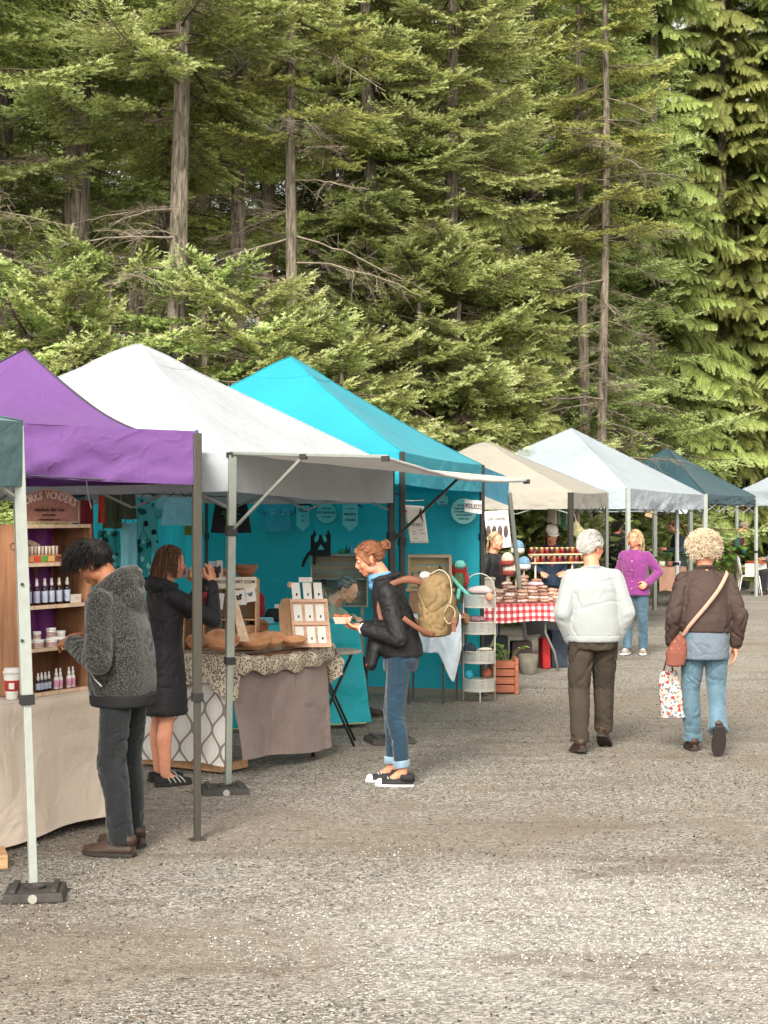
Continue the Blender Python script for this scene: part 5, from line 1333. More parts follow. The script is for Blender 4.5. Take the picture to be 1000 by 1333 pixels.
def butterfly(parent,c,s,m,rot=0,xd=V((1,0,0)),yd=UP,n=V((0,-1,0))):
    xd=V(xd).normalized(); yd=V(yd).normalized(); cr_,sr_=math.cos(rot),math.sin(rot); X=xd*cr_+yd*sr_; Y_=yd*cr_-xd*sr_
    mb=MB()
    for sg in (-1,1):
        for (cx,cy,rx,ry,a) in ((.42,.30,.40,.30,.6),(.30,-.26,.26,.24,-.5)):
            ring=[]
            for i in range(12): t_=2*PI*i/12; px_=rx*math.cos(t_);py_=ry*math.sin(t_); qx=cx+px_*math.cos(a)-py_*math.sin(a); qy=cy+px_*math.sin(a)+py_*math.cos(a); ring.append(c+X*qx*s*sg+Y_*qy*s)
            mb.extrude(ring,n*.0005,n*.0015)
    mb.tube([c+Y_*.45*s+n*.002,c-Y_*.45*s+n*.002],.07*s,6); return mb.build('print_motif',m,parent)
def card(name,label,px,py,Y,w,h,m,rx=0,rz=0,cat='card',roll=0,group=None,th=.003):
    """flat card facing the camera; returns thing and frame"""
    c=P(px,py,Y); Mx=Matrix.Rotation(rz,3,'Z')@Matrix.Rotation(rx,3,'X')@Matrix.Rotation(roll,3,'Y')
    t=thing(name,label,cat,c,0,group); b=MB(); b.box(c,(w,th,h),rot=Mx); b.build('card',m,t,bevel=.0005); return t,c,Mx
PR='butterfly prints clipped under the sign strip'
for px,py,w,h,ro,lab in ((281,782,.115,.115,.12,'print of dark moths clipped left of the grey leg'),(311,778,.105,.11,-.10,'print of a blue butterfly clipped right of the grey leg'),(326,774,.075,.105,-.14,'print of a pale butterfly clipped at the right end of the sign strip')):
    t,c,Mx=card('art_print',lab,px,py,11.61,w,h,WHCARD,roll=ro,cat='print',group=PR); butterfly(t,c+V((0,-.002,0)),w*.34,INK if px<320 else plain('slate_blue_ink','#3f6470',.7),ro+.4)
    if px<300: butterfly(t,c+V((-.03,-.002,-.02)),w*.2,plain('red_brown_ink','#6e3a34',.7),-.6)
# board leaning
m=MB(); a=P(303,772,11.50); b=P(318,835,11.30); x=V((1,0,0)); w0,w1=.032,.078
m.add([a-x*w0*.5,a+x*w0*.5,b+x*w1*.5,b-x*w1*.5]+[p+V((0,.016,0)) for p in (a-x*w0*.5,a+x*w0*.5,b+x*w1*.5,b-x*w1*.5)],[(0,1,2,3),(7,6,5,4),(0,4,5,1),(1,5,6,2),(2,6,7,3),(3,7,4,0)])
top('serving_board',m,PALEW,'tapered pale wooden board leaning on the crate beside the grey leg','board',bevel=.003)
def bowl(label,px,pyb,Y,r,h,m,tilt=0,az=0,sx=1.0,group='carved wooden bowls on the bowl stall'):
    z=BZ+.012 if pyb is None else P(0,pyb,Y).z; c=GX(px,Y,z); b=MB()
    prof=[(0,.0),(r*.45,.0),(r*.75,h*.30),(r*.95,h*.75),(r,h),(r*.95,h*.99),(r*.86,h*.72),(r*.6,h*.32),(r*.2,h*.16),(0,h*.14)]
    M=Matrix.Rotation(az,3,'Z')@Matrix.Rotation(tilt,3,'X'); b.lathe(prof,n=26,sx=sx,M=M); lift=min(p.z for p in b.v); b.v=[p+c-V((0,0,lift)) for p in b.v]; b.disp(.004,14,3)
    return top('wooden_bowl',b,m,label,'bowl',group,smooth=True)
DKB=wood('dark_turned_wood',(.14,.06,.03),(.28,.13,.07),axis='x',rough=.4)
bowl('largest carved bowl tipped forward just left of the grey leg',288,849,11.32,.105,.095,BOWLW,tilt=.55,az=.3,sx=1.2); bowl('oval bowl right of the grey leg at the front of the bowl stall',333,846,11.45,.100,.075,BOWLW,tilt=.35,az=-.1,sx=1.25)
bowl('oval bowl nested behind the one right of the grey leg',352,844,11.60,.098,.075,BOWLW,tilt=.38,az=-.1,sx=1.15); bowl('shallow bowl with a spoon beside the card rack',381,841,11.80,.088,.055,BOWLW,tilt=.15,sx=1.2)
bowl('small bowl behind the oval bowls by the crate corner',335,826,11.95,.075,.07,DKB,tilt=.6,az=.4); bowl('small pale bowl in front of the crate corner',325,832,11.72,.07,.06,BOWLW,tilt=.5)
bowl('dark rough bowl on top of the tall crate',320,752,11.78,.085,.095,DKB,sx=1.05); bowl('pale bowl on the left crate top seen past the raised hands',255,757,11.80,.10,.085,BOWLW)
bowl('small bowl under the crate shelf behind the dark leg',258,846,11.50,.085,.07,BOWLW,tilt=.5)
m=MB(); rg=random.Random(3)
for i in range(6): a=P(277+rg.uniform(-8,10),840+rg.uniform(-8,2),11.45); a.z=BZ+.09+.02*i; m.tube([a,a+V((rg.uniform(-.07,.07),rg.uniform(-.03,.03),rg.uniform(.0,.03)))],.010,7)
top('wooden_spoons',m,DKB,'bundle of carved wooden spoons lying in the largest bowl','spoons',smooth=True)
for i,(px,pyb,w,h,c,lab) in enumerate(((240,752,.055,.075,'#9a7f86','mauve print card on the left crate'),(252,752,.05,.07,'#cdb98a','yellow print card on the left crate'),(276,752,.05,.115,'#8fa3a6','grey print card on the crate by the dark leg'),(286,752,.045,.12,'#bcaeb0','print card with a dark bird on the crate'),(293,752,.05,.06,'#b86a48','orange print card on the crate'),(302,752,.04,.06,'#cfc6b3','small cream card beside the grey leg'))):
    z=P(0,752,11.7).z; c0=GX(px,11.7+.01*i,0); t=thing('print_card',lab,'card',(c0.x,c0.y,z),0,'print cards standing on the crates'); b=MB(); b.box((0,0,h/2+.004),(w,.004,h)); b.build('card',plain('card_%d'%i,c,.7),t,world=False)
    b=MB(); b.ell((0,-.003,h*.5),(w*.22,.0015,h*.26),8,6); b.build('print_motif',INK if i in(2,3) else plain('umber_ink','#6a4a3a',.7),t,world=False)
# card rack
t=thing('card_rack','tilted wooden rack holding three rows of small white cards beside the bistro table','card rack',P(404,843,12.0))
RX=V((1,.12,0)).normalized(); RUP=V((-.10,.20,.97)).normalized(); RN=RX.cross(RUP).normalized(); R0=P(385,843,11.92)
if RN.y>0: RN=-RN
def RP(x,z,o=0): return R0+RX*x+RUP*z+RN*o
def rb(x0,x1,z0,z1,o0,o1,m,nm,par=None): 
    q=MB(); vs=[RP(x,z,o) for z in (z0,z1) for (x,o) in ((x0,o1),(x1,o1),(x1,o0),(x0,o0))]; q.add(vs,[(3,2,1,0),(4,5,6,7),(0,1,5,4),(1,2,6,5),(2,3,7,6),(3,0,4,7)]); return q.build(nm,m,par or t,bevel=.001)
RWd=.255; RH=.50
ROSE=wood('pinkish_maple',(.50,.28,.18),(.66,.42,.29),axis='x')
rb(0,RWd,0,.36,-.012,0,ROSE,'back_board')
for z in (.0,.165,.335): rb(-.004,RWd+.004,z,z+.028,0,.016,ROSE,'ledge')
for x in (-.012,RWd-.002): rb(x,x+.014,0,.365,-.014,.014,ROSE,'side_rail')
for x in (.078,.158): rb(x,x+.010,.029,.335,.0005,.008,ROSE,'divider')
k=0
for zr in (.03,.195,.36):
    for x in (.008,.092,.172):
        o=rb(x,x+.062,zr,zr+.125,.017 if zr>.3 else .0085,.019 if zr>.3 else .0105,WHCARD,'card'); e=MB(); c=RP(x+.034,zr+.035,.022 if zr>.3 else .013); e.ell(c,(.007,.002,.011),8,6); e.build('earring',plain('teal_bead','#27606a',.3) if k%2 else INK,o); k+=1
q=MB(); pl=[RP(0,0,-.02)-V((.0,0,0)),]; 
prof=[(0,0),(.0,.36),(-.03,.375),(-.075,.36),(-.10,.31),(-.105,.2),(-.105,.0)]
q.extrude([RP(a,b,-.016)+V((0,.0,0)) for a,b in prof],V((0,.03,0)),V((0,.042,0))); q.build('side_board',wood('caramel_board',(.30,.16,.07),(.42,.24,.11),axis='z'),t,bevel=.002)
q=MB(); q.box(RP(.12,.51,.0),(.10,.01,.035)); q.build('header',WHCARD,t); q=MB(); q.cyl(RP(0,.47,-.005),RP(0,.47,.018),.022,n=14); q.build('knob',TAN_ if False else ROSE,t,smooth=True)
q=MB(); q.tube([RP(.24,.37,0),RP(.25,.47,0),RP(.262,.38,0)],.003,5); q.build('wire',STEELG,t)
# bistro table
bt=GX(434,12.88,0); t=thing('bistro_table','small round bistro table with pale top and crossed black legs','table',bt)
m=MB(); m.lathe([(0,.722),(.215,.722),(.222,.728),(.222,.742),(.212,.748),(0,.748)],c=bt,n=36); m.build('tabletop',mat('weathered_pale_top','#a89c8c',.5,var=.2,vs=8),t)
for sy in (-1,1):
    for a,b in ((-1,1),(1,-1)): m=MB(); y=.14*sy; m.tube([bt+V((a*.15,y,.72)),bt+V((b*.17,y+.03*sy,0.0))],.010,8); m.build('leg',BLK,t,smooth=True)
m=MB(); m.tube([bt+V((-.1,-.16,.25)),bt+V((-.1,.16,.25))],.006,6); m.build('brace',BLK,t)
# ---- turquoise counter
ca=P(350,815,13.45); cb=P(473,818,13.75); CZ=.90
CXd=(V((cb.x,cb.y,0))-V((ca.x,ca.y,0))).normalized(); CYd=V((-CXd.y,CXd.x,0)); CA=V((ca.x-.55,ca.y-.05,0)); CL=(V((cb.x,cb.y,0))-CA).length
t=thing('counter_table','trestle table hidden under the turquoise counter cloth','table',CA+CXd*CL/2+CYd*.3)
m=MB(); m.extrude([CA,CA+CXd*CL,CA+CXd*CL+CYd*.55,CA+CYd*.55],(0,0,CZ-.035),(0,0,CZ-.006)); m.build('tabletop',PLY,t); table_legs(t,CA+CXd*CL/2+CYd*.27,CXd,CYd,CL/2,.27,CZ-.035,STEELD)
t=thing('counter_cloth','glossy turquoise cloth covering the counter down to the gravel','cloth',CA+CXd*CL/2)
def cf(u,v):
    z=lerp(CZ,.045,v); x=CL*min(1,u/.85); e=.01+.045*v+.02*math.sin(x*5+v*2)*v+.03*noise.noise(V((x*1.6,v*3.2,2)))+.012*noise.noise(V((x*5,v*8,6)))
    if u>.85: k=(u-.85)/.15; return CA+CXd*(CL+e*math.sin(k*PI/2)+.10*v)+CYd*(-e*math.cos(k*PI/2)+.5*k)+UP*z
    return CA+CXd*(x*(1+.09*v*x/CL*.5))-CYd*e+UP*z
m=MB(); m.grid(cf,90,36); m.build('skirt',TEALCL,t,smooth=True)
m=MB(); m.grid(lambda u,v:CA+CXd*CL*u+CYd*.55*v+UP*(CZ+.003+.003*noise.noise(V((u*8,v*4,0)))),20,8); m.build('top_cloth',TEALCL,t,smooth=True)
m=MB(); m.tube([cf(i/60*.84,1)+V((0,-.004,-.004)) for i in range(61)],.007,5); m.build('hem',plain('yellowish_hem','#a8ad7a',.8),t)
# things on the counter left
def lump(name,label,px,py,Y,r,m,cat,seed=1,amp=.02,sc=12,group=None,sub=True):
    b=MB(); c=P(px,py,Y); b.ell(c,r,18,14); b.disp(amp,sc,seed); return top(name,b,m,label,cat,group,smooth=True)
lump('red_cloth','rumpled red cloth bundle at the back of the counter beside the crate',337,790,13.9,(.055,.05,.13),plain('crimson_cloth','#8a1626',.9),'cloth',1,.02,18)
lump('black_bag','black bag slumped on the counter behind the bowls',357,802,13.95,(.10,.06,.075),plain('black_fabric','#17181b',.8),'bag',2,.03,14)
m=MB(); m.box(P(363,789,13.9),(.075,.03,.03),rz=.2); top('business_cards',m,WHCARD,'small white card stack on the black bag','cards',bevel=.001)
m=MB()
for i in range(3): m.box(V((P(345,813,13.75).x,13.72,CZ+.012+.016*i)),(.16-.01*i,.11,.014),rz=.1*i)
top('folded_shirts',m,mat('pale_blue_jersey','#7fb3c4',.9,fold=.006,folds=16),'pale blue shirts folded in a low pile on the counter','folded shirts',bevel=.004)
for i,(px,py,r,c,l) in enumerate(((379,806,.05,'#22262a','dark spool beside the card rack on the counter'),)):
    pass
# ---------------------------------------------------------------- garments, signs and toys in the turquoise stall
def wallY(px,off=.06):
    """depth of the turquoise side wall (far side) at an image column"""
    a,b=TC[2],TC[1]; k=(px-CX)/F
    # a + t(b-a): x = k*y
    t=(k*a.y-a.x)/((b.x-a.x)-k*(b.y-a.y)); return a.y+t*(b.y-a.y)-off
def wallYb(px,off=.10):
    a,b=TC[3],TC[2]; k=(px-CX)/F; t=(k*a.y-a.x)/((b.x-a.x)-k*(b.y-a.y)); return a.y+t*(b.y-a.y)-off
def shirt(label,px0,px1,pyt,pyb,Y,c,sleeves=True,seed=1,motif=None,name='t_shirt',cat='shirt',vs=5,var=.12,m=None,neck=True,group='garments hung up in the turquoise stall',hang=True,flare=1.03):
    a=P(px0,pyt,Y); b=P(px1,pyb,Y); w=(b.x-a.x)/2; h=a.z-b.z; cx=(a.x+b.x)/2
    t=thing(name,label,cat,V((cx,Y,a.z)),0,group); M_=m or mat('garment_'+c.lstrip('#'),c,.9,var=var,vs=vs,fold=.012,folds=7,sheen=.2)
    q=MB()
    def f(side):
        def g(u,v):
            ang=PI*u; ww=w*(.86+ (flare-.86)*v); x=-ww*math.cos(ang); y=side*(.018+.022*math.sin(ang))*(.4+.6*v); x+=.006*noise.noise(V((u*6,v*4,seed))); y+=.018*math.sin(u*14+seed+v*1.5)*v*side*.6+.01*noise.noise(V((u*7,v*5,seed+2)))
            nk=.05*h*math.exp(-((u-.5)/.16)**2) if neck else 0
            z=-h*v+(-nk-.10*h*abs(u-.5)*1.1)*(1-v)+.012*h*math.sin(u*9+seed)*v; return V((cx+x,Y+y,a.z+z))
        return g
    q.grid(f(-1),36,16); q.grid(f(1),36,16); q.build('body',M_,t,smooth=True)
    if sleeves:
        for sg in (-1,1):
            s=MB(); p0=V((cx+sg*w*.74,Y,a.z-h*.09)); p1=V((cx+sg*w*1.28,Y,a.z-h*.40)); s.tube([p0,lerp(p0,p1,.5)+V((0,0,.01)),p1],[h*.16,h*.15,h*.14],12,squash=.35,up=V((0,1,0))); s.build('sleeve',M_,t,smooth=True)
    if hang:
        s=MB(); s.tube([V((cx-w*.6,Y,a.z-h*.05)),V((cx,Y,a.z+.05)),V((cx+w*.6,Y,a.z-h*.05))],.004,5); s.tube([V((cx,Y,a.z+.05)),V((cx,Y,a.z+.10)),V((cx+.02,Y,a.z+.12))],.003,5); s.build('hanger',BLK,t)
    if motif: motif(t,V((cx,Y-.048,a.z-h*.25)),w)
    return t
TEALM='#3fa9b8'; mp=lambda n,base,cols,sc,thr=.6: print_mat(n,base,cols,sc,thr)
TIE=mp('teal_botanical','#2f8f92',['#123f44','#7fc4c4','#0f2f33'],9,.75); TIE2=mp('aqua_botanical','#58b4bd',['#1d5b60','#1a2c30'],7,.7)
# under the purple canopy
shirt('dark red garment hanging in shade behind the wooden sign',104,122,648,722,11.5,'#6d1220',False,3)
shirt('orange red garment hanging beside the dark red one',128,137,644,681,11.55,'#b03a24',False,4,neck=False)
YB=wallYb
shirt('olive shirt hanging left above the botanical dresses',134,158,640,688,13.1,'#3d4a33',False,5)
shirt('smaller olive grey shirt hanging right of the olive one',157,177,640,676,13.0,'#3f4538',False,6)
shirt('long botanical print dress hanging behind the hooded jacket',126,158,686,800,13.3,TEALM,False,7,m=TIE,name='dress',cat='dress')
shirt('pale aqua shirt hanging below the olive grey one',157,180,676,780,13.2,'#7cc0cf',False,8)
shirt('aqua leaf print dress hanging left of the pale blue shirt',178,206,644,720,13.4,TEALM,True,9,m=TIE2,name='dress',cat='dress')
shirt('dark leaf print top hanging low beside the brown haired woman',176,198,698,800,13.25,TEALM,False,10,m=TIE,name='top',cat='top')
def logo(txt,size,m):
    def f(t,c,w): q=text_mb(txt,size,.0006); q.xf(plane_M(c+V((w*.35,-.002,.0)),(1,0,0),UP)); q.build('print',m,t)
    return f
def stripes(rows,m):
    def f(t,c,w):
        q=MB(); rg=random.Random(5)
        for i in range(rows):
            for k in range(4): x=rg.uniform(-.4,.4)*w; q.box(c+V((x,-.001,-.018*i)),(w*rg.uniform(.1,.25),.001,.006))
        q.build('print',m,t)
    return f
shirt('pale blue t shirt with a small black print near the purple canopy corner',211,252,646,684,13.0,'#79bdd2',True,11,motif=None)
shirt('olive green t shirt half behind the bronze leg',241,264,648,697,13.3,'#56702a',False,12)
shirt('black flared t shirt with a green plant print between the two legs',277,325,650,694,14.0,'#1c1d20',False,13,flare=1.1,motif=stripes(6,plain('leaf_green_ink','#5f9a56',.8)))
shirt('light teal t shirt with white print hanging on the turquoise wall',344,379,653,692,wallY(360,.14),'#4f97a6',True,14,motif=stripes(4,plain('white_ink','#c9dadb',.8)))
m=MB(); m.tube([GX(100,11.9,P(0,641,11.9).z),GX(200,12.9,P(0,643,12.9).z),GX(330,14.0,P(0,648,14.0).z)],.004,5); top('clothes_line','x' and m,BLK,'thin dark line the garments hang from behind the canopies','clothes line')
# hanging white cord
m=MB(); m.tube([P(112,622,9.6),P(115,645,9.6),P(119,662,9.6)],.004,5); top('cord',m,WHP,'short white cord dangling under the purple canopy','cord')
SIGNT=mat('pale_teal_wood','#79b3b3',.7,var=.08,vs=8,bump=.1); DTI=plain('dark_teal_ink','#153a40',.7)
def pennant(label,px0,px1,pyt,pym,pyp,texts,bird=True):
    Y=wallY((px0+px1)/2,.09); t=thing('pennant_sign',label,'sign',P((px0+px1)/2,pyt,Y),0,'small signs on the turquoise wall'); q=MB()
    q.extrude([P(px0,pyt,Y),P(px1,pyt,Y),P(px1,pym,Y),P((px0+px1)/2,pyp,Y),P(px0,pym,Y)],(0,-.008,0),(0,0,0)); q.build('board',SIGNT,t)
    for i,(s,sz) in enumerate(texts): b=text_mb(s,sz,.0006,bold=.001); b.xf(plane_M(P((px0+px1)/2,pyt+6+i*7.5,Y)+V((0,-.011,0)),(1,0,0),UP)); b.build('lettering',DTI,t)
    return t
pennant('pointed teal pennant sign on the turquoise wall right of the light teal shirt',386,403,658,684,692,[('ISLE',.055),('~',.06),('*',.05)])
pennant('pointed teal pennant sign above the wooden display shelf',446,466,656,683,692,[('~~~',.05),('MAKER &',.030),('STUDIO',.030)])
def disc(label,px,py,rpx,Y,texts,m=SIGNT,group='small signs on the turquoise wall'):
    c=P(px,py,Y); r=rpx*Y/F; t=thing('round_sign',label,'sign',c,0,group); q=MB(); q.cyl(c+V((0,-.008,0)),c,r,n=40); q.build('board',m,t)
    q=MB(); q.tube([c+V((r*math.cos(a*.1745),-.010,r*math.sin(a*.1745))) for a in range(37)],.003,4); q.build('rim',DTI,t)
    for (s,sz,dy) in texts: b=text_mb(s,sz,.0006,bold=.0008); b.xf(plane_M(c+V((0,-.011,dy*r)),(1,0,0),UP)); b.build('lettering',DTI,t)
disc('round teal sign lettered ART GROUND between the two pennants',425,668,14,wallY(425,.09),[('ART GROUND',.030,.05),('made by hand',.018,.45),('on the island',.018,-.35)])
disc('small round teal sign half hidden under the turquoise valance',576,651,8.5,wallY(576,.12),[('open',.028,-.3),('studio',.022,-.7)])
disc('largest round teal sign at the right end of the turquoise wall',604,665,17.5,wallY(604,.14),[('all items are',.026,.42),('made with recycled',.024,.18),('and natural materials',.022,-.06),('only by hand here',.022,-.30),('thank you',.026,-.58)])
# black bird shapes above pennants
for px,l in ((394,'black paper bird with spread wings above the left pennant'),(457,'flat black twig shape above the right pennant')):
    Y=wallY(px,.08); c=P(px,657,Y); m=MB(); m.tube([c+V((-.11,0,.03)),c+V((-.05,0,.012)),c+V((0,-.0,0)),c+V((.06,0,.008)),c+V((.12,0,-.03))],[.004,.014,.012,.014,.003],8,squash=.3,up=V((0,1,0))); top('paper_bird',m,INK,l,'ornament',smooth=True)
# backdrop shelf crate
def rbox(mb,x0,x1,y0,y1,z0,z1): mb.box(((x0+x1)/2,(y0+y1)/2,(z0+z1)/2),(x1-x0,y1-y0,z1-z0))
Y=16.05
a=P(406,790,Y); b=P(471,721,Y)
t=thing('display_shelf','weathered wooden box shelf with small toys behind the seated woman','shelf',V(((a.x+b.x)/2,Y+.1,a.z)))
x0,x1,z0,z1=a.x,b.x+.05,a.z,b.z
for (p,q,r_,s,n) in ((x0,x1,z0,z0+.015,'board'),(x0,x1,z1-.02,z1,'board'),(x0+.016,x1-.016,z0+(z1-z0)*.52,z0+(z1-z0)*.52+.014,'board')): m=MB(); rbox(m,p,q,Y,Y+.2,r_,s); m.build(n,GREYW,t,bevel=.001)
for xx in (x0-.012,x1-.002): m=MB(); rbox(m,xx,xx+.014,Y-.002,Y+.2,z0-.005,z1-.021); m.build('side_board',wood('greenish_board',(.28,.27,.18),(.42,.40,.28),axis='z'),t,bevel=.001)
for i in range(6): m=MB(); zz=z0+.016+(z1-z0-.04)*i/6; rbox(m,x0+.004,x1-.004,Y+.19,Y+.198,zz+.003,zz+(z1-z0-.04)/6-.003); m.build('back_slat',GREYW,t)
for s in (-1,1): m=MB(); xx=x0+.04 if s<0 else x1-.06; rbox(m,xx,xx+.03,Y+.02,Y+.05,.0,z0-.0002); m.build('leg',GREYW,t)
for s in (-1,1): m=MB(); xx=x0+.04 if s<0 else x1-.06; rbox(m,xx,xx+.03,Y+.15,Y+.18,.0,z0-.0002); m.build('leg',GREYW,t)
# cat bag hanging over shelf
t=thing('cat_bag','black cat faced bag with teal eyes hanging over the display shelf','bag',P(416,735,Y-.05)); Yc=Y-.06
m=MB(); m.box(P(417.5,710,Yc),(.20,.03,.21)); o=m.build('body',plain('black_felt','#1a1718',.95),t,bevel=.012)
for px in (409,428): m=MB(); e=P(px,696,Yc); m.extrude([e+V((-.022,-.006,-.01)),e+V((.022,-.006,-.01)),e+V((.006 if px<415 else -.006,-.006,.055))],(0,0,0),(0,.012,0)); m.build('ear',plain('black_felt','#1a1718',.95),t)
for px,sg in ((412.5,-1),(422.5,1)): m=MB(); m.ell(P(px,701,Yc)+V((0,-.018,0)),(.020,.006,.040),12,8,M=Matrix.Rotation(sg*-.35,3,'Y')); m.build('eye',plain('teal_felt','#4fa0a0',.9),t,smooth=True)
m=MB(); e=P(418,711,Yc)+V((0,-.018,0)); m.extrude([e+V((0,0,.02)),e+V((.035,0,-.035)),e+V((-.035,0,-.035))],(0,0,0),(0,-.004,0)); m.build('nose',plain('teal_felt','#4fa0a0',.9),t)
m=MB(); m.tube([P(407,716,Yc-.02),P(401,722,Yc-.03),P(396,731,Yc-.03),P(394,738,Yc-.03)],[.016,.018,.017,.012],10,squash=.5,up=V((0,1,0))); m.build('tail',plain('black_felt','#1a1718',.95),t,smooth=True)
m=MB(); m.tube([P(410,722,Yc-.02),P(409,735,Yc-.03)],.014,8,squash=.5); m.build('leg',plain('black_felt','#1a1718',.95),t,smooth=True)
lump('green_toy','small green felt turtle on top of the display shelf',447,718,16.1,(.055,.03,.028),plain('green_felt','#2f7d4a',.9),'toy',3,.006,20)
for i,(px,l) in enumerate(((453,'left felt whale tail toy on the display shelf'),(459,'right felt whale tail toy on the display shelf'))):
    c=P(px,720,16.08); m=MB(); m.extrude([c+V((-.03,0,0)),c+V((.03,0,0)),c+V((.022,0,.075)),c+V((.0,0,.02)),c+V((-.018,0,.085))],(0,-.012,0),(0,.012,0)); top('whale_toy',m,plain('whale_%d'%i,('#22324a','#5f8fa0')[i],.9),l,'toy',bevel=.004)
rg=random.Random(8)
for i,(px,py,w,h,c,l) in enumerate(((421,759,.07,.12,'#26393c','dark leafy card in the upper bay of the display shelf'),(436,762,.08,.10,'#3e5a55','green grey pouch in the display shelf'),(450,757,.06,.12,'#8fa9b4','pale blue felt fish in the display shelf'),(430,784,.09,.07,'#23282b','dark pouch in the lower bay of the display shelf'),(445,786,.08,.06,'#6a7f84','grey pouch in the lower bay of the display shelf'),(457,757,.05,.10,'#2f6d86','blue felt fish in the display shelf'))):
    c0=P(px,py,16.12); m=MB(); n=9; m.extrude([c0+V((w*(.5*math.cos(2*PI*k/n)),0,h*.5*math.sin(2*PI*k/n)*(1+.2*math.sin(k*2.3)))) for k in range(n)],(0,-.012,0),(0,.012,0)); top('felt_item',m,plain('felt_%d'%i,c,.9),l,'craft item','felt goods in the display shelf',bevel=.004)
# MAKERS paper
t=thing('paper_notice','white paper notice lettered MAKERS hanging from the awning strut','notice',P(540,680,13.4)); Y=13.42
q=[P(526,657,Y),P(552,659,Y),P(558,707,Y),P(534,707,Y)]; m=MB()
m.grid(lambda u,v:lerp(lerp(q[0],q[1],u),lerp(q[3],q[2],u),v)+V((0,.01*math.sin(v*3)+.004*math.sin(u*4),0)),10,12); m.build('sheet',WHCARD,t,smooth=True,solid=.001)
xd=(q[1]-q[0]).normalized(); tt('MAKERS',.036,P(540,683,Y)+V((0,-.006,0)),xd,UP,INK,t)
for i,(x,y,w) in enumerate(((548,690,.04),(539,692,.03),(540,695,.03),(550,694,.05),(541,701,.035))): m=MB(); m.box(P(x,y,Y)+V((0,-.005,0)),(w,.001,.004)); m.build('line_of_text',INK,t)
m=MB(); m.tube([P(527,662,Y)+V((0,-.01,0)),P(530,667,Y)+V((0,-.01,0))],.004,5); m.build('red_mark',plain('red_ink','#b02a2a',.6),t)
m=MB(); m.tube([P(548,662,Y-.02),P(547,668,Y-.02),P(551,680,Y-.02)],[.006,.010,.002],6); m.build('pen',INK,t,smooth=True)
m=MB(); m.tube([P(524,651,Y),P(538,652,Y+.1),P(552,651,Y)],.003,5); m.tube([P(526,657,Y),P(523,650,Y)],.002,4); m.build('string',WHP,t)
# WOOL SOCKS
t=thing('sign','white card sign lettered WOOL SOCKS on the right leg of the turquoise canopy','sign',P(616,659,15.9)); Y=15.95
q=[P(605,650,Y),P(627,652,Y),P(627,669,Y),P(605,666,Y)]; m=MB(); m.extrude(q,(0,-.004,0),(0,0,0)); m.build('card',WHCARD,t); b=text_mb('WOOL SOCKS',.033,.0006,bold=.0012); b.v=[V((p.x*.74,p.y*2.1,p.z)) for p in b.v]; b.xf(plane_M((q[0]+q[2])/2+V((0,-.007,0)),(q[1]-q[0]),UP)); b.build('lettering',plain('brownish_ink','#4c3530',.7),t)
# jewelry box on small table
sc=P(566,800,15.7); ZS=.86
t=thing('side_table','small table with thin dark legs under the white cloth','table',V((sc.x,15.75,0)))
m=MB(); m.box((sc.x-.02,15.80,ZS-.02),(.62,.45,.025)); m.build('tabletop',PLY,t)
for px,y in ((577,15.6),(595,15.95),(532,15.6),(538,15.95)): m=MB(); m.bar(GX(px,y,ZS-.033),GX(px,y,0),.022); m.build('leg',STEELD,t)
t=thing('white_cloth','white cotton cloth hanging with a long point from the small table','cloth',V((sc.x,15.6,ZS)))
def wf_(u,v):
    x=lerp(P(535,0,15.58).x,P(600,0,15.58).x,u); low=.50 if u<.55 else lerp(.50,.22,smoothstep(.55,.82,u)) if u<.82 else lerp(.22,.55,(u-.82)/.18)
    z=lerp(ZS+.004,low,v); return V((x+.02*v*math.sin(u*9),15.57-.03*v-.03*math.sin(u*16+v*2)*v-.02*noise.noise(V((u*5,v*4,0))),z))
m=MB(); m.grid(wf_,50,24); m.grid(lambda u,v:V((lerp(P(535,0,15.58).x,P(600,0,15.58).x,u),lerp(15.57,16.0,v),ZS+.004)),6,6); m.build('drape',WHCL,t,smooth=True)
Yb=15.75; a=P(531,770,Yb); b=P(588,722,Yb)
m=MB(); m.box(((a.x+b.x)/2,Yb+.10,(ZS+.008+a.z)/2),(b.x-a.x-.03,.18,a.z-ZS-.012)); top('riser_box',m,PLY,'plain wooden riser box under the jewelry box','box',bevel=.003)
t=thing('jewelry_box','open pine box lined with slats and hung with small ornaments','display box',V(((a.x+b.x)/2,Yb+.08,a.z)))
PB=wood('tan_box_board',(.30,.19,.10),(.46,.31,.18),axis='x')
for (p,q,r_,s,n) in ((a.x-.02,b.x+.03,a.z,a.z+.03,'base'),(a.x,b.x,b.z-.028,b.z,'rail'),(a.x-.002,a.x+.028,a.z+.031,b.z-.029,'stile'),(b.x-.028,b.x+.002,a.z+.031,b.z-.029,'stile')): m=MB(); rbox(m,p,q,Yb-.004,Yb+.12,r_,s); m.build(n,PB,t,bevel=.001)
for i in range(4): m=MB(); zz=a.z+.034+(b.z-a.z-.065)*i/4; rbox(m,a.x+.03,b.x-.03,Yb+.105,Yb+.115,zz+.004,zz+(b.z-a.z-.065)/4-.004); m.build('slat',wood('yellow_board',(.38,.27,.12),(.50,.38,.2),axis='x'),t)
rg=random.Random(6)
for i in range(12): m=MB(); c=P(537+rg.uniform(0,44),733+rg.uniform(0,22),Yb+.02); m.tube([c+V((0,0,.03)),c],.0018,4); m.ell(c,(.010,.006,.016),7,5); m.build('ornament',(INK,plain('silver_bead','#b7b3ab',.3,.5),plain('dark_blue_bead','#2c3d56',.4))[i%3],t,smooth=True)
lump('felt_pouch','dark blue felt pouch standing in the jewelry box',571,752,15.72,(.035,.025,.045),plain('slate_felt','#39506a',.9),'pouch',4,.006,30)
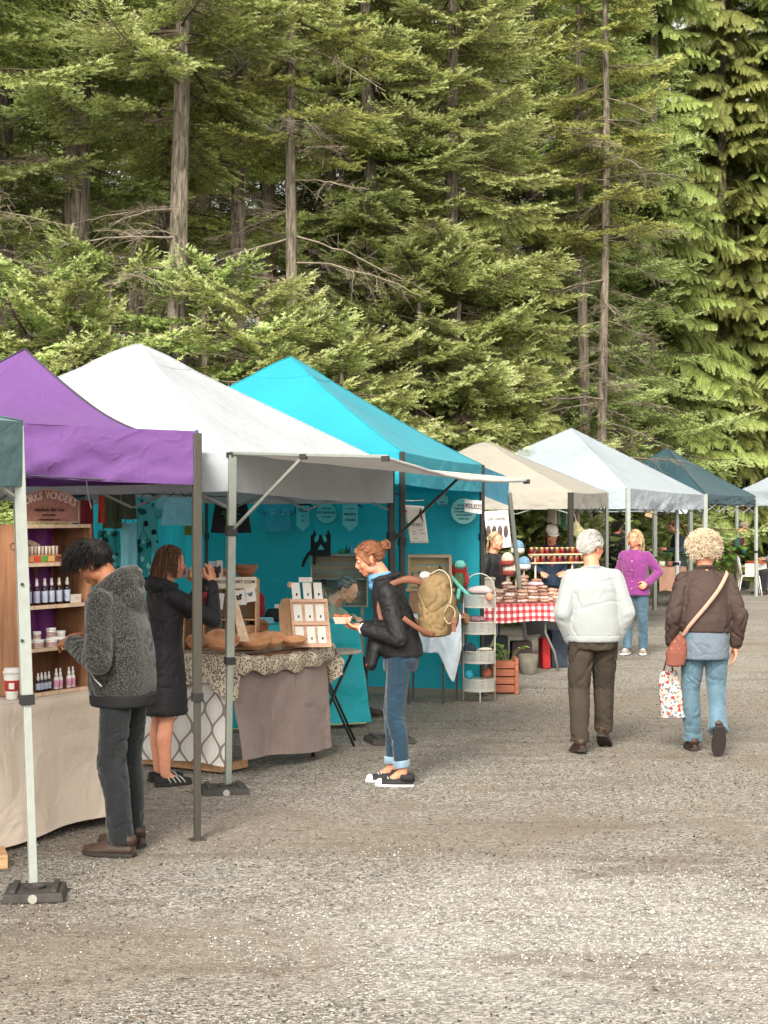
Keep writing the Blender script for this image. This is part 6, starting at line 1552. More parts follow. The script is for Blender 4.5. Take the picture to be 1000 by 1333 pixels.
t=thing('striped_bottle','white bottle with black dots in the jewelry box corner','bottle',P(577.5,766,15.70)); c=P(577.5,766,15.70); m=MB(); m.lathe([(0,0),(.022,0),(.022,.10),(.010,.115),(.008,.14),(0,.145)],c=c,n=14); m.build('bottle',WHP,t,smooth=True)
for k in range(4): m=MB(); m.ell(c+V((.004,-.022,.02+.022*k)),(.006,.002,.006),8,6); m.build('dot',INK,t)
# toys
def doll():
    Y=15.85; t=thing('rag_doll','teal faced rag doll with red hair and long teal limbs slung beside the jewelry box','doll',P(598,790,Y)); TF=plain('mint_felt','#6fb5a8',.95); RF=mat('red_wool','#8f2a22',.95,var=.3,vs=25,bump=.5,bs=60)
    b=MB(); b.ell(P(598,740,Y),(.080,.045,.085),18,12); soft_mesh(b,'hair',RF,.008,1,.004,20,1,t) if False else None
    m=MB(); m.ell(P(598,741,Y)+V((0,.015,0)),(.078,.05,.088),18,12); m.disp(.006,30,2); m.build('hair',RF,t,smooth=True)
    m=MB(); m.ell(P(598.5,735,Y)+V((0,-.022,0)),(.060,.045,.045),18,12); m.build('head',TF,t,smooth=True)
    for px in (592,605): m=MB(); m.ell(P(px,731.5,Y)+V((0,-.064,0)),(.007,.004,.007),8,6); m.build('eye',plain('plum_bead','#4a1c30',.3),t,smooth=True)
    m=MB(); m.tube([P(594,737.5,Y)+V((0,-.068,0)),P(598,738.3,Y)+V((0,-.07,0)),P(603,737.5,Y)+V((0,-.068,0))],.0022,5); m.build('mouth',INK,t)
    m=MB(); m.tube([P(598,745,Y),P(597,760,Y),P(596,785,Y)],[.05,.06,.055],14,squash=.6,up=V((0,1,0))); m.build('torso',mat('olive_print','#4a5c40',.9,var=.4,vs=40),t,smooth=True)
    for pts,n in (([(587,750),(597,762),(607,772),(613,776)],'arm'),([(598,766),(596,778),(595,780)],'arm')): m=MB(); m.tube([P(a,b_,Y-.06) for a,b_ in pts],[.017,.020,.020,.012][:len(pts)],10); m.build(n,TF,t,smooth=True)
    for pts in ([(588,748),(587,765),(589,784)],[(607,745),(608,756),(606,768)]): m=MB(); m.tube([P(a,b_,Y-.03) for a,b_ in pts],[.018,.022,.012],10); m.build('plait',RF,t,smooth=True)
doll()
def bunny():
    Y=15.52; t=thing('plush_rabbit','cream long limbed plush rabbit propped behind the backpack','plush toy',P(583,800,Y)); C=mat('cream_plush','#b9b0a6',.95,bump=.4,bs=120); b=MB()
    b.ell(P(582,783,Y),(.045,.04,.05),14,10); b.ell(P(584,806,Y),(.05,.04,.075),14,10); b.tube([P(586,800,Y-.03),P(592,812,Y-.04),P(597,826,Y-.04)],[.018,.018,.012],8); b.tube([P(588,790,Y-.02),P(591,783,Y-.03)],[.014,.012],8)
    b.tube([P(590,795,Y),P(588,806,Y-.03),P(592,800,Y-.03)],.013,8); soft_mesh(b,'body',C,.006,2,.003,20,1,t); m=MB(); m.ell(P(583,782,Y)+V((0,-.04,0)),(.005,.004,.005),8,6); m.build('eye',INK,t)
    m=MB(); m.tube([P(590,775,Y+.02),P(594,784,Y+.02),P(597,793,Y+.02)],[.022,.018,.004],8,squash=.4,up=V((0,1,0))); m.build('ear',plain('dark_felt','#2e2a2a',.95),t,smooth=True)
bunny()
# ---- tiered basket stand
bs=GX(624,15.85,0); sS=132.5
t=thing('basket_stand','white wire stand with four half round mesh baskets and an arched handle','basket stand',bs)
WIRE=plain('cream_wire','#bdb6a8',.5,.1)
def mesh_mat():
    t=NT('wire_mesh'); t.set(.5,.1,.3); t.col((.48,.46,.42)); uv=t.n.new('ShaderNodeUVMap'); s=t.sep(uv.outputs[0])
    fx=t.math('FRACT',t.math('ADD',t.math('MULTIPLY',s[0],44),t.math('MULTIPLY',s[1],9))); fy=t.math('FRACT',t.math('SUBTRACT',t.math('MULTIPLY',s[0],44),t.math('MULTIPLY',s[1],9)))
    a=t.math('LESS_THAN',fx,.30); b=t.math('LESS_THAN',fy,.30); al=t.math('MAXIMUM',a,b); t.link(al,t.b.inputs['Alpha']); return t.m
WMESH=mesh_mat(); rB=.155
tiers=[1.035,.775,.49,.215]
for z in tiers:
    q=MB(); arc=[V((rB*math.cos(PI+PI*i/18),rB*math.sin(PI+PI*i/18)*.9,0)) for i in range(19)]
    ring=arc+[V((rB,.10,0)),V((-rB,.10,0)),arc[0]]; ctr=bs
    q.tube([ctr+p+V((0,0,z)) for p in ring],.005,6); q.tube([ctr+p*.97+V((0,0,z-.115)) for p in ring],.004,6); o=q.build('basket_frame',WIRE,t,smooth=True)
    w=MB(); n=len(ring)-1
    def g(u,v):
        f=u*n; i=min(n-1,int(f)); p=lerp(ring[i],ring[i+1],f-i); return ctr+p*(1-.03*v)*.995+V((0,0,z-.115*v))
    w.grid(g,42,2); w.build('basket_mesh',WMESH,o); w=MB(); w.extrude([ctr+p*.96+V((0,0,z-.115)) for p in ring[:-1]],(0,0,0),(0,0,.003)); w.build('basket_floor',WIRE,o)
for sg in (-1,1): m=MB(); m.tube([bs+V((sg*rB,.0,0)),bs+V((sg*rB,0,1.07))],.006,6); m.build('post',WIRE,t,smooth=True)
for sg in (-1,1): m=MB(); m.tube([bs+V((sg*rB,.10,0)),bs+V((sg*rB,.10,1.0))],.006,6); m.build('post',WIRE,t,smooth=True)
m=MB(); m.tube([bs+V((0,-rB*.9,0)),bs+V((0,-rB*.9,.10))],.006,6); m.build('foot',WIRE,t)
m=MB(); m.tube([bs+V((rB*math.cos(PI*i/20),0,1.07+.18*math.sin(PI*i/20))) for i in range(21)],.005,6); m.build('handle',WIRE,t,smooth=True)
lump('plush_dog','pale spotted plush dog lying in the top basket',625,768,15.8,(.12,.06,.045),mat('grey_pink_plush','#b3a4a4',.95,bump=.4,bs=100),'plush toy',6,.02,9)
lump('plush_pig','round pink felt pig in the top basket',637,777,15.70,(.035,.03,.04),plain('salmon_felt','#c08a72',.95),'plush toy',7,.004,20)
lump('brown_shoe','brown felt slipper in the second basket',606,806,15.78,(.045,.04,.06),plain('tan_felt','#7d5f45',.95),'slipper',8,.01,20); lump('patterned_pouch','patterned felt slippers in the second basket',622,806,15.85,(.08,.05,.035),mat('pink_black_print','#84656a',.9,var=.8,vs=60),'slippers',9,.01,20)
lump('blue_felt_hat','dark blue felt hat in the third basket',612,845,15.82,(.065,.05,.06),plain('midnight_felt','#1e2b38',.95),'hat',10,.006,15); lump('cream_scarf','cream cloth strip across the third basket',632,845,15.75,(.07,.02,.018),plain('cream_felt','#b9ad9d',.95),'cloth',11,.01,20)
lump('teal_pouch','teal pouch in the bottom basket',611,878,15.86,(.045,.03,.05),plain('bright_teal_felt','#2a8ba0',.95),'pouch',12,.006,20); lump('rust_pouch','rust orange pouch in the bottom basket',634,876,15.86,(.045,.03,.05),plain('rust_felt','#94503a',.95),'pouch',13,.008,20)
m=MB()
def gc(u,v): return V((P(598,0,15.6).x+.10*u+.01*math.sin(v*6),16.1-.03*math.sin(u*7),lerp(.87,.32,v)+.03*u))
m.grid(gc,14,16); top('grey_scarf',m,mat('grey_knit','#8e9294',.95,fold=.01,folds=9,trans=.1),'long grey scarf hanging between the white cloth and the baskets','scarf',smooth=True)
# ---- red planter, plant, concrete bucket
rc=GX(657,16.5,0); t=thing('planter_box','red stained slatted wooden planter box beside the basket stand','planter box',rc)
for sx in (-1,1):
    for sy in (-1,1): m=MB(); m.box(rc+V((sx*.115,sy*.10,.185)),(.035,.035,.37)); m.build('post',CEDW,t,bevel=.002)
for i in range(4):
    for sy in (-1,1): m=MB(); m.box(rc+V((0,sy*.094,.06+.08*i)),(.192,.014,.068)); m.build('slat',CEDW,t,bevel=.002)
    for sx in (-1,1): m=MB(); m.box(rc+V((sx*.108,0,.06+.08*i)),(.014,.162,.068)); m.build('slat',CEDW,t,bevel=.002)
m=MB(); m.box(rc+V((0,0,.02)),(.2,.17,.014)); m.build('floor_board',CEDW,t)
LEAFG=mat('fresh_green_leaf','#86a83c',.5,var=.25,vs=25,trans=.3); STEMG=plain('green_stem','#5d6b35',.7)
def leafy(root,c,n,spread,h,lw,seed,m=LEAFG,up=.5):
    rg=random.Random(seed)
    for i in range(n):
        a=rg.uniform(0,2*PI); r=spread*rg.uniform(.3,1); tip=c+V((math.cos(a)*r,math.sin(a)*r*.7,h*rg.uniform(.5,1))); q=MB(); q.tube([c,lerp(c,tip,.6)+V((0,0,.03)),tip],.0025,4); q.build('stem',STEMG,root)
        d=V((math.cos(a),math.sin(a),rg.uniform(-.4,.3))).normalized(); s=d.cross(UP).normalized(); k=lw*rg.uniform(.7,1.15); nrm=s.cross(d).normalized(); l=MB()
        def f(u,v): w=math.sin(PI*u)**.7*(1-.25*u)*k*.5*(v*2-1); return tip+d*k*1.25*u+s*w+nrm*(-.25*k*u*u+abs(w)*.35)+V((0,0,.0))
        l.grid(f,8,4); l.build('leaf',m,root,smooth=True)
t=thing('seedling','young plant with broad yellow green leaves in the red planter box','plant',rc+V((.02,0,.30))); leafy(t,rc+V((.03,-.02,.26)),11,.18,.24,.085,4)
m=MB(); m.box(rc+V((0,0,.26)),(.17,.15,.06)); m.build('soil',mat('dark_soil','#241a12',.95,bump=.8,bs=40),t)
c=GX(688,18.55,0); t=thing('tent_bucket','concrete filled bucket holding the foot of the leaning white leg','bucket',c); m=MB(); m.lathe([(0,0),(.085,0),(.09,.01),(.115,.225),(.108,.225),(.104,.20),(0,.19)],c=c,n=24); m.build('bucket',mat('weathered_concrete','#6d675c',.9,var=.25,vs=12,bump=.4,bs=40),t,smooth=True)
t['category']='bucket'
# ---- checked table stall
def gingham(name):
    t=NT(name); t.set(.8,0,.25); uv=t.n.new('ShaderNodeUVMap'); s=t.sep(uv.outputs[0])
    def st(x): return t.math('GREATER_THAN',t.math('FRACT',t.math('MULTIPLY',x,1/.075)),.5)
    f=t.math('MULTIPLY',t.math('ADD',st(s[0]),st(s[1])),.5); t.col(t.ramp(f,[(0,(.72,.68,.66)),(.5,(.52,.14,.14)),(1,(.42,.02,.03))])); t.b.inputs['Coat Weight'].default_value=.15; return t.m
GING=gingham('red_gingham'); KZ=.80
k0=GX(627,18.55,0); k1=GX(722,18.75,0); KX=(k1-k0).normalized(); KY=V((-KX.y,KX.x,0)); KL=(k1-k0).length+.10; KD=1.15
def KP(x,y,z): return k0+KX*x+KY*y+UP*z
t=thing('folding_table','folding table with grey wishbone legs under the checked cloth','table',KP(KL/2,.4,0)); m=MB(); m.extrude([KP(0,0,0),KP(KL,0,0),KP(KL,KD,0),KP(0,KD,0)],(0,0,KZ-.035),(0,0,KZ-.008)); m.build('tabletop',WHP,t)
for (x,y) in ((.18,.15),(KL-.12,.12),(KL-.12,KD-.15),(.18,KD-.15)): m=MB(); s_=1 if x>.5 else -1; m.tube([KP(x-.06*s_,y,KZ-.035),KP(x-.05*s_,y,.45),KP(x+.06*s_,y,.22),KP(x+.10*s_,y-.02,0)],.014,8); m.build('leg',plain('grey_enamel','#7d7d78',.4,.2),t,smooth=True)
t=thing('checked_cloth','red and white gingham cloth on the baked goods table','tablecloth',KP(KL/2,0,KZ)); m=MB()
def addgrid(mb,fn,nu,nv,U,Vv):
    o=len(mb.v); mb.grid(fn,nu,nv); k=0
    for i in range(nu+1):
        for j in range(nv+1): mb.uv[o+k]=(U[0]+(U[1]-U[0])*i/nu,Vv[0]+(Vv[1]-Vv[0])*j/nv); k+=1
addgrid(m,lambda u,v:KP(KL*u,KD*v,KZ+.003*noise.noise(V((u*6,v*4,0)))),20,16,(0,KL),(0,KD))
addgrid(m,lambda u,v:KP(KL*u,-.008-.02*v-.008*math.sin(u*23)*v,KZ-(.21+.012*math.sin(u*7))*v),50,8,(0,KL),(0,-.21))
def kc(u,v): dd=(.21+.20*(1-min(1,u/.35)) if u<.35 else .21); return KP(KL+.006+.03*v+.012*math.sin(u*14)*v,-.02+KD*u,KZ-dd*v)
addgrid(m,kc,40,10,(0,KD),(0,-.3)); m.build('cloth',GING,t,smooth=True)
# boxes under the table
for i,(x,y,w,h,c,l) in enumerate(((.30,.5,.34,.40,'#20262c','dark storage tote under the checked table left'),(.62,.45,.25,.33,'#3a2a2a','brown carton under the checked table'),(.93,.5,.10,.36,'#9a1f1f','red bag hanging under the checked table'),(1.12,.6,.2,.45,'#2a3440','navy coat bundle under the checked table'))):
    m=MB(); m.box(KP(x,y,h/2+.002),(w,.28,h),rz=.05*i,taper=.92); m.disp(.012,6,i); top('storage_box',m,mat('storage_%d'%i,c,.8,var=.4,vs=12),l,'storage',bevel=.012)
# baked goods
BAK=[mat('baked_%d'%i,c,.55,var=.4,vs=45,bump=.4,bs=60,coat=.2) for i,c in enumerate(('#a5816c','#b9998a','#8f6a58','#c9b0a6'))]
rg=random.Random(21); n=0
rows=[(.22,.10,4),(.36,.10,3),(.52,.12,4),(.66,.12,5),(.80,.10,3),(.95,.12,3),(.30,.35,4),(.48,.36,5),(.66,.38,6),(.85,.36,5),(.50,.62,6),(.70,.62,8),(.88,.64,7),(.32,.62,4),(1.0,.40,4)]
PL=['front','middle','back']
sacks=[]
def loaf_proto(mm,w,d,h,seed):
    b=MB(); b.box((0,0,h/2),(w,d,h)); me=None
    b2=MB(); b2.ell((0,0,h*.5),(w*.52,d*.52,h*.55),16,10); b2.disp(.008,25,seed)
    return b2
for ri,(x,y,k) in enumerate(rows):
    for j in range(k):
        b=loaf_proto(None,.13,.10,.045,n); c=KP(x+rg.uniform(-.012,.012),y+rg.uniform(-.01,.01),KZ+.004+.036*j); b.v=[p+c for p in b.v]
        row=PL[0 if y<.3 else 1 if y<.5 else 2]
        top('baked_pack',b,BAK[(n*7+ri)%4],'wrapped bake, %s up in the %s row pile at the %s'%(['one','two','three','four','five','six','seven','eight'][j],row,['far left','left','left of centre','centre','right of centre','right','left side','left centre side','centre side','right side','left centre','centre right','right end','left corner','right corner'][ri]),'baked goods','wrapped baked goods piled on the checked table',smooth=True); n+=1
c=KP(.12,.28,KZ); t=thing('white_tub','tall white plastic tub at the left corner of the checked table','tub',c); m=MB(); m.box(c+V((.0,0,.14)),(.21,.18,.27),taper=1.06); m.build('tub',plain('ivory_plastic','#bdb4a2',.5),t,bevel=.012); m=MB(); m.box(c+V((0,0,.285)),(.245,.21,.022)); m.build('rim',plain('ivory_plastic','#bdb4a2',.5),t,bevel=.006)
t=thing('ribbon_pack','pack with pink and white ribbon on top of the baked goods','gift pack',KP(.72,.25,KZ+.2)); m=MB(); m.ell(KP(.72,.22,KZ+.215),(.10,.08,.03),16,10); m.disp(.008,25,4); m.build('pack',mat('pink_white_wrap','#d5a9b4',.5,var=.4,vs=30),t,smooth=True)
# jar racks further back
JY=20.6; t=thing('jar_rack','two tier pale wooden rack carrying rows of preserve jars','rack',GX(735,JY,.8))
ZJ=P(0,733,JY).z; 
for z in (ZJ,P(0,722,JY).z): m=MB(); a=GX(690,JY,z); b=GX(775,JY+.4,z); m.bar(a,b,.09,.018); m.build('shelf_board',PALEW,t)
for px in (697,745): m=MB(); y=JY+(px-690)/85*.4; m.bar(GX(px,y,.80),GX(px,y,P(0,716,JY).z),.02); m.build('upright',PALEW,t)
def jar_proto():
    t=thing('preserve_jar','x','jar',(0,0,0)); m=MB(); m.lathe([(0,0),(.028,0),(.031,.004),(.031,.058),(.026,.066)],n=14); m.build('jar',plain('dark_preserve','#3a1712',.15),t,world=False,smooth=True); m=MB(); m.lathe([(.028,.064),(.029,.066),(.029,.078),(.027,.080),(0,.080)],n=14); m.build('lid',plain('gold_lid','#b9a06a',.35,.5),t,world=False,smooth=True); return t
jp=jar_proto(); o2=None; JC=[plain('dark_preserve','#3a1712',.15),plain('amber_preserve','#7c3a18',.15),plain('red_preserve','#6d1616',.15)]; cnt=0
for row,(z,nn) in enumerate(((ZJ+.010,11),(P(0,722,JY).z+.010,12),(.80,13))):
    for i in range(nn):
        px=692+ (80/nn)*i; y=JY+(px-690)/85*.4-(.0 if row<2 else .22); loc=GX(px,y,z); o=jp if cnt==0 else copy_tree(jp,loc); o.location=loc
        o['label']='preserve jar %s on the %s row of the jar rack'%(['at the left end','second from left','third from left','fourth from left','fifth from left','sixth from left','seventh from left','eighth from left','ninth from left','tenth from left','eleventh from left','twelfth from left','thirteenth from left'][i],['middle','top','table level'][row]); o['group']='preserve jars in rows'; o['category']='jar'
        if cnt%3:
            for ch in kids(o):
                if ch.name.startswith('jar'):
                    me=JM[cnt%3] if (cnt>3) else None
                    if me is None:
                        me=ch.data.copy(); me.materials[0]=JC[cnt%3]
                        if cnt==1: JM={1:me}
                        elif cnt==2: JM[2]=me
                    ch.data=me
        cnt+=1
t=thing('jar_table','plain table carrying the jar rack behind the checked table','table',GX(735,20.8,0)); m=MB(); m.bar(GX(684,20.55,.785),GX(790,21.2,.785),.70,.025); m.build('tabletop',PLY,t)
for px,y in ((690,20.35),(690,20.9),(783,21.0),(783,21.5)): m=MB(); m.bar(GX(px,y,.77),GX(px,y,0),.03); m.build('leg',STEELG,t)
m=MB(); m.grid(lambda u,v:GX(684+98*u,20.17+.62*u,.775-.45*v)+V((0,-.02*math.sin(u*20)*v,0)),30,4); top('dark_skirt',m,mat('charcoal_cloth','#2a2a2c',.9,fold=.01,folds=8),'charcoal cloth hung in front of the jar table','cloth',smooth=True)
# knitted hats on stands
for i,(px,py,c1,c2,l) in enumerate(((674,712,'#5d7f96','#c9c5bd','blue and cream knitted hat with a pom pom, highest of the group'),(682,733,'#6487a0','#cfcac2','blue knitted hat with ear flaps lower in the group'),(661,728,'#c4b7a2','#8d3f34','cream and red striped knitted hat'),(663,741,'#b9b1a6','#8d3f34','pale knitted hat with a red edge at the bottom left'),(672,741,'#c9c2b6','#2d2d33','pale knitted hat half behind the leaning white leg'))):
    Y=19.5+.02*i; c=P(px,py,Y); t=thing('knitted_hat',l,'hat',c,0,'knitted hats on display'); m=MB(); m.ell(c,(.078,.075,.085),16,12); m.build('crown',mat('knit_%d'%i,c1,.95,var=.3,vs=40,bump=.6,bs=90),t,smooth=True); m=MB(); m.lathe([(.07,-.075),(.082,-.06),(.083,-.025),(.078,-.015)],c=c,n=18); m.build('brim',mat('knitb_%d'%i,c2,.95,bump=.6,bs=90),t,smooth=True)
    m=MB(); m.cyl(V((c.x,c.y,KZ+.01)),V((c.x,c.y,c.z-.05)),.012,n=8); m.build('stand',PALEW,t)
m=MB()
for i in range(9): c=KP(.36+.075*i,.98,KZ+.004); m=MB(); m.lathe([(0,0),(.03,0),(.032,.07),(.025,.08),(.026,.10),(0,.10)],c=c,n=12); top('honey_jar',m,(AMB,plain('dark_preserve','#3a1712',.15))[i%2],'dark jar %s in the line behind the baked goods'%['first','second','third','fourth','fifth','sixth','seventh','eighth','ninth'][i],'jar','dark jars in a line behind the baked goods',smooth=True)
# stall banner
Y=20.3; t=thing('banner','white banner lettered Gras Granolas with dark oval pictures behind the blonde vendor','banner',P(648,690,Y)); q=[P(630,666,Y),P(661,664,Y),P(666,712,Y),P(636,715,Y)]; m=MB(); m.extrude(q,(0,-.004,0),(0,0,0)); m.build('sheet',WHCARD,t)
b=text_mb('Gras Granolas',.045,.0006,bold=.0008,shear=.2); b.v=[V((p.x*.88,p.y*1.5,0)) for p in b.v]; b.xf(plane_M(P(646,675,Y)+V((0,-.007,0)),q[1]-q[0],UP)); b.build('lettering',plain('rose_ink','#a2525a',.7),t)
for i in range(4): m=MB(); m.ell(P(636+7.5*i,692,Y)+V((0,-.006,0)),(.030,.003,.08),12,8); m.build('picture',mat('brown_photo','#4a3a36',.6,var=.6,vs=25),t,smooth=True)
m=MB(); m.tube([P(629,664,Y),GX(636,Y,0)],.010,6); m.build('pole',STEELG,t)
t['label']='white banner with rose lettering and oval pictures behind the blonde vendor'
# hanging tea towels under beige canopy
for i,(px,c,h) in enumerate(((716,'#8f8c84',18),(722,'#b9b4a6',20),(727,'#7d8a80',19),(734,'#2f6a4c',26),(740,'#a8a294',20),(746,'#3a3a3a',16),(752,'#90836f',24))):
    m=MB(); Yh=22.0+.03*i; z1_=P(0,662,Yh).z; z0_=P(0,662+h,Yh).z; x=GX(px,Yh).x; m.grid(lambda u,v:V((x-.03+.06*u,Yh+.01*math.sin(u*8),lerp(z1_,z0_,v))),6,5); top('hanging_cloth',m,plain('towel_%d'%i,c,.9),'%s narrow cloth strip hanging under the beige canopy'%['leftmost grey','pale cream','grey green','long green','beige','short black','long tan'][i],'hanging cloth','cloth strips hanging under the beige canopy',smooth=True)
t=thing('square_ornament','tan woven square hung on its corner by the dark leg','ornament',P(750,690,21.2)); m=MB(); c=P(750,690,21.2); m.extrude([c+V((-.10,0,.02)),c+V((0,0,.13)),c+V((.11,0,.0)),c+V((.01,0,-.11))],(0,-.006,0),(0,0,0)); m.build('weave',mat('woven_tan','#8d8666',.9,var=.5,vs=30),t); m=MB(); m.tube([c+V((0,0,.13)),c+V((-.05,0,.30))],.003,4); m.build('string',WHP,t)
# ---- far table with peach cloth
f0=GX(857,31.6,0); f1=GX(893,32.4,0); FX=(f1-f0).normalized(); FY=V((-FX.y,FX.x,0)); FL=(f1-f0).length
t=thing('far_table','table with a peach cloth and potted plants near the curly haired woman','table',f0+FX*FL/2); m=MB(); m.extrude([f0,f1,f1+FY*.7,f0+FY*.7],(0,0,.76),(0,0,.79)); m.build('tabletop',PLY,t); table_legs(t,f0+FX*FL/2+FY*.35,FX,FY,FL/2,.35,.76,STEELD)
t=thing('peach_cloth','peach lace edged cloth on the far table','tablecloth',f0+FX*FL/2+UP*.79); m=MB(); m.grid(lambda u,v:f0+FX*(FL*u)-FY*(.01+.02*v+.01*math.sin(u*15)*v)+UP*lerp(.797,.33+.02*math.sin(u*9),v),30,10); m.grid(lambda u,v:f0+FX*(FL*u)+FY*(.7*v)+UP*.797,6,4); m.build('cloth',mat('peach_cotton','#a8806c',.9,fold=.01,folds=6),t,smooth=True)
DG=mat('dark_green_leaf','#2c4a22',.5,var=.4,vs=25,trans=.2)
for i,(px,py,l) in enumerate(((862,737,'left pot plant on the far table'),(872,737,'middle pot plant on the far table'),(882,737,'right pot plant on the far table'))):
    c=GX(px,31.95+.1*i,.80); t=thing('pot_plant',l,'plant',c,0,'pot plants on the far table'); m=MB(); m.lathe([(0,0),(.05,0),(.065,.11),(.058,.11),(0,.10)],c=c,n=14); m.build('pot',plain('pot_%d'%i,('#b9b3a8','#7a4a38','#c6c0b4')[i],.7),t,smooth=True); leafy(t,c+V((0,0,.10)),9,.16,.22,.10,30+i,DG)
m=MB(); m.box(P(888,665,30.9),(.20,.01,.11)); top('price_card',m,WHCARD,'cream card hanging from the large white canopy over the far table','card',bevel=.001)
m=MB(); m.box(P(845,669,29.9),(.13,.01,.12),rot=Matrix.Rotation(.3,3,'Y')); top('hanging_print',m,mat('tan_print','#a08a6a',.8,var=.4,vs=25),'small tan picture hanging from the large white canopy','print',bevel=.001)
m=MB(); m.box(P(965.5,662,36.4),(.10,.01,.12)); m.box(P(965.5,662,36.39)+V((0,-.004,0)),(.04,.006,.06)); top('yellow_tag',m,plain('yellow_card','#c9a040',.7),'yellow tag hanging inside the dark green canopy','tag',bevel=.001)
# ---- far right seating
c=GX(949,39,0); t=thing('potted_shrub','broad leaved potted shrub behind the shoulder of the woman in brown','plant',c); m=MB(); m.lathe([(0,0),(.14,0),(.19,.32),(.17,.32),(0,.3)],c=c,n=16); m.build('pot',plain('black_pot','#1f1f1f',.7),t,smooth=True); leafy(t,c+V((0,0,.3)),42,.42,.80,.24,61,mat('mid_green_leaf','#5a7a30',.5,var=.35,vs=15,trans=.25))
c=GX(969,40,0); t=thing('yellow_flowers','low pot of yellow flowers behind the white chair','plant',c); m=MB(); m.lathe([(0,0),(.12,0),(.15,.2),(0,.2)],c=c,n=14); m.build('pot',plain('black_pot','#1f1f1f',.7),t); leafy(t,c+V((0,0,.2)),22,.28,.40,.12,62,mat('yellow_petal','#b39a1c',.6,var=.3,vs=20,trans=.2))
def chair(label,px,Y,rz):
    c=GX(px,Y,0); t=thing('garden_chair',label,'chair',c,rz,'white metal garden chairs'); W=plain('white_chair_enamel','#cfccc4',.4)
    m=MB(); m.box((0,0,.45),(.42,.40,.02)); m.build('seat',W,t,world=False,bevel=.004)
    for sx in (-1,1):
        m=MB(); m.tube([(sx*.20,-.19,.44),(sx*.24,-.25,0)],.014,7); m.build('leg',W,t,world=False,smooth=True); m=MB(); m.tube([(sx*.20,.19,.44),(sx*.24,.27,0)],.014,7); m.build('leg',W,t,world=False,smooth=True)
    m=MB(); m.tube([(-.20,.19,.45),(-.21,.25,.80),(-.17,.27,.88),(0,.275,.90),(.17,.27,.88),(.21,.25,.80),(.20,.19,.45)],.014,7); m.build('back_frame',W,t,world=False,smooth=True)
    for x in (-.09,0,.09): m=MB(); m.tube([(x,.20,.46),(x,.27,.89)],.007,6); m.build('spindle',W,t,world=False,smooth=True)
    m=MB(); m.tube([(-.21,.23,.68),(-.25,.0,.66),(-.24,-.15,.63),(-.21,-.18,.45)],.011,6); m.build('armrest',W,t,world=False,smooth=True)
    return t
chair('white metal chair turned side on at the far end of the lane',976,36.6,1.45); chair('second white metal chair half out of frame behind the far pole',1006,37.6,-1.1)
c=GX(993,37.9,0); t=thing('cafe_table','small table under an orange cloth by the white chairs','table',c); m=MB(); m.lathe([(0,.71),(.38,.71),(.38,.735),(0,.735)],c=c,n=24); m.build('tabletop',PLY,t); m=MB(); m.cyl(c,c+V((0,0,.71)),.03,n=10); m.build('leg',STEELD,t); 
m=MB(); m.lathe([(0,.745),(.39,.745),(.40,.735),(.405,.70),(.40,.69)],c=c,n=40); m.disp(.015,9,2); top('orange_cloth',m,plain('orange_cotton','#b0522c',.9),'orange cloth on the small table by the white chairs','tablecloth',smooth=True)
for i,(px,py,l) in enumerate(((984,742,'white paper sheet held over the edge of the orange cloth'),(1000,748,'white newspaper at the right edge of the photo'))): cc=P(px,py,37.3); m=MB(); m.grid(lambda u,v:cc+V((.5*(u-.5),.05*math.sin(u*3),.30*(v-.5))),8,6); top('paper_sheet',m,WHCARD,l,'paper',smooth=True)
# undergrowth behind the right hand stalls
def bush(label,px,Y,w,h,seed,name='leafy_shrub',m=None,n=900,lw=.10):
    rng=np.random.default_rng(seed); c=GX(px,Y,0); t=thing(name,label,'shrub',c,0,'undergrowth behind the stalls')
    a=rng.random(n)*2*PI; r=np.sqrt(rng.random(n)); z=rng.random(n)**.8; rr=r*w*(.55+.45*np.sin(PI*np.clip(z*.9+.1,0,1))); p=np.stack([rr*np.cos(a),rr*np.sin(a)*.7,z*h+.03*rng.normal(size=n)],1)
    d=rng.normal(size=(n,3)); d[:,2]=d[:,2]*.5+.1; d/=np.linalg.norm(d,axis=1)[:,None]; s=np.cross(d,rng.normal(size=(n,3))); s/=np.linalg.norm(s,axis=1)[:,None]; k=lw*(.6+.8*rng.random(n))[:,None]
    q=np.stack([p-d*k*.1,p+d*k*.5+s*k*.28,p+d*k*1.15,p+d*k*.5-s*k*.28],1).reshape(-1,3); idx=np.arange(n)[:,None]*4; tr=np.concatenate([idx+np.array([[0,1,2]]),idx+np.array([[0,2,3]])]); 
    me=tris_obj('foliage',q,tr,[m or FIR],tone=np.tile(np.clip(rng.normal(.36,.22,n),0,1),2)); o=bpy.data.objects.new('foliage',me); link(o,t)
    b=MB()
    for i in range(7): aa=i*.9; b.tube([(0,0,0),(math.cos(aa)*w*.3,math.sin(aa)*w*.2,h*.5),(math.cos(aa)*w*.6,math.sin(aa)*w*.4,h*.9)],[.02,.012,.004],5)
    b.build('stems',TWIG,t,world=False); return t
for i,(px,Y,w,h,l) in enumerate(((660,26.5,1.3,2.4,'dark shrub behind the blonde vendor'),(705,29,1.5,2.6,'dark shrub behind the capped vendor'),(770,35.5,1.9,2.8,'dark shrub behind the white haired man'),(835,40.5,2.2,3.0,'large shrub behind the woman in magenta'),(880,45,2.2,3.2,'bright leaved shrub behind the woman with the ponytail'),(930,46,2.4,3.2,'shrub between the dark green canopy legs'),(985,47,2.4,3.4,'large shrub behind the white chairs'),(1040,47,2.4,3.2,'shrub outside the right edge'),(730,37,2.,3.,'tall shrub behind the cloth strips'))):
    bush(l,px,Y,w,h,70+i,n=1500,lw=.16,m=CED if i in(4,5,6) else FIR)
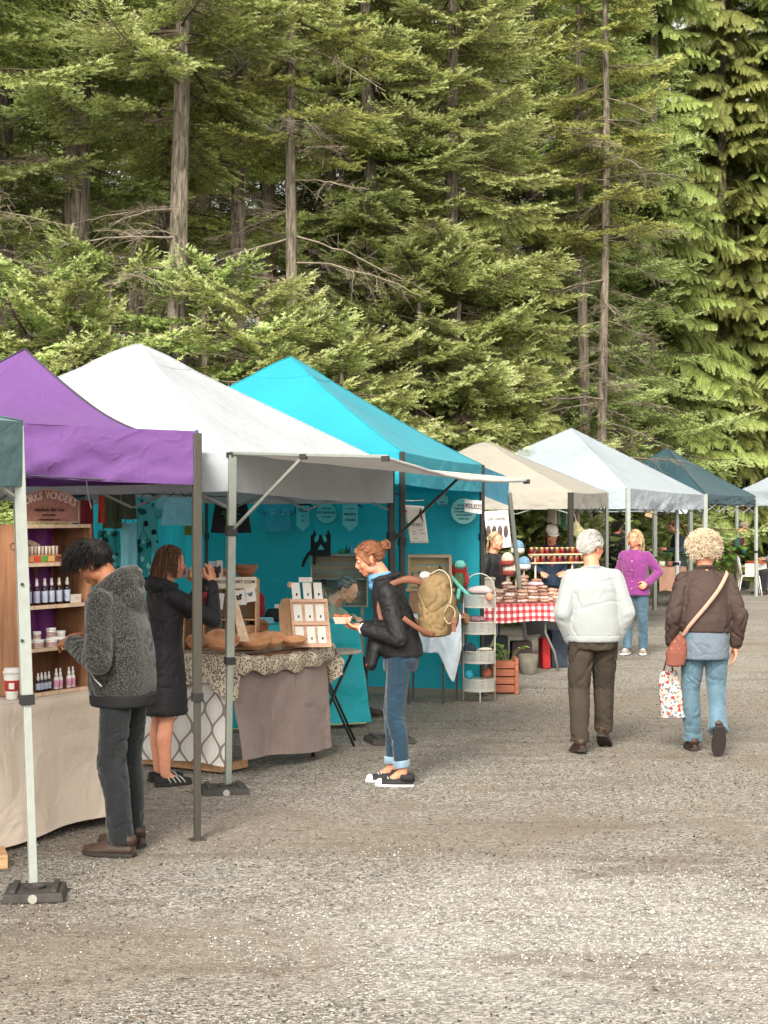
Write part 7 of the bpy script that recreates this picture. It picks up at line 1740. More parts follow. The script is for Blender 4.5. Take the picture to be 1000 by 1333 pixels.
# ---------------------------------------------------------------- the cast
# 1 young man in a heathered hoodie at the left stall, facing the shelf
def young_man():
    p=Person('young man in a grey heathered hooded jacket bent over white packets at the left stall',(-1.395,8.72,0),(-.93,.36),1.72,lean=(0,.075),head=(6,36,0),hoff=(0,.05,-.03),sk=SK1)
    p.pose({'L':((-.26,.01,1.04),(-.13,.25,1.12)),'R':((.25,.04,1.04),(.07,.27,1.13))},{'L':((-.105,.03,.49),(-.11,-.035,.085)),'R':((.12,.06,.49),(.13,.04,.085))})
    p.body({'L':((.30,.85,.05),(-.5,.1,.8),1,.75),'R':((-.35,.85,0),(.6,0,.8),-1,.8)})
    hair(p.t,p.HM,BLACKH,'tousle',3,2400,.085,.0026,1.0); p.brows(BLACKH)
    def hood(b):
        c=p.sp(1.42); b.ell(c+V((0,-.085,.015)),(.125,.085,.075),18,12,M=Matrix.Rotation(R(-28),3,'X')); b.ell(c+V((0,-.125,-.055)),(.10,.055,.09),18,12)
        b.tube([c+V((-.085,.045,-.02)),c+V((-.105,-.03,.02)),c+V((-.075,-.10,.065)),c+V((0,-.125,.08)),c+V((.075,-.10,.065)),c+V((.105,-.03,.02)),c+V((.085,.045,-.02))],[.03,.036,.038,.038,.038,.036,.03],12)
    j=p.top('hooded_jacket',HOODIE,[(.845,.185,.165,0,.015),(.90,.195,.172,0,.02),(1.05,.19,.165,0,.01),(1.2,.187,.15),(1.32,.185,.13),(1.39,.14,.10),(1.44,.075,.07)],(.080,.072,.056),wr=.010,ws=8,seed=3,extra=hood,cuffm=RIB,shr=.085)
    b=MB(); loft(b,[(0,.012,.785,.178,.160),(0,.014,.80,.186,.168),(0,.016,.845,.188,.170),(0,.018,.862,.182,.160)],32); soft_mesh(b,'hem_band',RIB,.007,2,.004,12,5,j)
    b=MB(); x=-.206; b.tube([V((x,.10,.99)),V((x-.008,.06,.94)),V((x-.006,.02,.905))],.005,6); b.build('pocket_zip',plain('zip_silver','#8d8d88',.3,.8),j,world=False)
    p.pants('jeans',DENBLK,.088,.078,.068,(.150,.125),wr=.011,ws=10,seed=4)
    for k,y in (('L',4),('R',-8)): p.shoe(k,y,0,LEATH,SOLED,.295,.108,off=(0,0,0),H=.085)
    return p
ym=young_man()
m=MB()
c=ym.sp(0)
for i,(dx,dy,dz,a) in enumerate(((-.045,.385,1.15,.5),)):
    m.box(V((dx,dy,dz)),(.055,.09,.012),rz=a)
o=m.build('paper_packet',plain('white_card','#dedad2',.6),None,bevel=.002)
o.matrix_world=Matrix.Translation((-1.395,8.72,0))@Matrix.Rotation(math.atan2(.93,.36),4,'Z'); tag(o,'small white packet held up in the fingers of the young man at the left stall','packet')
# 2 woman photographing
def phone_woman():
    p=Person('woman in a knee length black coat and sandals holding up a phone',(-1.50,10.93,0),(.86,.50),1.62,lean=(0,.02),head=(-8,6,0),sk=SK2)
    p.pose({'L':((-.17,.27,1.22),(-.06,.36,1.43)),'R':((.20,.30,1.17),(.07,.35,1.42))},{'L':((-.10,.02,.48),(-.12,.02,.085)),'R':((.09,.0,.48),(.10,-.02,.085))})
    p.body({'L':((.25,.15,.9),(-.7,.3,0),1,.5),'R':((-.25,.15,.9),(.7,.3,0),-1,.5)},bare_legs=True)
    hair(p.t,p.HM,BROWNH,'long',5,1100,.235,.0034,1.0)
    def hood(b):
        c=p.sp(1.41); b.ell(c+V((0,-.075,.0)),(.13,.075,.06),18,12,M=Matrix.Rotation(R(-20),3,'X')); b.tube([c+V((-.09,.05,-.01)),c+V((-.10,-.04,.02)),c+V((0,-.11,.045)),c+V((.10,-.04,.02)),c+V((.09,.05,-.01))],.032,12)
    p.top('coat',SHELL2,[(.50,.205,.165,0,0),(.53,.21,.17),(.70,.20,.16),(.90,.185,.145),(1.02,.165,.125),(1.2,.178,.128),(1.32,.175,.115),(1.39,.13,.09),(1.43,.07,.06)],(.070,.064,.050),wr=.007,ws=8,seed=7,extra=hood,cuffm=SHELL2)
    for k,y in (('L',4),('R',-6)): p.shoe(k,y,0,CANV,SOLED,.265,.098,style='sandal',stripe=plain('silver_strap','#b9b6ae',.5),H=.052)
    return p
pw=phone_woman(); PWM=Matrix.Translation((-1.50,10.93,0))@Matrix.Rotation(math.atan2(-.86,.50),4,'Z')@Matrix.Scale(1.62/1.7,4)
t=thing('phone','dark phone held up at eye level by the woman in the black coat','phone',PWM@V((0,.40,1.50)),math.atan2(-.86,.50))
m=MB(); m.box((0,0,.0),(.15,.009,.075)); m.build('case',BLK,t,world=False,bevel=.004); m=MB(); m.box((0,-.0056,0),(.138,.002,.066)); m.build('screen',plain('dark_glass','#14181c',.1),t,world=False)
t=thing('bottle','red bottle with a black cap held under the phone','bottle',PWM@V((.10,.30,1.20)),0)
m=MB(); m.lathe([(0,0),(.028,.0),(.031,.01),(.031,.13),(.026,.15),(.018,.16)],n=18); m.build('body',plain('red_enamel','#a3211f',.3),t,world=False,smooth=True)
m=MB(); m.lathe([(.019,.155),(.021,.16),(.021,.19),(.016,.197),(0,.197)],n=16); m.build('cap',BLK,t,world=False,smooth=True)
# 3 woman with backpack
def pack_woman():
    p=Person('auburn haired woman in a black jacket and rolled jeans holding a paper tray',(.11,10.9,0),(-1,.06),1.66,lean=(0,.10),head=(5,20,0),hoff=(0,.035,-.01),sk=SK3)
    p.pose({'L':((-.225,.0,1.03),(-.10,.25,1.085)),'R':((.22,.03,1.05),(.06,.27,1.09))},{'L':((-.085,.035,.49),(-.09,-.02,.10)),'R':((.10,.06,.49),(.115,.06,.10))})
    p.body({'L':((.30,.9,.12),(-.35,.1,-.9),-1,.5),'R':((-.25,.9,.05),(.4,.0,-.9),1,.5)})
    hair(p.t,p.HM,REDH,'back',9,1300,.2,.0022); p.brows(REDH)
    # bun
    b=MB(); hm=p.HM; rng=random.Random(4); paths=[]; tn=[]
    bc=V((0,-.135,.052))
    for i in range(150):
        ax=V((rng.gauss(0,1),rng.gauss(0,1),rng.gauss(0,1))).normalized(); x,y,_=frame_of(ax); rr=rng.uniform(.024,.037); a0=rng.uniform(0,6.28); off=ax*rng.uniform(-.017,.017)
        A=np.array([(hm@(bc+off+(x*math.cos(a0+j*.5)+y*math.sin(a0+j*.5))*rr))[:] for j in range(9)]); paths.append((A,np.full(9,.0028))); tn.append(rng.random())
    wv,wf=tubes_np(paths); me=tris_obj('bun',wv,wf,[REDH],tone=np.repeat(np.array(tn),48),smooth=True); o=bpy.data.objects.new('bun',me); link(o,p.t)
    m=MB()
    for (x,y,z) in ((-.086,-.012,-.048),): m.tube([hm@V((x,y+.011*math.cos(a*.6),z-.012+.013*math.sin(a*.6))) for a in range(12)],.0018,5)
    p.part('earring',m,plain('pale_metal','#cfc9bc',.3,.6))
    paths=[]
    for sg in (-1,1):
        for i in range(130):
            a=rng.uniform(0,1); p0=V((sg*(.012+.035*a),.055+.012*rng.random(),.102-.02*a)); p1=V((sg*(.052+.022*a),.078-.045*a,.078-.015*a)); p2=V((sg*(.074+.006*a),.052-.05*a,.030)); p3=V((sg*(.078+.005*rng.random()),.022-.06*a,-.015-.025*rng.random()))
            q=cr([p0,p1,p2,p3],3); paths.append((np.array([(hm@v_)[:] for v_ in q]),np.linspace(.003,.0012,len(q))))
    wv,wf=tubes_np(paths); me=tris_obj('fringe',wv,wf,[REDH],tone=np.repeat(np.random.default_rng(3).random(len(paths)),(len(paths[0][0])-1)*6),smooth=True); o=bpy.data.objects.new('fringe',me); link(o,p.t)
    def col(b):
        c=p.sp(1.42); b.tube([c+V((-.07,.07,-.005)),c+V((-.092,.0,.015)),c+V((-.05,-.07,.035)),c+V((0,-.085,.04)),c+V((.05,-.07,.035)),c+V((.092,0,.015)),c+V((.07,.07,-.005))],[.024]*7,10)
        # open fronts hanging forward and down
        loft(b,[(-.085,.20,.80,.05,.028),(-.09,.19,.84,.065,.036),(-.08,.165,.95,.07,.045),(-.06,.15,1.08,.065,.045),(-.05,.13,1.24,.06,.05)],16)
        loft(b,[(.085,.215,.80,.05,.04),(.08,.19,.95,.07,.055),(.06,.16,1.1,.06,.05)],16)
    j=p.top('jacket',SHELL,[(.885,.165,.135,0,-.01),(.90,.18,.15,0,-.01),(.97,.188,.160,0,0),(1.1,.17,.145),(1.22,.165,.135),(1.32,.165,.12),(1.39,.125,.095),(1.43,.075,.065)],(.072,.066,.050),wr=.009,ws=8,seed=11,extra=col)
    b=MB(); c=p.sp(1.43); hd=[]
    for i in range(13):
        a=PI*(i/12)*1.3-PI*.15; hd.append(c+V((.075*math.cos(a),.035-.085*math.sin(a)+.02,.012+.018*math.sin(a))))
    b.tube(hd,[.020]*13,10); b.ell(c+V((0,.075,-.005)),(.062,.042,.052)); b.ell(c+V((0,.085,-.05)),(.045,.03,.04)); soft_mesh(b,'scarf',mat('blue_cotton','#5d8fb8',.9,fold=.01,folds=12),.006,2,.004,22,2,p.t)
    m=MB(); m.tube([V((-.10,.235,1.085))+V((-.036*math.cos(a/12*6.28),0,.036*math.sin(a/12*6.28))) for a in range(13)],.009,6); 
    e=V(p.arm['L'][0]);w=V(p.arm['L'][1]); d=(w-e).normalized(); m=MB(); m.tube([w-d*.012,w+d*.012],.040,16); p.part('shirt_cuff',m,plain('white_cotton','#dcd8d0',.9),smooth=True)
    b=MB(); b.tube([V((-.09,.226,.83)),V((-.09,.205,.875))],.009,6); p.part('toggle',b,plain('red_plastic','#b8352c',.4))
    p.pants('jeans',DENBLU,.092,.066,.053,(.152,.128),wr=.007,ws=11,seed=12,short=.035)
    for k in 'LR':
        kn,an=[V(q) for q in p.lg[k]]; d=(an-kn).normalized(); m=MB(); m.tube([an-d*.085,an-d*.075,an-d*.04,an-d*.034],[.056,.060,.059,.055],18); p.part('rolled_cuff',m,denim('pale_denim_inside','#7f96a6',1.2),smooth=True)
    for k,y in (('L',-4),('R',6)):
        p.shoe(k,y,0,CANV,SOLEW,.262,.096,off=(0,0,-.018),lace=SOLEW,H=.062,toe=SOLEW)
    return p
bw=pack_woman(); BF=math.atan2(1,.06); BWM=Matrix.Translation((.11,10.9,0))@Matrix.Rotation(BF,4,'Z')@Matrix.Scale(1.66/1.7,4)
for k,sg in (('L',-1),('R',1)): pass
# paper tray with food
tc=BWM@V((0,.40,1.115))
t=thing('food_tray','paper tray of food held by the woman with the backpack','food tray',tc,BF)
m=MB()
for (a,b,r0,r1) in ((0,0,0,0),):
    n=4; w0,l0,w1,l1,hh=.07,.095,.095,.125,.045
    vs=[V((-w0/2,-l0/2,0)),V((w0/2,-l0/2,0)),V((w0/2,l0/2,0)),V((-w0/2,l0/2,0)),V((-w1/2,-l1/2,hh)),V((w1/2,-l1/2,hh)),V((w1/2,l1/2,hh)),V((-w1/2,l1/2,hh))]
    m.add(vs,[(3,2,1,0),(0,1,5,4),(1,2,6,5),(2,3,7,6),(3,0,4,7)])
m.build('tray',mat('grey_paperboard','#b5a999',.9),t,world=False,solid=.002)
m=MB(); rg=random.Random(2)
for i in range(60): m.ell((rg.uniform(-.036,.036),rg.uniform(-.05,.05),.036+rg.uniform(0,.018)),rg.uniform(.006,.011),7,5)
m.build('food',mat('shredded_salad','#b5603f',.6,var=.7,vs=40),t,world=False,smooth=True)
# backpack
t=thing('backpack','mustard canvas backpack with tan straps on the woman in the black jacket','backpack',BWM@V((0,-.235,1.20)),BF)
CANVAS=mat('mustard_canvas','#746040',.85,var=.25,vs=6,bump=.3,bs=160,bd=.002,fold=.02,folds=6); TAN=mat('tan_leather','#6e4431',.6,var=.2,vs=12); ROPE=mat('cream_cord','#a89b80',.9,bump=.4,bs=150)
b=MB(); loft(b,[(0,0,-.17,.10,.07),(0,-.01,-.155,.145,.105),(0,-.02,-.05,.165,.13),(0,-.02,.08,.16,.125),(0,-.0,.17,.145,.11),(0,.02,.225,.11,.085),(0,.03,.26,.085,.06)],28); b.ell((0,-.03,.19),(.13,.10,.075)); b.ell((0,-.125,-.04),(.09,.045,.09))
bd=soft_mesh(b,'bag',CANVAS,.007,3,.013,9,4,t)
for sg in (-1,1):
    m=MB(); pts=[V((sg*.085,.03,.17)),V((sg*.105,.10,.205)),V((sg*.115,.20,.215)),V((sg*.125,.31,.165)),V((sg*.135,.36,.05)),V((sg*.15,.345,-.05))]; 
    m.tube(cr(pts,6),.021,8,squash=.28,up=V((1,0,0))); pts=[V((sg*.215,.20,-.03)),V((sg*.20,.10,-.10)),V((sg*.15,.0,-.15))]; m2=MB(); m2.tube(cr(pts,5),.017,8,squash=.25,up=V((1,0,0)))
    m.build('shoulder_strap',TAN,t,world=False,smooth=True); m2.build('lower_strap',TAN,t,world=False,smooth=True)
m=MB(); m.tube(cr([V((-.17,-.07,.0)),V((-.178,-.10,.05)),V((-.172,-.14,.02)),V((-.165,-.135,-.04)),V((-.17,-.10,-.07)),V((-.172,-.07,-.03))],5),.004,6); m.build('drawcord',ROPE,t,world=False,smooth=True)
m=MB(); m.tube(cr([V((-.09,.03,.25)),V((-.10,-.04,.285)),V((-.12,-.10,.24)),V((-.15,-.12,.14)),V((-.165,-.11,.06))],5),.004,6); m.build('cord',ROPE,t,world=False,smooth=True)
m=MB(); m.box((-.166,-.135,-.075),(.008,.03,.10)); m.box((-.170,-.135,-.06),(.008,.04,.02)); m.build('buckle_strap',TAN,t,world=False,bevel=.002)
b=MB(); b.ell((0,.055,.225),(.08,.05,.035)); b.ell((-.05,.06,.245),(.05,.04,.028)); soft_mesh(b,'stuffed_cloth',mat('grey_white_cloth','#b9bcc0',.9,var=.3,vs=20),.007,2,.006,18,2,t)
# 4 man in white sweater
def sweater_man():
    p=Person('white haired man in a white sweatshirt walking away with hands in pockets',(1.61,12.42,0),(-.03,1),1.70,lean=(0,.02),head=(-52,4,0),sk=SK3)
    p.pose({'L':((-.245,-.07,1.07),(-.165,.03,.86)),'R':((.25,-.05,1.07),(.175,.04,.85))},{'L':((-.105,.02,.48),(-.115,-.06,.10)),'R':((.105,.14,.50),(.115,.20,.15))},sh=.165)
    p.body({'L':((.05,.35,-.9),(-.9,0,0),1,.3),'R':((-.05,.35,-.9),(.9,0,0),-1,.3)},female=False,fat=1.05)
    hair(p.t,p.HM,WHITEH,'short',12,1900,.06,.0026,.9); p.brows(WHITEH)
    m=MB(); hm=p.HM
    for sg in (-1,1):
        c=hm@V((sg*.031,.092,.010)); x=hm.to_3x3()@V((1,0,0)); z=hm.to_3x3()@V((0,0,1)); m.tube([c+x*.019*math.cos(a*.524)+z*.014*math.sin(a*.524) for a in range(13)],.0018,5); m.tube([hm@V((sg*.050,.088,.014)),hm@V((sg*.076,.03,.012)),hm@V((sg*.080,-.012,.008))],.0017,5)
    m.tube([hm@V((-.012,.097,.014)),hm@V((.012,.097,.014))],.0017,5); p.part('glasses',m,plain('red_frame','#7a2a22',.3),smooth=True)
    def nk(b): c=p.sp(1.43); b.tube([c+V((.075*math.cos(a*.524),.060*math.sin(a*.524)-.015,-.012+.012*math.sin(-a*.524))) for a in range(13)],.012,8)
    j=p.top('sweatshirt',FLEECE,[(.885,.19,.14),(.90,.205,.155),(1.0,.212,.16),(1.15,.200,.155),(1.27,.190,.142),(1.34,.165,.115),(1.385,.12,.092),(1.425,.074,.066)],(.076,.071,.055),wr=.007,ws=5.5,seed=15,extra=nk,shr=.082)
    b=MB(); loft(b,[(0,0,.85,.195,.145),(0,0,.862,.205,.155),(0,0,.895,.208,.158),(0,0,.905,.2,.15)],32); soft_mesh(b,'hem_band',FLEECE,.007,1,.003,14,3,j)
    p.pants('trousers',OLIVE,.108,.088,.072,(.185,.14),wr=.013,ws=6.5,seed=16)
    p.shoe('L',6,-8,LEATH,SOLED,.285,.105,off=(0,.0,-.01)); p.shoe('R',-20,-28,LEATH,SOLED,.285,.105,off=(0,0,-.01))
sweater_man()
# 5 woman in brown jacket
def brown_woman():
    p=Person('curly blonde woman in a brown jacket and faded jeans walking away with a crossbody bag',(2.47,12.4,0),(.02,1),1.68,lean=(0,.02),head=(-6,4,0),sk=SK3)
    p.pose({'L':((-.25,-.04,1.07),(-.255,.06,.84)),'R':((.25,-.07,1.07),(.235,.0,.83))},{'L':((-.10,.10,.49),(-.075,.12,.085)),'R':((.095,.04,.50),(.06,-.20,.20))},sh=.16)
    p.body({'L':((0,.15,-1),(-.9,0,0),1,.9),'R':((-.03,.05,-1),(1,0,0),-1,.35)})
    hair(p.t,p.HM,BLONDEC,'curl',21,1700,.075,.0030,1.25)
    def nk(b): c=p.sp(1.43); b.tube([c+V((.070*math.cos(a*.524),.06*math.sin(a*.524)-.01,.0-.02*math.sin(a*.524))) for a in range(13)],.018,8)
    j=p.top('jacket',BROWNJ,[(.93,.175,.125),(.945,.192,.145),(1.03,.205,.158),(1.15,.195,.15),(1.27,.185,.138),(1.34,.16,.11),(1.385,.115,.09),(1.425,.072,.066)],(.073,.068,.050),wr=.013,ws=6,seed=22,extra=nk,shr=.070,cuffm=RIB)
    b=MB(); loft(b,[(0,0,.725,.178,.135),(0,0,.74,.182,.14),(0,0,.85,.182,.145),(0,0,1.0,.165,.13)],28); soft_mesh(b,'tunic',GREYT,.008,2,.008,12,4,p.t)
    p.pants('jeans',DENLT,.102,.078,.070,(.165,.135),wr=.012,ws=7,seed=24,flare=.008)
    p.shoe('L',3,0,LEATH,SOLED,.265,.10); p.shoe('R',0,-66,LEATH,SOLED,.265,.10,off=(0,0,.0))
brown_woman(); BMW=Matrix.Translation((2.47,12.4,0))@Matrix.Scale(1.68/1.7,4)
t=thing('shoulder_bag','rust patterned crossbody bag hanging at the left hip of the woman in brown','bag',BMW@V((-.235,-.06,.80)),0)
m=MB(); loft(m,[(-.02,0,-.13,.03,.03),(-.01,0,-.115,.075,.045),(.0,0,-.02,.085,.05),(.02,0,.06,.06,.042),(.035,0,.12,.022,.03)],20); soft_mesh(m,'bag',print_mat('rust_paisley','#74463a',['#9a6a4f','#5f4a44','#a03a2c'],22),.006,2,.006,14,3,t)
m=MB(); m.tube(cr([V((.045,-.02,.11)),V((.09,-.09,.20)),V((.20,-.125,.34)),V((.30,-.12,.47)),V((.365,-.075,.575)),V((.385,.0,.60))],6),.015,8,squash=.3,up=V((0,1,0))); m.build('strap',print_mat('strap_weave','#b98f7c',['#8a4a38','#6d5a50'],60),t,world=False,smooth=True)
hd=BMW@V((-.275,.075,.75))
t=thing('tote_bag','white tote bag with a floral print carried by the woman in brown','bag',hd,0)
m=MB(); vs=[]
def tote(u,v):
    w=.062+.045*v+.01*math.sin(v*5); a=2*PI*u; x=w*math.copysign(abs(math.cos(a))**.6,math.cos(a)); y=(.028+.015*v)*math.copysign(abs(math.sin(a))**.6,math.sin(a))
    return V((x+.035*v+.006*noise.noise(V((a,v*4,0))),y+.01*noise.noise(V((a*2,v*5,7))),-.12-.36*v))
m.grid(tote,28,14,closeu=True); m.add([tote(i/28,1) for i in range(28)],[tuple(range(28))]); m.build('bag',print_mat('floral_print','#a5a29b',['#8f342e','#3f6b8a','#4d4a52','#b86a4a'],20,.8),t,world=False,smooth=True)
for sg in (-1,1):
    m=MB(); m.tube([V((sg*.04,sg*.02,-.125)),V((sg*.02,sg*.012,-.05)),V((0,sg*.004,.0))],.006,6); m.build('handle',plain('black_webbing','#2a2523',.8),t,world=False,smooth=True)
# 6 woman in magenta
def magenta_woman():
    p=Person('blonde woman in a magenta fleece jacket standing in the lane facing left',(3.29,21.1,0),(-.42,-.9),1.64,lean=(0,0),head=(-18,2,0),sk=SK3)
    p.pose({'L':((-.31,-.06,1.12),(-.20,.12,.97)),'R':((.25,-.02,1.08),(.22,.09,.86))},{'L':((-.10,.0,.48),(-.10,-.02,.09)),'R':((.09,.05,.48),(.10,.08,.09))},sh=.155)
    p.body({'L':((.6,.4,-.4),(-.4,.9,.2),1,.8),'R':((0,.2,-1),(.9,0,0),-1,.5)},voxel=.008)
    hair(p.t,p.HM,BLONDE,'wavy',31,900,.22,.0045,1.3); p.brows(BLONDE)
    def nk(b): c=p.sp(1.43); b.tube([c+V((.075*math.cos(a*.524),.065*math.sin(a*.524)+.0,.0-.03*math.sin(a*.524))) for a in range(13)],.02,8)
    j=p.top('fleece_jacket',MAGENTA,[(.80,.185,.135),(.815,.2,.15),(.92,.195,.145),(1.05,.17,.13),(1.2,.185,.15),(1.30,.185,.14),(1.38,.14,.10),(1.42,.08,.07)],(.076,.066,.05),wr=.013,ws=7,seed=32,extra=nk,voxel=.010)
    m=MB()
    m.tube([V((0,.138,.83)),V((0,.137,.95)),V((0,.137,1.08)),V((0,.157,1.2)),V((0,.145,1.33))],.006,6); p.part('zip',m,plain('pink_zip','#6d2a66',.5),j,smooth=True)
    for z,y in ((.90,.152),(1.0,.148),(1.15,.152),(1.27,.158)): m=MB(); m.ell((.006,y,z),.008,8,6); p.part('button',m,plain('pale_snap','#d0b8cc',.4),j)
    p.pants('jeans',DENMID,.098,.074,.066,(.158,.13),wr=.009,ws=9,seed=33,voxel=.010)
    p.shoe('L',14,0,GREYSH,SOLEW,.265,.1,lace=SOLEW); p.shoe('R',-6,0,GREYSH,SOLEW,.265,.1,lace=SOLEW)
magenta_woman()
def simple(label,loc,face,h,topm,sleeve=(.072,.064,.05),hairm=BLONDE,style='long',hl=.15,head=(0,0,0),hoff=(0,0,0),arms=None,legs=None,pm=None,sk=SK2,rings=None,dz=0,lean=(0,.03),hands={},inner=None,seed=1,extra=None,hn=500,shoem=None,group=None,vol=1.0):
    p=Person(label,loc,face,h,lean=lean,head=head,hoff=hoff,sk=sk,dz=dz)
    arms=arms or {'L':((-.26,.02,1.1+dz),(-.2,.16,.92+dz)),'R':((.26,.02,1.1+dz),(.2,.16,.92+dz))}
    legs=legs or {'L':((-.10,.0,.48),(-.10,-.02,.09)),'R':((.10,.03,.48),(.10,.03,.09))}
    p.pose(arms,legs); p.body(hands,voxel=.009)
    if style: hair(p.t,p.HM,hairm,style,seed,hn,hl,.0042,vol)
    rings=rings or [(.84,.17,.125),(.86,.185,.14),(1.0,.178,.135),(1.15,.175,.135),(1.3,.178,.128),(1.38,.13,.095),(1.42,.075,.065)]
    j=p.top('jacket',topm,rings,sleeve,voxel=.010,wr=.008,ws=7,seed=seed+40,extra=(lambda b:extra(p,b)) if extra else None)
    if inner:
        b=MB(); loft(b,[(*p.sp(1.12)+V((0,.118,0)),.02,.022),(*p.sp(1.3)+V((0,.103,0)),.035,.03),(*p.sp(1.41)+V((0,.045,0)),.055,.03)],14); soft_mesh(b,'shirt',inner,.008,1,0,parent=p.t)
    p.pants('trousers',pm or DENBLK,.095,.072,.062,(.155,.125),voxel=.010,wr=.007,ws=9,seed=seed+41)
    for k in 'LR': p.shoe(k,0,0,shoem or LEATH,SOLED)
    return p
def spectacles(p,m):
    hm=p.HM; mb=MB(); x=hm.to_3x3()@V((1,0,0)); z=hm.to_3x3()@V((0,0,1))
    for sg in (-1,1):
        c=hm@V((sg*.031,.095,.008)); mb.tube([c+x*.021*math.cos(a*.524)+z*.018*math.sin(a*.524) for a in range(13)],.0016,5); mb.tube([hm@V((sg*.052,.090,.012)),hm@V((sg*.079,.0,.008))],.0015,5)
    mb.tube([hm@V((-.011,.098,.01)),hm@V((.011,.098,.01))],.0015,5); p.part('glasses',mb,m,smooth=True)
SEATED={'L':((-.14,.40,.50),(-.14,.42,.10)),'R':((.14,.40,.50),(.14,.42,.10))}
# 7 seated maker behind the turquoise counter
q=simple('grey haired seated woman with glasses and pale green cardigan resting her chin on a hand',(-.62,14.6,0),(.93,-.36),1.66,mat('sage_knit','#8f9f8b',.95,bump=.3,bs=90,fold=.01,folds=7),hairm=GREYH,style='back',head=(-10,26,0),hoff=(0,.06,-.03),
  arms={'L':((-.24,.22,.90),(-.05,.36,.92)),'R':((.20,.24,.86),(.09,.20,1.03))},legs=SEATED,dz=-.36,lean=(0,.16),hands={'R':((-.15,.25,.9),(.8,-.2,.2),-1,.9),'L':((.6,.7,.0),(0,0,1),1,.4)},sk=SK4,seed=51,hn=900,
  rings=[(.80,.15,.11),(.95,.155,.115),(1.15,.155,.115),(1.28,.155,.105),(1.36,.11,.08),(1.41,.07,.06)],sleeve=(.056,.05,.042))
spectacles(q,plain('clear_frame','#c9b9a8',.2))
t=thing('stool','wooden stool under the seated woman behind the turquoise counter','stool',(-.62,14.6,0),.3)
m=MB(); m.lathe([(0,.42),(.17,.42),(.175,.43),(.175,.45),(.16,.455),(0,.455)],n=20); m.build('seat',plain('stool_wood','#7a5a3a',.6),t,world=False)
for a in range(4): m=MB(); c,s=math.cos(a*PI/2+.78),math.sin(a*PI/2+.78); m.tube([(c*.12,s*.12,.42),(c*.19,s*.19,0)],.016,8); m.build('leg',plain('stool_wood','#7a5a3a',.6),t,world=False)
# 8 blonde vendor
simple('blonde vendor in a black quilted jacket behind the knitted hats',(1.33,20.0,0),(.8,-.6),1.62,mat('black_quilt','#1c1d20',.6,bump=.5,bs=30,fold=.012,folds=9),hairm=BLONDE,style='wavy',hl=.13,head=(-16,0,0),inner=plain('maroon_cotton','#5e1a26',.9),seed=61,hn=700)
# 9 vendor in cap
q=simple('vendor in a white cap and navy jacket looking down behind the jars',(2.32,22.3,0),(-.1,-1),1.70,mat('navy_softshell','#1d2d42',.7,fold=.012,folds=8),hairm=BROWNH,style='long',hl=.22,head=(14,18,0),hoff=(0,.04,-.02),inner=plain('red_fleece','#9c2830',.9),seed=71,hn=600,arms={'L':((-.30,.06,1.14),(-.16,.26,1.05)),'R':((.30,.06,1.14),(.14,.27,1.04))},hands={'L':((.3,.9,-.2),(0,0,1),1,.5),'R':((-.3,.9,-.2),(0,0,1),-1,.5)})
def cap_part(p,m,brim=True,name='cap',band=None,bucket=False):
    hm=p.HM; b=MB(); M3=hm.to_3x3()
    b.lathe([(.100,.035),(.101,.05),(.096,.085),(.078,.118),(.045,.136),(0,.142)],c=hm@V((0,-.012,0)),n=22,M=M3,sx=.86,sy=1.06)
    if bucket: b.lathe([(.099,.045),(.120,.018),(.128,.008),(.118,.010),(.096,.036)],c=hm@V((0,-.012,0)),n=22,M=M3,sx=.86,sy=1.06)
    if brim:
        vs=[];n=12
        for i in range(n+1):
            a=PI*i/n; vs.append(hm@V((.078*math.cos(a),.068,.040+.004*math.sin(a)))); vs.append(hm@V((.080*math.cos(a),.075+.085*math.sin(a),.036-.012*math.sin(a)+.004)))
        b.add(vs,[(2*i,2*i+1,2*i+3,2*i+2) for i in range(n)])
    return p.part(name,b,m,smooth=True,solid=.002)
cap_part(q,plain('white_twill','#d3cdc4',.85))
# 10 ponytail shopper
q=simple('woman with a brown ponytail and navy jacket reading by the peach clothed table',(6.04,33.0,0),(-.95,-.2),1.72,mat('navy_shell','#1b2733',.6,fold=.012,folds=8),hairm=BROWNH,style='back',head=(0,22,0),hoff=(0,.04,-.01),seed=81,hn=700,rings=[(.72,.18,.135),(.74,.19,.145),(1.0,.178,.135),(1.15,.175,.135),(1.3,.178,.128),(1.38,.13,.095),(1.42,.075,.065)],
  arms={'L':((-.25,.05,1.08),(-.14,.30,1.12)),'R':((.25,.05,1.08),(.12,.30,1.12))},hands={'L':((.2,.9,.1),(-.5,0,.6),1,.5),'R':((-.2,.9,.1),(.5,0,.6),-1,.5)})
hm=q.HM; rng=random.Random(7); pts=[]
for i in range(130):
    a=V((rng.gauss(0,.012),-.115+rng.gauss(0,.008),.04+rng.gauss(0,.01))); L=rng.uniform(.18,.28); pts.append((np.array([(hm@(a+V((rng.gauss(0,.004),-.07*math.sin(t*1.9)-.01*i*0,.015*math.sin(t*4)-L*t*t*1.05))))[:] for t in (0,.2,.4,.6,.8,1)]),np.full(6,.0045)))
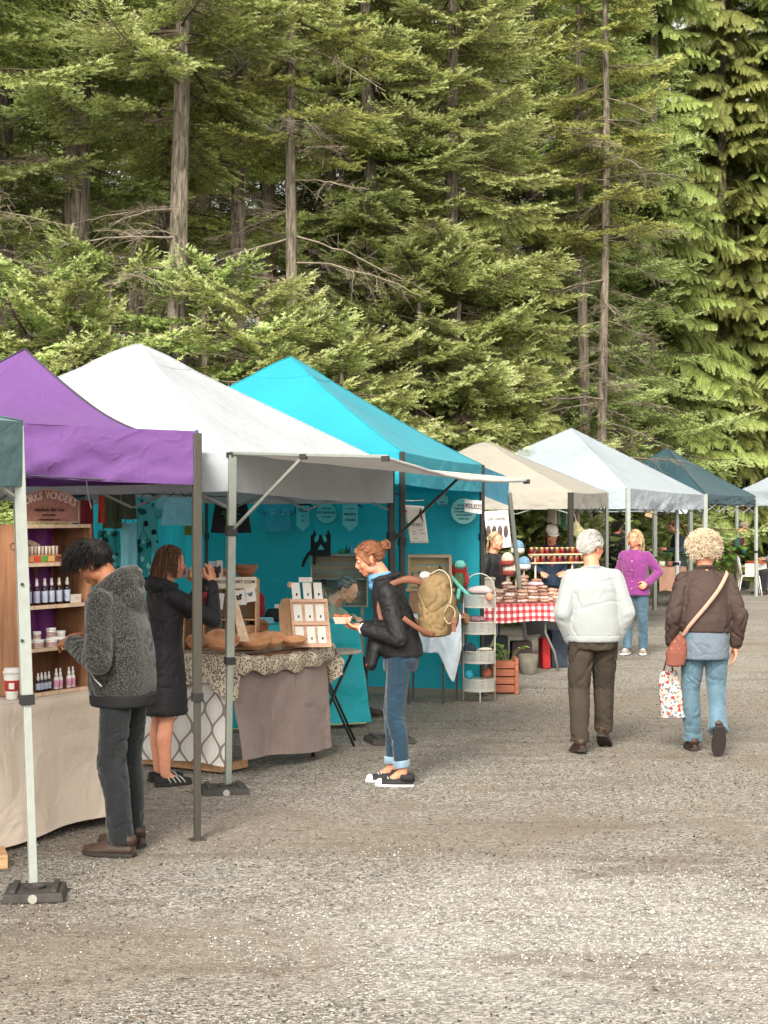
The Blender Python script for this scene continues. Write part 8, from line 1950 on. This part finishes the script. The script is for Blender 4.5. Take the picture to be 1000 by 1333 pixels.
wv,wf=tubes_np(pts); me=tris_obj('ponytail',wv,wf,[BROWNH],tone=np.random.default_rng(1).random(len(wf)),smooth=True); o=bpy.data.objects.new('ponytail',me); link(o,q.t)
# 11 far person with hat
q=simple('person in a brown sun hat and maroon vest at the far end of the lane',(8.62,39.4,0),(.9,-.3),1.68,mat('maroon_vest','#6e1f36',.8,fold=.01,folds=8),hairm=GREYH,style='short',hl=.05,head=(0,28,0),hoff=(0,.05,-.03),pm=mat('khaki_twill','#8f866f',.9,fold=.01,folds=8),seed=91,lean=(0,.06))
cap_part(q,mat('brown_straw','#7d6a58',.9,bump=.4,bs=80),brim=False,name='sun_hat',bucket=True)
for k in 'LR':
    b=MB(); e,w=[V(a) for a in q.arm[k]]; capsule(b,q.shj[k],e,.08,.072); capsule(b,e,w,.072,.056); soft_mesh(b,'sleeve',mat('teal_green_knit','#1f4a45',.9),.011,2,.006,9,3,q.t)
# 12 dark clothed person behind the magenta woman
simple('person in a black hooded coat standing with back turned behind the woman in magenta',(4.35,30.2,0),(.3,.95),1.70,mat('black_wool','#121214',.9,fold=.01,folds=8),hairm=BLACKH,style='short',hl=.06,head=(-30,0,0),seed=95,extra=lambda p,b:b.ell(p.sp(1.42)+V((0,-.09,.0)),(.12,.07,.07)),sk=SK1)
# 13 person cut by right edge
simple('seated person in a checked grey shirt cut by the right edge of the photo',(9.08,37.1,0),(-.95,-.2),1.70,None or heather('checked_shirt',(.05,.05,.055),(.35,.35,.34),30),hairm=BROWNH,style='short',hl=.05,head=(0,14,0),dz=-.36,legs=SEATED,arms={'L':((-.25,.16,.80),(-.14,.38,.82)),'R':((.25,.16,.80),(.12,.40,.82))},seed=99,hands={'L':((.2,.9,0),(0,0,1),1,.4),'R':((-.2,.9,0),(0,0,1),-1,.4)},sk=SK3)
simple('person in a dark grey coat far down the lane behind the curly haired woman',(7.95,40.2,0),(-.8,-.5),1.66,mat('grey_wool','#2b2c30',.9,fold=.01,folds=8),hairm=BROWNH,style='short',hl=.06,head=(0,18,0),seed=97)
